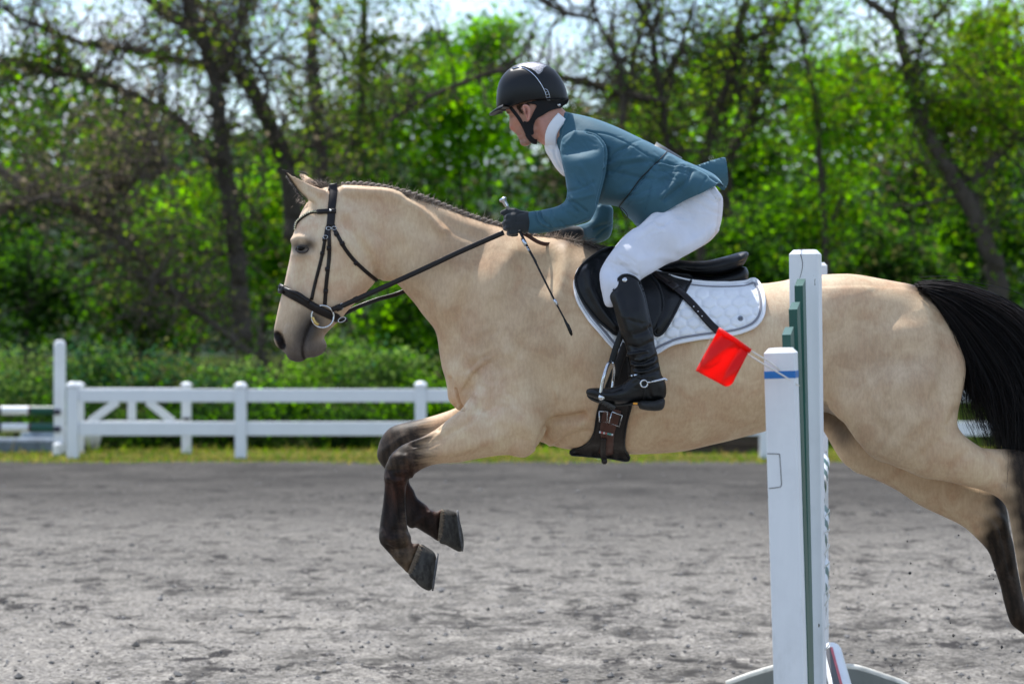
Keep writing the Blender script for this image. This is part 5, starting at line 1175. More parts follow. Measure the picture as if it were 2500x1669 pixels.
# saddle
saddle = empty('saddle', atn(z(TC, '1000,500'), D)[0], 'black leather jumping saddle under the rider on the white pad', 'saddle')
def spart(name, S, mat=None, marks=None, parent=None, it=2):
    v, q = S.mesh(); v = relax(v, q, it)
    if marks: v = sculpt(v, q, marks)
    return setp(link(name, mesh_np(name, v, q), mat or M_black), parent or saddle)
spart('panel', Solid(.005).add(z(TC, '1190,500 1300,500 1420,478 1492,447 1514,470 1518,500 1505,532 1470,552 1385,566 1300,562 1220,548'), 0, 2.6, .02, flat=.035).add(z(TC, '760,420 900,430 1050,470 1210,500 1260,540 1150,545 1000,520 850,470'), 0, 2.6, .03, flat=.03))
seat = spart('seat', Solid(.005).add(z(TC, '760,372 790,350 840,380 920,420 1020,440 1090,425 1140,412 1210,420 1290,417 1380,396 1450,376 1500,366 1519,376 1512,402 1490,440 1450,470 1380,490 1290,500 1200,492 1080,490 950,470 830,425'), 0,
     kk(TC, '780,360,1.6 900,430,2.4 1100,440,2.6 1300,450,3.0 1450,420,3.0'), .02, flat=.042), marks=[(z(TC, '1160,480 1250,478 1340,468 1430,448 1485,425'), 4, -.004)])
mb = MB(); Vs, Ns = project(make_bvh(seat), resample(catmull(z(TC, '1110,450 1200,470 1290,470 1380,455 1460,430 1492,420'), 4, False), 5)); mb.tube(Vs, .0035, 8); setp(mb.build('welt', M_black), seat)
def flap(name, px, off, hfun, mat=None, piping=.005, bv=None, sm=10, parent=None):
    v, f, o = shell(bv or BV_horse, px, 3.0, off, hfun, sm); ob = setp(link(name, mesh_np(name, v, f), mat or M_black), parent or saddle)
    b = BVHTree.FromPolygons(v.tolist(), [list(map(int, q)) for a in f for q in a])
    if piping:
        rp_ = resample(np.concatenate([o, o[:1]]), 5); Vr, Nr = project(b, rp_, smooth=6); mb = MB(); mb.tube(Vr, piping, 8, caps=False); setp(mb.build('edge_piping', M_black), ob)
    return ob, b
flap('sweat_flap', z(TC, '900,460 1010,480 1120,490 1204,505 1180,570 1140,650 1100,730 1050,810 1010,824 990,760 950,640'), .032, lambda G, d: .004*sstep(0, 14, d) + .010*np.exp(-(seg_dist(G, z(TC, '1085,640 1060,720 1020,780'))/14)**2))
def fh(G, d):
    roll = .030*np.exp(-(seg_dist(G, z(TC, '640,470 660,560 720,680 790,770'))/15)**2) * sstep(0, 8, d)
    seam = -.004*np.exp(-(seg_dist(G, catmull(z(TC, '690,420 660,500 680,600 740,690 800,760'), 4, False))/3)**2)
    return .006*sstep(0, 10, d) + roll + seam
flap('flap', z(TC, '782,346 735,355 690,376 640,412 600,452 574,500 572,530 584,580 608,632 650,692 700,748 760,798 800,822 900,826 1000,800 1040,720 1050,640 1020,540 960,480 880,430 830,390'), .040, fh)
# billets and stirrup
BV_s = make_bvh(horse, pad, *[o for o in COL.objects if o.parent == saddle and o.name.startswith(('flap', 'sweat_flap', 'seat'))])
bstrap('overgirth_strap', TC, '985,480 1040,525 1100,568 1160,610 1210,660 1260,715 1310,770 1352,808', 40*.44643*PX, .006, .006, M_brown, saddle, 10, BV_s)
bstrap('keeper', TC, '1080,552 1120,580', 56*.44643*PX, .010, .007, M_brown, saddle, 4, BV_s)
for i, s in enumerate(('1216,668', '1240,695', '1262,720')):
    p, nn = cast(BV_s, *z(TC, s)[0]); mb = MB(); mb.lathe([(1e-5, .0006), (.0022, .0006), (.0026, 0)], 8, (np.array(Vector((0, 0, 1)).rotation_difference(Vector((0, -1, 0))).to_matrix()), np.array(p)+[0, -.0145, 0])); setp(mb.build('eyelet', M_steel), saddle)
YB = D-.385                                             # depth of the near boot
mb = MB(); P_ = atn(resample(catmull(z(TC, '905,560 860,700 820,820 790,900 768,978'), 4, False), 8), YB+.035); mb.ribbon(P_, np.tile([0, -1., 0], (len(P_), 1)), 34*.44643*PX, .006); setp(mb.build('stirrup_leather', M_black, fix=True), saddle)
mb = MB(); P_ = atn(resample(catmull(z(TC, '850,870 830,920 805,985 785,1060'), 4, False), 8), YB+.10); mb.ribbon(P_, np.tile([0, -1., 0], (len(P_), 1)), 46*.44643*PX, .006); setp(mb.build('girth_strap', M_girth, fix=True), saddle)
iron = None
mb = MB(); q1 = atn(z(TC, '768,972 748,990 728,1045 715,1105 709,1152'), YB-.055); q1[0, 1] = YB-.01; q1[1, 1] = YB-.03
mb.tube(catmull(q1, 5, False), .0058, 8, flat=1.5); q2 = atn(z(TC, '768,972 780,1005 778,1060 772,1110 768,1160'), YB+.065); q2[0, 1] = YB-.01; q2[1, 1] = YB+.03
mb.tube(catmull(q2, 5, False), .0052, 8); iron = setp(mb.build('stirrup_iron', M_steel), saddle)
mb = MB(); c_ = atn(z(TC, '730,1165'), YB+.005)[0]; ang = np.linspace(0, 2*np.pi, 25)
mb.tube(np.stack([c_[0]+.034*np.cos(ang), c_[1]+.062*np.sin(ang), c_[2]+.004-.012*np.cos(ang)], 1), .0065, 8, caps=False); setp(mb.build('stirrup_foot', M_steel), iron)
mb = MB(); ax = np.array([[.86, 0, .50], [0, 1, 0], [-.50, 0, .86]]); c_ = atn(z(TC, '742,1196'), YB+.005)[0]; mb.box(c_, (.064, .118, .014), ax, .004)
for k in range(5): mb.box(c_+ax[:, 0]*(-.024+.012*k)-ax[:, 2]*.008, (.006, .11, .006), ax, .001)
setp(mb.build('tread', simple('stirrup_rubber', (.045, .043, .040), .8, .3, 80, 150, .5, .001)), iron)
mb = MB(); c_ = atn(z(TC, '714,1162'), YB-.060)[0]; mb.lathe([(1e-5, .006), (.010, .005), (.0125, 0), (.010, -.004)], 18, (np.array(Vector((0, 0, 1)).rotation_difference(Vector((0, -1, .2))).to_matrix())*1.0, c_)); setp(mb.build('stirrup_eye', M_steel), iron)

# girth with belly guard
girth = empty('girth', atn(z(TC, '750,1400'), D-.25)[0], 'dark leather belly girth with a steel buckle hanging below the rider boot', 'girth')
gpx = z(TC, '800,960 850,900 870,1000 870,1100 876,1200 862,1260 848,1320 838,1400 842,1450 862,1482 864,1505 840,1510 760,1496 690,1490 600,1482 552,1478 542,1462 560,1448 610,1432 650,1402 675,1350 685,1290 696,1230 740,1100')
flap('belly_guard', gpx, .014, lambda G, d: .005*sstep(0, 8, d), M_girth, .004, sm=8, parent=girth)
BV_g = make_bvh(*[o for o in girth.children])
bstrap('billet', TC, '745,1240 735,1290 728,1340 735,1400 720,1470', 44*.44643*PX, .005, .001, M_brown2, girth, 4, BV_g)
bstrap('billet', TC, '800,1230 785,1290 765,1340 758,1400 755,1470', 44*.44643*PX, .005, .002, M_brown2, girth, 4, BV_g)
bstrap('elastic_strap', TC, '725,1380 722,1440 728,1500 730,1520', 30*.44643*PX, .006, .006, M_girth, girth, 4, BV_g)
def rect_buckle(T, s, par, r=.0022, dy=-.012):
    P_ = z(T, s); V_, N_ = project(BV_g, P_); V_[:, 1] = V_[:, 1].min()+dy; mb = MB(); mb.tube(np.concatenate([V_, V_[:1]]), r, 6); setp(mb.build('buckle', M_steel), par)
rect_buckle(TC, '770,1242 826,1262 808,1322 752,1302', girth); rect_buckle(TC, '700,1240 745,1240 742,1300 700,1295', girth)
for k, c in enumerate(((.6, .6, .62), (.45, .08, .06), (.65, .6, .55), (.5, .12, .1), (.10, .35, .30), (.12, .38, .32), (.6, .6, .6))):
    a = z(TC, f'{700+11*k},{1352+2.2*k} {709+11*k},{1354+2.2*k}'); V_, N_ = project(BV_g, a, smooth=0); mb = MB(); mb.ribbon(V_+[0, -.016, 0], np.tile([0, -1., 0], (2, 1)), .0075, .003); setp(mb.build('bead_row', simple('bead_%d' % k, c, .4), fix=True), girth)
mb = MB(); c_ = atn(z(TC, '729,1512'), D-.13)[0]; mb.box(c_, (.020, .03, .022), None, .006); setp(mb.build('girth_loop', M_girth), girth)
print('tack', round(time.time()-T0, 1))
# ------------------------------------------------------------------ rider
person = empty('person', atn(z(TC, '1100,400'), D)[0], 'person in teal jacket, white breeches and black helmet leaning forward over the horse neck', 'person')
def rpart(name, S, mat, marks=None, parent=None, it=2, after=1):
    v, q = S.mesh(); v = relax(v, q, it)
    if marks: v = sculpt(v, q, marks); v = relax(v, q, after, .3)
    o = setp(link(name, mesh_np(name, v, q), mat), parent or person); return o, v, q
def jacket_mat():
    m, t, b = new_mat('teal_jacket_cloth'); f = noise(t, 9, 4, .6)
    t.links.new(ramp(t, f, [(.3, (.033, .094, .130)), (.7, (.042, .114, .154))]), b.inputs['Base Color'])
    b.inputs['Roughness'].default_value = .66; b.inputs['Sheen Weight'].default_value = .5; b.inputs['Sheen Roughness'].default_value = .35; b.inputs['Sheen Tint'].default_value = (.5, .75, .95, 1); b.inputs['Specular IOR Level'].default_value = .25
    n1 = bump(t, None, noise(t, 42, 3, .6, (1, 1, .5)), .22, .004); bump(t, b, noise(t, 1100, 2, .6), .3, .0006, n1); return m
M_jacket = jacket_mat()
def skin_mat():
    m, t, b = new_mat('skin'); a = t.nodes.new('ShaderNodeVertexColor'); a.layer_name = 'Col'
    f = noise(t, 90, 4, .6); c = mixc(t, .35, a.outputs['Color'], ramp(t, f, [(.3, (.40, .38, .37)), (.7, (.58, .57, .56))]), 'OVERLAY')
    t.links.new(c, b.inputs['Base Color']); b.inputs['Roughness'].default_value = .48; b.inputs['Subsurface Weight'].default_value = .12
    b.inputs['Subsurface Radius'].default_value = (.010, .004, .002); b.inputs['Subsurface Scale'].default_value = .6
    bump(t, b, noise(t, 420, 3, .6), .25, .0006); return m
M_skin = skin_mat()
M_breech = fabric('white_breeches', (.68, .69, .76), .75, 1300, .2, .2)
def breech_marks():
    t = M_breech.node_tree; b = t.nodes['Principled BSDF']; src = b.inputs['Base Color'].links[0].from_socket
    f = noise(t, 16, 5, .7); t.links.new(mixc(t, ramp(t, f, [(.63, (0, 0, 0)), (.75, (.22, .22, .22))]), src, (.35, .33, .31)), b.inputs['Base Color'])
breech_marks()
M_shirt = fabric('white_shirt_cloth', (.78, .79, .83), .8, 900, .2, .2)
M_boot = leather('boot_leather', (.0036, .0040, .0046), .36, 200, .2)
M_sole_r = simple('boot_sole', (.018, .017, .016), .75, .3, 60, 90, .4, .001)
M_glove = fabric('grey_gloves', (.022, .026, .030), .8, 500, .3, .35)
M_helm = simple('helmet_matt_black', (.0042, .0054, .0075), .42, .08, 12, 700, .12, .0003, spec=.35)
M_trim = simple('chrome_trim', (.55, .60, .68), .16, .1, 40, metal=1.0)
M_web = fabric('black_webbing', (.012, .012, .014), .8, 700, .1, .4)

# head and neck, one body
SK = Solid(.0035)
SK.add(z(TH, '300,760 345,808 372,872 404,905 418,960 420,1000 414,1060 420,1110 432,1150 446,1172 470,1178 482,1186 492,1204 510,1216 530,1226 538,1244 540,1262 556,1282 572,1306 578,1340 592,1376 616,1402 655,1416 700,1410 745,1392 790,1350 850,1280 880,1180 920,1050 1100,900 1240,760 1300,600 1240,330 1000,200 700,180 450,260 320,480'), 0,
       kk(TH, '430,1130,.42 480,1000,.68 600,1300,.70 700,900,.70 900,800,.70 1200,700,.60 1000,500,.55 700,400,.55 400,500,.55'), .01)
SK.add(z(TH, '830,960 800,1120 812,1220 850,1300 900,1360 960,1398 1040,1440 1200,1560 1420,1500 1500,1300 1440,1050 1350,920 1260,820 1100,780 930,830'), 0, .82, .02)
hm = [(z(TH, '345,810 372,872 410,890'), 14*.153, .003), (z(TH, '415,940 440,925 470,930'), 3.5, -.004), (z(TH, '440,1000 480,1060 520,1140'), 9, .003), (z(TH, '560,1100 600,1200 640,1290'), 9, -.004), (z(TH, '500,930 560,1000 600,1060'), 8, .004), (z(TH, '436,1100 430,1160'), 3, .002), (z(TH, '400,880 440,905'), 4, .003),
      (z(TH, '470,1120 500,1150 510,1190'), 3, -.003), (z(TH, '455,1140 466,1156'), 2.6, -.005), (z(TH, '448,1115 470,1105 490,1140'), 2.5, .003), (z(TH, '535,1244 570,1246 600,1240'), 2.4, -.003),
      (z(TH, '560,1275 600,1285'), 4, .002), (z(TH, '580,1310 620,1320'), 3, -.002), (z(TH, '620,1380 700,1370 780,1300 830,1180'), 7, .004), (z(TH, '840,1200 800,1300 760,1370'), 5, -.006),
      (z(TH, '900,1020 960,1180 1000,1330'), 10, .005), (z(TH, '840,1080 870,1230 930,1340'), 8, -.004)]
body, bv_, bq_ = rpart('body', SK, M_skin, hm)
Ph = topx(bv_); sc = np.tile([.46, .235, .170], (len(bv_), 1))
def sput(c, w):
    global sc
    w = np.clip(w, 0, 1)[:, None]; sc = sc*(1-w)+np.array(c)*w
sput((.52, .20, .155), np.exp(-field2(Ph, TH, '440,1120 470,1150', 8)**2)*.7); sput((.50, .215, .17), np.exp(-field2(Ph, TH, '900,1000 950,1150 980,1300', 20)**2)*.5)
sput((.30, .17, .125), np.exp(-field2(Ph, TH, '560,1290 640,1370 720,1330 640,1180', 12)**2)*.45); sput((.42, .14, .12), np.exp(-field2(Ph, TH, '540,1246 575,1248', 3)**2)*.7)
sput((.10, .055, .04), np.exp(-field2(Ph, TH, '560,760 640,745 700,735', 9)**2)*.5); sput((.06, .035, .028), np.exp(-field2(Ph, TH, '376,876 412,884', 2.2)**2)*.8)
st = np.clip(np.random.default_rng(4).normal(.5, .5, len(sc)), 0, 1)
sput((.13, .075, .055), np.exp(-field2(Ph, TH, '520,1222 570,1290 620,1370 700,1370 700,1200 640,1120', 9)**2)*.5*st)
sput((.55, .25, .19), np.exp(-field2(Ph, TH, '520,1000 560,1060', 9)**2)*.4)
set_col(body.data, sc)
# ear
mb_e = Solid(.002).add(z(TH, '625,770 660,755 700,758 735,790 752,850 748,920 738,985 722,1022 700,1018 690,980 672,930 650,880 628,830'), -.088, .42, .004, 4)
v, q = mb_e.mesh(); v = relax(v, q, 1); v = sculpt(v, q, [(z(TH, '665,800 700,850 690,900 700,960'), 2.6, -.006), (z(TH, '650,780 700,775 732,830 738,900 722,990'), 2.0, .002), (z(TH, '690,880'), 2.5, -.004)])
oe = setp(link('ear', mesh_np('ear', v, q), M_skin), body); pe = topx(v); ec = np.tile([.52, .235, .18], (len(v), 1)); w_ = np.exp(-(seg_dist(pe, z(TH, '680,830 690,900'))/3)**2)[:, None]*.75; ec = ec*(1-w_)+np.array([.16, .05, .04])*w_; set_col(oe.data, ec)
BV_b = make_bvh(body)
mb = MB(); n_ = 500; t = rng.random(n_); a = z(TH, '540,770 620,880 560,770 720,745')
base_p = np.where((rng.random(n_) < .5)[:, None], a[0]*(1-t[:, None])+a[1]*t[:, None], a[2]*(1-t[:, None])+a[3]*t[:, None]) + rng.normal(0, 2.2, (n_, 2))
Vh, Nh = project(BV_b, base_p, smooth=0); dirs = np.array([.12, -.5, -.8])+rng.normal(0, .25, (n_, 3)); pth = Vh[:, None]+dirs[:, None]*.008*np.linspace(0, 1, 3)[None, :, None]
hv_, hq_, hc_ = strands(pth, .0005, rng.random(n_)); me = mesh_np('hair', hv_, hq_); set_col(me, np.stack([hc_*.6]*3, 1)); setp(link('hair', me, hair_mat('head_hair', (.05, .03, .02), (.16, .09, .05))), body)

# helmet
helmet = empty('helmet', at(1300, 230, D)); setp(helmet, person)
shell_px = z(TH, '212,808 207,740 208,640 218,540 240,430 272,352 320,280 380,215 450,160 540,115 650,84 740,74 800,72 880,80 960,100 1050,146 1130,200 1190,262 1250,352 1300,455 1335,560 1350,650 1352,700 1300,690 1200,690 1080,690 960,692 860,696 760,712 660,735 560,760 480,790 400,820 330,845 260,835')
hs, hv, hq = rpart('helmet_shell', Solid(.004).add(cat(shell_px[:23], z(TH, '1355,760 1330,880 1200,960 900,980 600,980 330,960 250,900')), 0, .93, .01).add(z(TH, '150,850 260,842 330,846 400,822 480,792 560,762 660,737 760,714 860,698 960,693 1080,691 1200,690 1300,689 1400,684 1500,700 1500,1250 150,1250'), 0, 9.0, .002, 1, op='cut'), M_helm, [(z(TH, '460,190 560,165 640,172 720,215 800,285 880,380 940,470 985,560'), 2.6, -.003)], helmet)
mb = Solid(.003).add(z(TH, '95,890 130,858 170,836 212,806 300,800 400,800 345,838 260,868 180,890 108,910'), 0, 1, .004)
mb = MB(); nb_ = 15; aa = np.linspace(-1, 1, nb_)
edge_t = []
for a in aa:                                            # peak: curved plate sweeping round the front
    yy = .098*a; back = 1-a*a*.85
    tip = atn(z(TH, '95,890'), D)[0]; root = atn(z(TH, '330,800'), D)[0]
    fx = tip[0]+(root[0]-tip[0])*(1-math.sqrt(max(0, 1-a*a))*1.0)*.9; fz = tip[2]+(root[2]-tip[2])*(fx-tip[0])/(root[0]-tip[0])*.9 - .002
    edge_t.append([(fx, D+yy, fz), ((fx+root[0])/2, D+yy, (fz+root[2])/2+.006), (root[0]+.02, D+yy, root[2]-.002)])
E_ = np.array(edge_t); up_ = E_.reshape(-1, 3); dn_ = up_-[0, 0, .006]; i = (np.arange(nb_-1)*3)[:, None]; j = np.arange(2)[None]
Qp = np.stack([i+j, i+j+1, i+j+4, i+j+3], -1).reshape(-1, 4); nn_ = len(up_); rimq = np.array([(k*3, k*3+3, k*3+3+nn_, k*3+nn_) for k in range(nb_-1)])
setp(link('peak', mesh_np('peak', np.concatenate([up_, dn_]), np.concatenate([Qp, Qp[:, ::-1]+nn_, rimq])), M_helm), helmet)
BV_h = make_bvh(hs)
mb = MB(); rimpx = resample(catmull(z(TH, '215,815 300,838 345,840 430,806 560,758 700,722 860,698 1000,690 1180,682 1345,655'), 4, False), 4); Vr, Nr = project(BV_h, rimpx); mb.tube(Vr+Nr*.001, .0032, 8); setp(mb.build('rim', M_helm), helmet)
tr_o = None
mb = MB(); strap(mb, BV_h, z(TH, '470,185 560,163 630,170 700,200 780,258 850,330 905,405 945,475 975,540'), .0034, .0022, .0006, 4); tr_o = setp(mb.build('trim', M_trim, fix=True), helmet)
mb = MB(); strap(mb, BV_h, z(TH, '965,505 1015,520 1040,570 1055,620 1068,672'), .0022, .0026, .001, 3); strap(mb, BV_h, z(TH, '965,505 985,560 1000,620 1010,672 1068,672'), .0022, .0026, .001, 3)
for a, b in (('985,560', '1030,548'), ('998,606', '1044,592'), ('1006,645', '1056,636')): strap(mb, BV_h, z(TH, a+' '+b), .0018, .0024, .001, 3)
setp(mb.build('vent_frame', M_trim, fix=True), helmet)
# glossy patterned top panel
M_gloss = simple('glossy_snakeskin_panel', (.34, .33, .36), .22, .9, 420, 380, 1.0, .002, spec=.8, coat=.5)
vv, ff, oo = shell(BV_h, z(TH, '520,148 600,100 700,78 800,76 900,88 1010,136 960,170 945,215 900,262 868,268 820,220 740,175 650,150'), 2.0, .0008, None, 0); setp(link('top_panel', mesh_np('top_panel', vv, ff), M_gloss), helmet)
# harness
BV_bh = make_bvh(body, hs)
def web(name, s, w, th=.004, lift=.002): 
    mb = MB(); strap(mb, BV_bh, z(TH, s), w, th, lift, 4, smooth=5); return setp(mb.build(name, M_web, fix=True), helmet)
vv, ff, oo = shell(BV_bh, z(TH, '700,728 860,684 1000,672 1200,664 1348,645 1356,700 1330,745 1270,780 1240,812 1170,822 1050,862 960,920 880,960 832,1010 806,1080 800,1150 806,1210 780,1240 700,1220 660,1120 640,1040 660,1020 690,1032 722,1024 748,985 800,880 850,770 800,752'), 2.2, .006, None, 4)
setp(link('harness', mesh_np('harness', vv, ff), M_web), helmet)
web('chin_strap', '440,800 500,880 560,960 610,1040 650,1110 690,1200 720,1260', .0125)
web('chin_strap', '700,1215 740,1280 790,1335 850,1350', .019, .006); 
mb = MB(); a = cast(BV_bh, *z(TH, '1200,762')[0]) or (Vector(at(1363, 256, D-.08)), 0); mb.lathe([(1e-5, .006), (.006, .005), (.0075, 0)], 12, (np.array(Vector((0, 0, 1)).rotation_difference(Vector((0, -1, 0))).to_matrix()), np.array(a[0])+[0, -.006, 0])); setp(mb.build('adjuster_knob', M_steel), helmet)

# shirt collar and stock
rpart('shirt', Solid(.004).add(z(TH, '1175,925 1100,995 1035,1080 998,1190 982,1300 990,1400 1010,1500 1100,1560 1200,1500 1250,1300 1300,1100 1280,960'), 0, 1.15, .01)
      .add(z(TB, '478,640 486,690 505,752 545,818 600,868 640,840 640,740 600,650 540,600'), 0, 1.1, .02), M_shirt,
      [(z(TB, '530,700 545,760 580,820'), 3, -.005), (z(TB, '500,690 540,690'), 3, -.003)])
mb = MB(); strap(mb, BV_b, z(TH, '1255,955 1182,1040 1122,1125 1086,1212 1074,1310 1085,1430'), .042, .005, .002, 4, smooth=6); setp(mb.build('shirt_collar', M_shirt, fix=True), person)
# jacket
J = Solid(.0042)
torso = z(TB, '596,452 640,462 685,470 760,488 850,518 950,560 1050,608 1150,656 1250,706 1340,756 1430,796 1510,832 1560,862 1605,915 1640,980 1600,1040 1500,1110 1400,1160 1300,1210 1200,1260 1120,1290 1070,1250 1040,1160 1000,1122 950,1062 905,1050 820,1038 700,1020 620,960 600,868 566,780 540,680 528,600 545,530 570,480')
J.add(torso, 0, kk(TB, '580,520,1.0 640,700,1.35 800,750,1.38 1000,850,1.42 1100,1100,2.1 1180,1080,2.1 1200,850,1.6 1300,1020,1.85 1400,900,2.0 1550,880,2.2'), .03, flat=.145)
J.add(z(TB, '1700,930 1612,936 1590,918 1562,912 1534,936 1450,981 1350,1023 1250,1081 1150,1139 1076,1184 1060,1162 1030,1180 1100,1330 1400,1240 1700,1050'), 0, 9, .002, 1, op='cut')
sl = z(TB, '650,572 610,592 580,622 570,700 582,790 602,870 612,950 600,1020 545,1058 450,1078 350,1096 352,1160 362,1221 400,1228 500,1220 600,1196 700,1166 762,1140 792,1090 812,1030 832,950 852,870 866,780 872,700 850,640 800,590 730,570')
ysl = kk(TB, '700,640,-.175 720,800,-.215 720,1000,-.235 600,1100,-.235 350,1160,-.195')
J.add(sl, ysl, kk(TB, '700,650,.55 720,850,.72 700,1050,.85 500,1140,.95 360,1160,.95'), .022)
sl2 = z(TK, '2050,150 2310,260 2330,480 2318,700 2230,880 1960,985 1700,955 1500,940 1250,890 1290,760 1560,660 1750,600 1900,520 1980,330')
J.add(sl2, kk(TK, '2200,300,.235 2200,700,.235 1500,800,.13'), .8, .02)
jm = [ # folds
 (z(TB, '870,690 860,800 850,880 825,980 812,1040'), 5, -.008), (z(TB, '740,578 800,600 850,660 868,720'), 3.5, -.007),
 (z(TB, '745,580 850,590 950,625 1050,680 1120,725 1190,752'), 2.2, -.0035), (z(TB, '860,830 950,800 1050,780 1160,760'), 6, -.006), (z(TB, '860,800 960,760 1080,745'), 5, .005),
 (z(TB, '870,760 920,710 1000,670'), 4, -.006), (z(TB, '885,830 980,850 1080,870 1180,880'), 5, -.005), (z(TB, '1180,760 1290,790 1400,800 1500,850 1600,915'), 3.5, -.006), (z(TB, '1200,780 1300,810 1420,815 1510,860'), 5, .006),
 (z(TB, '1400,830 1370,900 1300,960 1230,1010'), 7, -.008), (z(TB, '1330,840 1290,920 1220,990'), 8, .007), (z(TB, '1150,900 1130,980 1110,1080'), 3, -.004), (z(TB, '1180,880 1270,850 1330,810'), 7, .006),
 (z(TB, '940,1060 1020,960 1090,870 1190,760'), 5, -.010), (z(TB, '960,1000 1040,980 1130,940'), 7, -.005), (z(TB, '1250,720 1200,770 1170,830'), 4, -.004),
 (z(TB, '660,580 640,620 600,660'), 5, .004), (z(TB, '590,720 700,700 800,690'), 6, -.003),
 (z(TK, '1420,95 1500,110 1570,150'), 2.4, -.006), (z(TK, '1430,140 1530,230 1650,360'), 2.6, -.008), (z(TK, '1480,150 1650,230 1820,360'), 3, -.007), (z(TK, '1350,240 1400,330'), 2.4, -.004),
 (z(TK, '930,350 950,470 1020,570 1150,650'), 3, -.007), (z(TK, '850,370 870,520 950,640 1080,700'), 2.6, -.005), (z(TK, '890,380 910,500 990,610'), 3, .005), (z(TK, '1150,350 1180,420'), 2.5, -.004),
 (z(TK, '1100,640 1300,640 1600,570 1800,480'), 5, .004), (z(TB, '620,960 700,940 780,900'), 5, -.005), (z(TB, '625,1010 700,1000 770,980'), 5, .005), (z(TB, '700,800 760,900 790,980'), 6, .004),
 (z(TB, '545,530 555,620 560,720 590,830'), 3, -.006), (z(TB, '620,470 600,520 575,560 565,620'), 3, -.006),
 (z(TK, '2320,620 2150,720 2000,860'), 3, -.006), (z(TK, '2250,600 2080,640 1950,700'), 4, -.006)]
jm = [(m[0], m[1]*.9, m[2]*1.15) for m in jm]
wr = np.random.default_rng(3)
def wrinkles(T, c, n, ang, spread, ln, sc, amp, w=2.2):
    out = []
    for _ in range(n):
        p = np.array(c)+wr.normal(0, spread, 2); a = R(ang)+wr.normal(0, .28); l = ln*wr.uniform(.4, 1.2); d = np.array([math.cos(a), math.sin(a)]); nn = np.array([-d[1], d[0]])*wr.normal(0, .14)*l
        q = np.array([p-d*l, p-d*l*.3+nn, p+d*l*.3+nn, p+d*l]); out.append((z(T, ' '.join(f'{u},{v}' for u, v in q)), w*wr.uniform(.7, 1.5), amp*wr.choice([-1, -1, .8])*wr.uniform(.4, 1)))
    return out
jm += wrinkles(TB, (640, 1040), 12, 35, 42, 60, 1, .0035) + wrinkles(TB, (700, 900), 8, 60, 50, 60, 1, .003) + wrinkles(TB, (480, 1150), 9, 70, 50, 40, 1, .003) + wrinkles(TB, (960, 780), 12, -28, 60, 80, 1, .0032) + wrinkles(TB, (1250, 820), 14, 25, 80, 80, 1, .0035) + wrinkles(TB, (1300, 920), 10, 120, 70, 70, 1, .003) + wrinkles(TB, (690, 640), 7, 30, 50, 50, 1, .002) + wrinkles(TB, (1060, 980), 9, -35, 60, 70, 1, .003) + wrinkles(TB, (930, 640), 5, 25, 60, 60, 1, .0015)
jacket, jv, jq = rpart('jacket', J, M_jacket, jm)
BV_j = make_bvh(jacket)
rpart('collar', Solid(.004).add(z(TH, '1262,838 1310,868 1385,925 1350,980 1300,1080 1248,1200 1225,1300 1215,1420 1200,1500 1150,1480 1115,1380 1100,1250 1110,1130 1140,1020 1190,920'), 0, kk(TH, '1300,900,1.15 1180,1150,2.0 1170,1450,2.3'), .01, flat=.07), M_jacket, [(z(TH, '1340,960 1270,1080 1225,1200'), 3, -.005)], jacket)
# flying tail flap on the far side, jacket vent
def sheet(name, poly, y0, y1, th, mat, parent, bow=0.0, step=5):
    P_ = catmull(poly, 3); lo = P_.min(0); hi = P_.max(0); cx = (lo+hi)/2
    yf = lambda G: D + y0 + (y1-y0)*(G[:, 0]-lo[0])/(hi[0]-lo[0]) + bow*np.sin((G[:, 1]-lo[1])/(hi[1]-lo[1])*np.pi)
    v, f, o = shell(None, poly, step, th, None, 0, 3, yfun=yf); return setp(link(name, mesh_np(name, v, f), mat), parent)
sheet('tail_flap', z(TB, '1395,800 1440,793 1510,770 1570,752 1620,743 1632,790 1640,860 1640,905 1618,945 1580,905 1530,865 1470,825'), .10, .16, .004, M_jacket, jacket, -.03, 4)
sheet('hem_lip', z(TB, '1480,838 1540,865 1590,905 1622,945 1600,950 1570,925 1540,918 1510,890'), -.05, -.02, .004, M_jacket, jacket, -.012, 3)
# stitched seams, pocket, back number
M_cord = simple('black_cord', (.012, .012, .014), .7)
mb = MB(); Pq = resample(catmull(z(TB, '1250,706 1205,755 1150,810 1085,872 1030,945 985,1005 945,1056'), 4, False), 4); Vq, Nq = project(BV_j, Pq); mb.tube(Vq+Nq*.0012, .0021, 6); cord = setp(mb.build('number_string', M_cord), jacket)
mb = MB(); Pq = atn(resample(catmull(z(TB, '945,1056 962,1085 972,1115 992,1128 998,1110 975,1080 955,1062'), 4, False), 3), D-.14); mb.tube(Pq, .0017, 6); setp(mb.build('string_bow', M_cord), jacket)
pl = atn(z(TB, '1176,654 1252,700 1340,754'), D); 
mb = MB(); a, b = pl[0], pl[2]; ax = (b-a)/np.linalg.norm(b-a); up_ = np.array([ax[2], 0, -ax[0]]); up_ *= np.sign(up_[2])
Vn = []; nn_ = 9
for s in np.linspace(-1, 1, nn_):
    drop = .028*s*s
    for t in (0, .5, 1): Vn.append(a+(b-a)*t + np.array([0, .085*s, 0]) + up_*(.007-drop))
Vn = np.array(Vn); i = (np.arange(nn_-1)*3)[:, None]; j = np.arange(2)[None]; Qn = np.stack([i+j, i+j+3, i+j+4, i+j+1], -1).reshape(-1, 4)
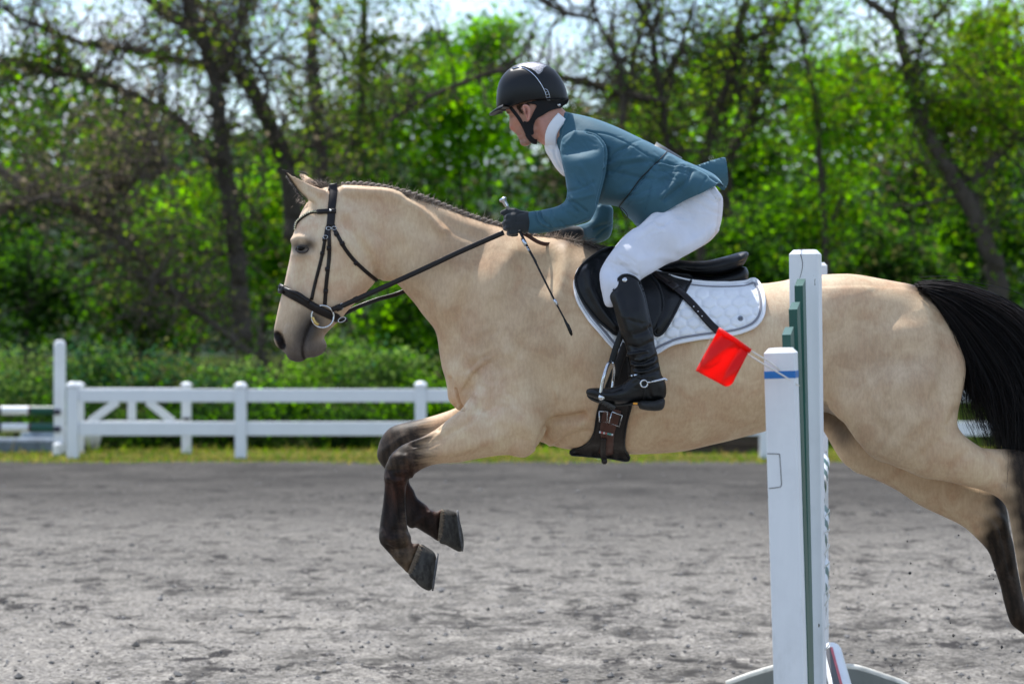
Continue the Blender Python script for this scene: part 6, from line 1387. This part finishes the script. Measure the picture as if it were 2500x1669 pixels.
mb.add(np.concatenate([Vn, Vn-up_*.003]), np.concatenate([Qn, Qn[:, ::-1]+len(Vn), [(k*3, k*3+3, k*3+3+len(Vn), k*3+len(Vn)) for k in range(nn_-1)], [(k*3+2+len(Vn), k*3+5+len(Vn), k*3+5, k*3+2) for k in range(nn_-1)], [(0, 0+len(Vn), 1+len(Vn), 1), (1, 1+len(Vn), 2+len(Vn), 2)]]))
num = setp(mb.build('back_number', simple('number_card_black', (.012, .012, .014), .5), fix=True), jacket)
mb = MB(); e0 = Vn[:3]-up_*.0015; mb.tube(e0+[0, -.001, 0], .0016, 6); setp(mb.build('card_edge', simple('cream_card', (.55, .47, .34), .7)), num)
# breeches
B = Solid(.0045)
thigh = z(TB, '1532,932 1562,968 1590,1012 1588,1100 1576,1180 1550,1240 1502,1290 1420,1340 1320,1394 1250,1424 1150,1482 1078,1526 1010,1600 960,1660 900,1700 850,1690 830,1620 818,1560 814,1500 822,1458 862,1388 922,1308 982,1240 1032,1200 1072,1178 1200,1060 1350,960 1450,900')
B.add(thigh, kk(TB, '1450,1100,-.10 1200,1280,-.19 950,1420,-.285 880,1600,-.325'), kk(TB, '1450,1100,.60 1150,1300,.62 900,1500,.62 880,1650,.62'), .03)
B.add(thigh, kk(TB, '1450,1100,.10 1200,1280,.19 950,1420,.285 880,1600,.325'), .7, .03)
bm_ = [(z(TB, '1090,1190 1180,1110 1300,1050'), 5, -.005), (z(TB, '1150,1150 1190,1175 1230,1180'), 4, -.005), (z(TB, '1330,1040 1360,1070 1420,1110'), 4, -.004), (z(TB, '1390,1000 1440,1030 1520,1080 1580,1100'), 4, -.004), (z(TB, '1460,970 1500,1000 1560,1030'), 3, -.005),
       (z(TB, '960,1430 1000,1470 1060,1500'), 3.5, -.006), (z(TB, '930,1450 980,1490 1040,1510'), 3, .005), (z(TB, '880,1400 960,1440 1010,1440'), 5, -.004), (z(TB, '1320,1394 1200,1380 1080,1400'), 10, .004),
       (z(TB, '1560,1200 1450,1260 1330,1330'), 12, .006), (z(TB, '940,1380 990,1420 1050,1480'), 4, .004), (z(TB, '1250,1090 1300,1140 1370,1160'), 5, .004)]
bm_ = [(m[0], m[1]*.9, m[2]*1.0) for m in bm_] + wrinkles(TB, (960, 1450), 14, 40, 45, 50, 1, .003) + wrinkles(TB, (1420, 1050), 12, 30, 70, 60, 1, .0028) + wrinkles(TB, (1180, 1260), 8, -40, 90, 90, 1, .0018) + wrinkles(TB, (1540, 1180), 7, 110, 40, 60, 1, .0025) + wrinkles(TB, (1200, 1150), 9, -30, 50, 50, 1, .0028)
breeches, _, _ = rpart('breeches', B, M_breech, bm_)
BV_br = make_bvh(breeches)
sheet('pocket_flap', z(TB, '1465,975 1530,935 1570,975 1596,1010 1560,1028 1510,1018 1480,1000'), -.105, -.10, .010, M_breech, breeches, -.01, 3)
mb = MB(); mb.lathe([(1e-5, .003), (.006, .003), (.007, 0)], 12, (np.array(Vector((0, 0, 1)).rotation_difference(Vector((0, -1, 0))).to_matrix()), np.array(atn(z(TB, '1553,1003'), D-.118)[0]))); setp(mb.build('button', simple('button_grey', (.6, .6, .62), .3)), breeches)
# boots
def boot(y0, far=False):
    ybt = y0
    bpx = z(TC, '757,600 790,530 810,502 850,487 892,498 922,522 942,560 955,600 965,640 976,700 990,760 1000,830 1006,880 1020,930 1030,990 1040,1035 1060,1075 1068,1120 1058,1170 1000,1185 920,1185 850,1198 790,1200 720,1185 665,1166 630,1148 626,1126 640,1114 680,1110 740,1112 792,1100 838,1080 868,1045 872,1000 862,950 842,872 820,820 797,742 776,662')
    S = Solid(.0042).add(bpx, kk(TC, f'850,520,{ybt+.05} 880,800,{ybt+.02} 950,1100,{ybt-.005} 680,1140,{ybt-.03}'), kk(TC, '850,520,.62 880,720,.80 940,950,.85 960,1130,.72 700,1140,1.5'), .01)
    bk = [(z(TC, '860,960 900,975 960,965 1010,940'), 4, -.006), (z(TC, '868,1000 920,1010 980,1000 1025,975'), 4, -.006), (z(TC, '856,930 900,925 960,915'), 4, .005), (z(TC, '866,980 930,990 1000,975'), 4, .005), (z(TC, '850,880 920,890 990,860'), 5, -.004),
          (z(TC, '880,1035 950,1040 1020,1020'), 4, -.004), (z(TC, '985,780 960,800 900,820'), 6, -.004), (z(TC, '925,540 955,620 975,720 990,820'), 3, -.003), (z(TC, '800,600 830,700 860,800'), 10, .004), (z(TC, '930,1050 960,1100 980,1160'), 6, -.003), (z(TC, '700,1115 760,1130 830,1110'), 6, -.003)]
    bk = [(m[0], m[1]*.85, m[2]*1.9) for m in bk] + wrinkles(TC, (930, 960), 14, -8, 38, 60, 1, .004, 2.4) + wrinkles(TC, (900, 800), 8, 20, 60, 50, 1, .0018) + wrinkles(TC, (880, 1060), 7, -20, 30, 40, 1, .003)
    o, v, q = rpart('boot', S, M_boot, bk)
    sp = z(TC, '628,1140 660,1160 720,1180 790,1196 850,1196 905,1186 915,1192 925,1182 1000,1182 1058,1168 1056,1218 1034,1236 985,1238 922,1227 914,1206 880,1208 800,1214 720,1202 660,1182 634,1160')
    o2 = setp(link('sole', mesh_np('sole', *Solid(.004).add(sp, ybt-.012, 3.2, .004, 3, flat=.014).mesh()), M_sole_r), o)
    return o, v, q
bo, bvv, bqq = boot(YB-D); BV_bt = make_bvh(bo)
far_px = 0
o2, _, _ = boot(-(YB-D)); 
def bdec(name, s, w, th, mat, par=bo, lift=.001):
    mb = MB(); strap(mb, BV_bt, z(TC, s), w, th, lift, 4, smooth=4); return setp(mb.build(name, mat, fix=True), par)
bdec('top_band', '775,580 800,528 822,502 855,494 895,508 925,535', .010, .002, M_boot)
mb = MB(); c_, n_c = cast(BV_bt, *z(TC, '840,521')[0]); mb.lathe([(1e-5, .0035), (.0075, .003), (.009, 0)], 16, (np.array(Vector((0, 0, 1)).rotation_difference(Vector(n_c)).to_matrix()), np.array(c_))); setp(mb.build('stud', M_steel), bo)
spur_s = bdec('spur_strap', '865,1048 900,1048 940,1060 985,1075', .011, .004, M_boot)
bdec('spur_strap', '955,1100 950,1140 945,1190', .012, .004, M_boot)
mb = MB(); a = cast(BV_bt, *z(TC, '946,1089')[0])[0]; ang = np.linspace(0, 2*np.pi, 21); mb.tube(np.stack([a.x+.0125*np.cos(ang), np.full(21, a.y-.005), a.z+.0125*np.sin(ang)], 1), .0032, 8, caps=False)
q_ = z(TC, '962,1084 1000,1076 1040,1067 1056,1062'); V_, N_ = project(BV_bt, q_, smooth=1); V_[:, 1] -= .006; V_ = np.concatenate([V_, atn(z(TC, '1074,1070'), V_[-1, 1])]); mb.tube(V_, [.0042, .004, .0042, .005, .0045], 8); setp(mb.build('spur', M_steel), bo)
mb = MB(); a = cast(BV_bt, *z(TC, '900,1043')[0])[0]; mb.box(np.array(a)+[0, -.005, 0], (.012, .004, .008), None, .001); mb.box(np.array(a)+[-.014, -.005, -.002], (.006, .004, .007), None, .001); setp(mb.build('spur_buckle', M_trim), bo)
mb = MB(); mb.box(atn(z(TC, '898,1198'), YB-.066)[0], (.016, .01, .007), None, .002); setp(mb.build('sole_tab', simple('orange_tab', (.75, .30, .02), .5)), bo)
mb = MB(); [mb.lathe([(1e-5, .0015), (.0028, .0012), (.003, 0)], 8, (np.array(Vector((0, 0, 1)).rotation_difference(Vector((0, -1, 0))).to_matrix()), np.array(cast(BV_bt, *p)[0])+[0, -.001, 0])) for p in z(TC, '925,540 938,562 944,582')]; setp(mb.build('lace_stud', M_boot), bo)

# gloves: palm and five curled fingers on each hand
def glove(c, sgn, mir=1.0):
    """c: knuckle centre; the fist holds the rein, knuckles forward and up, thumb on top"""
    S = Solid(.0032); c = np.array(c); u = lambda x, y, zz: c + np.array([x, y*mir, zz])
    wr = u(.092, .004, .012)
    S.caps([wr, u(.06, .002, .012)], [.029, .030], .004)
    S.caps([u(.06, -.004, .020), u(.018, -.006, .022)], [.024, .021], .012); S.caps([u(.06, -.002, -.006), u(.020, -.004, -.014)], [.026, .021], .012); S.caps([u(.055, 0, .004), u(.016, -.006, .004)], [.026, .022], .014)
    Ls = (1.0, 1.08, 1.0, .82)
    for i in range(4):
        zz = .026-.0185*i; l = Ls[i]; r = (.0100, .0102, .0098, .0088)[i]; bx = .010+(0, -.004, -.002, .006)[i]
        S.caps([u(bx+.010, -.016, zz), u(bx-.012*l, -.012, zz-.002), u(bx-.020*l, .008, zz-.005), u(bx-.004*l, .024, zz-.008), u(bx+.014*l, .020, zz-.008)], [r*1.12, r*1.08, r, r*.95, r*.85], .003)
    S.caps([u(.052, -.010, .030), u(.022, -.004, .044), u(-.004, .004, .046), u(-.022, .010, .040)], [.013, .0125, .0115, .0095], .006)
    return S
gc = atn(z(TK, '330,600'), D-.190)[0]
glove_o, gv, gq = rpart('glove', glove(gc, 1), M_glove, [(z(TK, '460,560 470,460 520,400 620,385'), 1.8, -.003), (z(TK, '440,555 560,552 640,560'), 1.2, -.002), (z(TK, '300,480 270,560 250,640'), 1.6, -.002), (z(TK, '350,640 340,760'), 1.6, -.002)])
mb = MB(); cw = atn(z(TK, '655,575'), D-.186)[0]; ang = np.linspace(0, 2*np.pi, 25); mb.tube(np.stack([cw[0]+.004*np.sin(ang), cw[1]+.030*np.cos(ang), cw[2]+.036*np.sin(ang)], 1), .006, 8, caps=False); setp(mb.build('wrist_band', M_glove), glove_o)
gc2 = atn(z(TK, '1150,850'), D+.13)[0]
rpart('glove', glove(gc2, 1, -1.0), M_glove)
# whip
whip = empty('whip', atn(z(TK, '330,600'), D-.19)[0], 'thin black riding whip with silver knob held in the grey glove', 'whip')
wy = D-.197
wpx = z(TK, '235,165 300,270 400,430 540,740 620,900 720,1100 850,1331'); tipx = z(TC, '350,420 455,630 520,752')
Pw = np.concatenate([atn(wpx, [wy+.004, wy+.004, wy+.004, wy-.012, wy-.03, wy-.05, wy-.07]), atn(tipx, [D-.285, D-.33, D-.345])])
mb = MB(); mb.tube(catmull(Pw[:4], 4, False), .0062, 8); setp(mb.build('handle', simple('whip_grip', (.20, .19, .18), .6, .3, 200, 300, .5, .0006)), whip)
mb = MB(); Ps = catmull(Pw[3:], 4, False); mb.tube(Ps, np.linspace(.0052, .0030, len(Ps)), 8); setp(mb.build('shaft', M_black), whip)
mb = MB(); a, b = Pw[0], Pw[1]; ax = (b-a)/np.linalg.norm(b-a); rot = np.array(Vector((0, 0, 1)).rotation_difference(Vector(-ax)).to_matrix()); mb.lathe([(.0078, -.022), (.0078, -.006), (.009, 0), (.0135, .004), (.0140, .010), (.010, .013), (1e-5, .014)], 16, (rot, a)); setp(mb.build('knob', M_steel), whip)
mb = MB(); Pb = atn(z(TK, '590,880 655,1005'), [wy-.030, wy-.042]); mb.tube(Pb, .0066, 8); setp(mb.build('band', M_trim), whip)
for s in ('680,1045', '695,1078', '708,1104'):
    mb = MB(); p = atn(z(TK, s), wy-.056)[0]; mb.box(p, (.008, .006, .004), None, .001); setp(mb.build('lettering_mark', M_trim), whip)
mb = MB(); Pb = atn(z(TC, '455,628 472,662'), D-.332); mb.tube(Pb, .0058, 8); setp(mb.build('band', M_steel), whip)
fl = z(TC, '505,735 520,745 538,768 552,800 556,822 548,830 538,815 525,785 512,755'); mb = MB(); mb.prism(atn(fl, D-.346), (0, 1, 0), .004); setp(mb.build('popper', M_black), whip)
print('rider', round(time.time()-T0, 1))
# ------------------------------------------------------------------ the jump in front of the horse
def frame(yaw, lean):
    y = np.array([[math.cos(yaw), -math.sin(yaw), 0], [math.sin(yaw), math.cos(yaw), 0], [0, 0, 1]]); l = np.array([[math.cos(lean), 0, math.sin(lean)], [0, 1, 0], [-math.sin(lean), 0, math.cos(lean)]]); return l @ y
def post4(name, base, h, w, rot, mat, parent, cham=.014, d=None):
    """square post with chamfered top, standing at base, turned and leaning by rot"""
    d = d or w; x, y = w/2, d/2; b = .003; V_ = []
    ring = lambda ix, z_: [(ix[0]*sx*1, ix[1]*sy, z_) for sx, sy in ((-1, -1), (1, -1), (1, 1), (-1, 1))]
    def oct_(ix, iy, z_, c): return [(-ix+c, -iy, z_), (ix-c, -iy, z_), (ix, -iy+c, z_), (ix, iy-c, z_), (ix-c, iy, z_), (-ix+c, iy, z_), (-ix, iy-c, z_), (-ix, -iy+c, z_)]
    for z_ in np.linspace(0, h-cham, 12): V_ += oct_(x, y, z_, b)
    V_ += oct_(x-cham*.9, y-cham*.9, h, b); n = len(V_)//8; i = (np.arange(n-1)*8)[:, None]; j = np.arange(8)[None]; Q_ = np.stack([i+j, i+(j+1) % 8, i+8+(j+1) % 8, i+8+j], -1).reshape(-1, 4)
    V_ = np.array(V_ + [(0, 0, h+.001)]); T_ = [((n-1)*8+k, (n-1)*8+(k+1) % 8, n*8) for k in range(8)]
    mb = MB(); mb.add(V_ @ rot.T + np.array(base), Q_, T_); return setp(mb.build(name, mat, smooth=False), parent)
YL, YT = 7.30, 7.95
lowt = at(1906, 849, YL); tallt = at(1966, 610, YT)
lean = -.030; yaw = -R(12.5)
ROT = frame(yaw, lean); up_ = ROT[:, 2]
wlow, wtall = .0865, .0905
lb = np.array(lowt)-up_*(lowt.z/up_[2]); ROTt = frame(yaw, -.012); upt = ROTt[:, 2]; tbp = np.array(tallt)-upt*(tallt.z/upt[2])
M_wpost = paint('chipped_white_paint', (.74, .76, .78), .5, .35)
def chips():
    t = M_wpost.node_tree; b = t.nodes['Principled BSDF']; src = b.inputs['Base Color'].links[0].from_socket
    f = noise(t, 55, 3, .5, (1, 1, .45)); g = noise(t, 6, 5, .75, (1, 1, .3))
    c = mixc(t, ramp(t, f, [(.745, (0, 0, 0)), (.76, (1, 1, 1))]), src, (.12, .10, .085)); c = mixc(t, ramp(t, g, [(.58, (0, 0, 0)), (.72, (.35, .35, .35))]), c, (.45, .47, .44)); t.links.new(c, b.inputs['Base Color'])
chips()
std = empty('jump_standard', tbp, 'near white jump wing with green slats between a tall and a short post', 'jump standard')
pl_ = post4('post', lb, np.linalg.norm(np.array(lowt)-lb), wlow, ROT, M_wpost, std); pt_ = post4('post', tbp, np.linalg.norm(np.array(tallt)-tbp), wtall, ROTt, M_wpost, std)
# blue tape sleeve on the short post
zt = np.linalg.norm(np.array(lowt)-lb)
def sleeve(name, h0, h1, grow, mat, par):
    mb = MB(); mb.box(lb+up_*(h0+h1)/2, (wlow+grow, wlow+grow, h1-h0), ROT, .003); return setp(mb.build(name, mat, smooth=False), par)
sleeve('tape', zt-.087, zt-.062, .0016, simple('blue_tape', (.008, .16, .50), .35, .12, 30), pl_)
# repair patch outline and cracks
M_crack = simple('dark_crack', (.06, .05, .045), .9)
def lp(u, v, out=.0006):                                  # point on the short post's front face: u across 0..1, v metres down from the top
    return lb+ROT[:, 0]*(u-.5)*wlow+up_*(zt-v)-ROT[:, 1]*(wlow/2+out)
v0 = (1104-849)*YL/F_PX; v1 = (1186-849)*YL/F_PX
mb = MB()
for a, b in (((.01, v0), (.42, v0+.002)), ((.42, v0+.002), (.45, v1-.006)), ((.45, v1-.006), (.40, v1)), ((.40, v1), (.05, v1+.003))): mb.tube(np.array([lp(*a), (lp(*a)+lp(*b))/2+ROT[:, 0]*.0005, lp(*b)]), .0011, 5)
setp(mb.build('patch_joint', M_crack), pl_)
mb = MB(); tt_ = np.linspace(0, 1, 12); P_ = np.array([np.array(tallt)-upt*(.014+.10*t)+ROTt[:, 0]*(-.010+.006*math.sin(5*t))-ROTt[:, 1]*(wtall/2+.0002) for t in tt_]); mb.tube(P_, np.linspace(.0013, .0004, 12), 5)
P_ = np.array([np.array(tallt)+upt*.001+ROTt[:, 0]*(-.02+.035*t)+ROTt[:, 1]*(.006*math.sin(9*t)-.022) for t in tt_]); mb.tube(P_, .0018, 5); P_ = np.array([np.array(tallt)+upt*.001+ROTt[:, 0]*(-.012+.02*t)-ROTt[:, 1]*(.036*(1-t)+.004) for t in tt_]); mb.tube(P_, .0014, 5); setp(mb.build('crack', M_crack), pt_)
# green slats, edge on, stepping down towards the camera
for (px, py, Y, bx) in ((1953, 684, 7.80, 1974), (1939, 741, 7.64, 1968), (1923, 802, 7.48, 1956)):
    tp = at(px, py-4, Y); bp = at(bx, 1669, Y); d = np.array(tp)-np.array(bp); d /= np.linalg.norm(d); bs = np.array(tp)-d*(tp.z/d[2]); h = np.linalg.norm(np.array(tp)-bs)
    rr = ROT.copy(); rr[:, 2] = d; rr[:, 0] -= d*(rr[:, 0]@d); rr[:, 0] /= np.linalg.norm(rr[:, 0]); rr[:, 1] = np.cross(rr[:, 2], rr[:, 0])
    w2, d2 = .0125, .042; V_ = np.array([(sx*w2, sy*d2, z_ + (0 if z_ == 0 else (-.022 if sy < 0 else .0))) for z_ in (0, h) for sx, sy in ((-1, -1), (1, -1), (1, 1), (-1, 1))]); mb = MB()
    mb.add(V_ @ rr.T+bs, [(3, 2, 1, 0), (4, 5, 6, 7)]+[(k, (k+1) % 4, (k+1) % 4+4, k+4) for k in range(4)]); setp(mb.build('slat', M_green, smooth=False), std)
for hz in (.22, .44):                                    # cross battens joining the wing
    a, b = lb+up_*hz, tbp+upt*hz; d = (b-a)/np.linalg.norm(b-a); s_ = np.cross([0, 0, 1.], d); s_ /= np.linalg.norm(s_); a2, b2 = a+d*.055, b-d*.055; mb = MB(); mb.box((a2+b2)/2+s_*0, (.036, np.linalg.norm(b2-a2), .08), np.stack([s_, d, np.cross(s_, d)], 1), .004)
    setp(mb.build('batten', M_wpost, smooth=False), std)
for bs, rt in ((lb, ROT), (tbp, ROTt)): mb = MB(); mb.box(bs+np.array([0, 0, .045]), (.62, .045, .09), frame(yaw, 0), .012); setp(mb.build('foot', M_wpost, smooth=False), std)
# far standard with its spread foot
YFs = 11.27; ft = at(1998, 641, YFs); far_std = empty('jump_standard', (ft.x, YFs, 0), 'far white jump post behind the horse with a spread grey foot board', 'jump standard')
post4('post', (ft.x, YFs, 0), ft.z, .09, frame(-R(6), -.004), M_wpost, far_std)
mf = paint('weathered_grey_board', (.20, .215, .20), .8, .6)
fo = z(TF, '-40,1640 60,1575 180,1530 290,1495 365,1474 560,1462 770,1468 860,1474 950,1500 1050,1535 1130,1562 1200,1600 1260,1645'); cz = np.array([at(a, b, YFs-.12) for a, b in fo]); cz[:, 2] = np.maximum(cz[:, 2], .03)
pr = np.concatenate([cz, [[cz[-1, 0], YFs-.12, -.02], [cz[0, 0], YFs-.12, -.02]]]); mb = MB(); mb.prism(pr, (0, 1, 0), .04); setp(mb.build('foot', mf, smooth=False), far_std)
mb = MB(); top = cz[1:-1]; mb.tube(resample(catmull(top, 3, False), .03)+[0, -.004, .004], .011, 6, flat=1.6); setp(mb.build('pale_top_edge', simple('pale_edge', (.80, .78, .70), .8, .2, 14)), far_std)  # pale strip along the top edge of the foot board
# rails between the two standards, seen end-on
na, fa = np.array([(1972-W0)*8.06/F_PX, 8.06, 0]), np.array([(1999-W0)*11.16/F_PX, 11.16, 0])
for zh, lab, bands in ((1.02, 'top white and green rail of the jump seen end on', (M_wpost, M_green)), (.80, 'middle striped rail of the jump seen end on', (M_green, M_wpost)), (.58, 'lowest striped rail of the jump seen end on', (M_wpost, M_green))):
    root = empty('jump_rail', na+[0, 0, zh], lab, 'jump rail', 'rails resting between the jump posts'); nb_ = 9
    striped(root, na+[0, 0, zh], fa+[0, 0, zh], .047, [(k/nb_, (k+1)/nb_, bands[k % 2]) for k in range(nb_)])
    for pb in (na+[0, -.06, zh-.05], fa+[0, .05, zh-.05]): pass
# leaning pole at the foot of the jump
root = empty('ground_pole', at(2036, 1600, 11.0), 'white pole with a dark red stripe on the ground between the jump posts', 'jump pole')
a, b = np.array(at(2030, 1592, 11.0)), np.array([(2120-W0)*8.4/F_PX, 8.4, .10]); striped(root, a, b, .045, [(0, .12, M_white), (.12, .86, M_white), (.86, 1, M_white)])
d = (b-a); n_ = np.array([-.30, -.9, .35]); n_ -= d*(n_@d)/(d@d); n_ /= np.linalg.norm(n_)
for off, m, nm in ((0, simple('dark_stripe_paint', (.014, .010, .012), .6), 'dark_stripe'), (-.017, simple('red_stripe_paint', (.55, .02, .05), .5), 'red_stripe')):
    s_ = np.cross(d/np.linalg.norm(d), n_); nn_ = n_ + s_*(off/.045); nn_ /= np.linalg.norm(nn_); mb = MB(); mb.ribbon(np.array([a+d*.05+nn_*.0445, a+d*.95+nn_*.0445]), np.array([nn_, nn_]), .026 if off == 0 else .012, .003); setp(mb.build(nm, m, fix=True), root)
# flaking paint curls on the tall post's right edge
mb = MB()
for py, ln in ((1262, 20), (1300, 10), (1352, 26), (1384, 15), (1452, 24), (1478, 30), (1536, 16), (1588, 22)):
    p = np.array(at(2013, py, YT+.0)); P_ = np.array([p+np.array([.0, 0, 0]), p+np.array([.004, -.01, .3*ln*.00125]), p+np.array([.012, -.012, .75*ln*.00125]), p+np.array([.014, -.008, ln*.00125])]); mb.ribbon(catmull(P_, 4, False), np.tile([.7, -.7, 0], (13, 1)), np.linspace(.010, .002, 13), .0012)
fc = setp(mb.build('paint_flakes', simple('paint_flake', (.66, .68, .66), .7), fix=True), pt_); fc['kind'] = 'stuff'
# red flag on its stick, tied to the short post
YFl = 7.16
flag = empty('flag', at(1765, 875, YFl), 'red marker flag tied to the short white jump post', 'flag')
def flag_mat():
    m, t, b = new_mat('red_flag_plastic'); b.inputs['Base Color'].default_value = (.85, .010, .005, 1); b.inputs['Roughness'].default_value = .3
    tr = t.nodes.new('ShaderNodeBsdfTranslucent'); tr.inputs['Color'].default_value = (.95, .03, .012, 1); mx_ = t.nodes.new('ShaderNodeMixShader'); mx_.inputs[0].default_value = .6
    t.links.new(b.outputs[0], mx_.inputs[1]); t.links.new(tr.outputs[0], mx_.inputs[2]); t.links.new(mx_.outputs[0], t.nodes['Material Output'].inputs['Surface']); bump(t, b, noise(t, 14, 3), .25, .004); return m
c0, c1, c2, c3 = [np.array(p) for p in z(TC, '1350,797 1525,905 1415,1118 1230,1018')]
nu, nv = 18, 18; G = np.array([[(c0*(1-u)+c1*u)*(1-v)+(c3*(1-u)+c2*u)*v for v in np.linspace(0, 1, nv)] for u in np.linspace(0, 1, nu)])
U, Vv = np.meshgrid(np.linspace(0, 1, nu), np.linspace(0, 1, nv), indexing='ij')
corner = np.maximum(0, U+Vv-1.86)[..., None]*(c0-c2)*.4; G = G+corner
dep = YFl-.03*np.sin(U*np.pi)*Vv+.05*Vv*Vv-.05*np.maximum(0, U-.72)*2*(.3+Vv)+.006*np.sin(9*U+4*Vv)
Vf = atn(G.reshape(-1, 2), dep.ravel()); i = (np.arange(nu-1)*nv)[:, None]; j = np.arange(nv-1)[None]; Qf = np.stack([i+j, i+nv+j, i+nv+j+1, i+j+1], -1).reshape(-1, 4)
M_flag = flag_mat(); mf_ = mesh_np('flag_sheet', Vf, Qf); fs = setp(link('flag_sheet', mf_, M_flag), flag); sd = fs.modifiers.new('thick', 'SOLIDIFY'); sd.thickness = .0012
mb = MB(); P_ = atn(z(TC, '1352,792 1440,850 1528,912'), YFl-.003); mb.tube(P_, .010, 10, flat=.7); setp(mb.build('flag_hem', M_flag), flag)
mb = MB(); P_ = atn(z(TC, '1325,812 1240,985 1232,1005 1262,950 1310,850'), YFl+.03); mb.prism(P_, (0, 1, 0), .003); setp(mb.build('flag_backing', simple('cream_paper', (.62, .54, .42), .7)), flag)
M_tie = simple('white_cord', (.72, .70, .66), .6)
for s, ys_ in (('1440,845 1525,906 1610,957 1660,990 1690,1015', (YFl+.012, YFl, YFl+.05, YL-.050, YL-.048)), ('1480,905 1525,936 1610,988 1700,1040 1735,1062 1795,1102', (YFl+.02, YFl+.012, YFl+.05, YL-.048, YL-.047, YL-.046))):
    mb = MB(); mb.tube(atn(z(TC, s), ys_), .0024, 6); setp(mb.build('tie_cord', M_tie), flag)
# flying crumbs of footing kicked up behind
cr_ = np.random.default_rng(9); mb = MB()
for k in range(70):
    px, py = cr_.uniform(1980, 2480), cr_.uniform(1300, 1665); Y = cr_.uniform(9.0, 10.2); s = cr_.gamma(1.6, .0012)+.0008; v = np.array([(1, 0, 0), (-1, 0, 0), (0, 1, 0), (0, -1, 0), (0, 0, 1), (0, 0, -1)])*s*cr_.uniform(.6, 1.4, (6, 1)); mb.add(v+np.array(at(px, py, Y)), T=[(0, 2, 4), (2, 1, 4), (1, 3, 4), (3, 0, 4), (2, 0, 5), (1, 2, 5), (3, 1, 5), (0, 3, 5)])
tag(mb.build('flying_dirt', simple('dirt_crumb', (.05, .047, .045), .95), smooth=False), kind='stuff')
print('jump', round(time.time()-T0, 1))
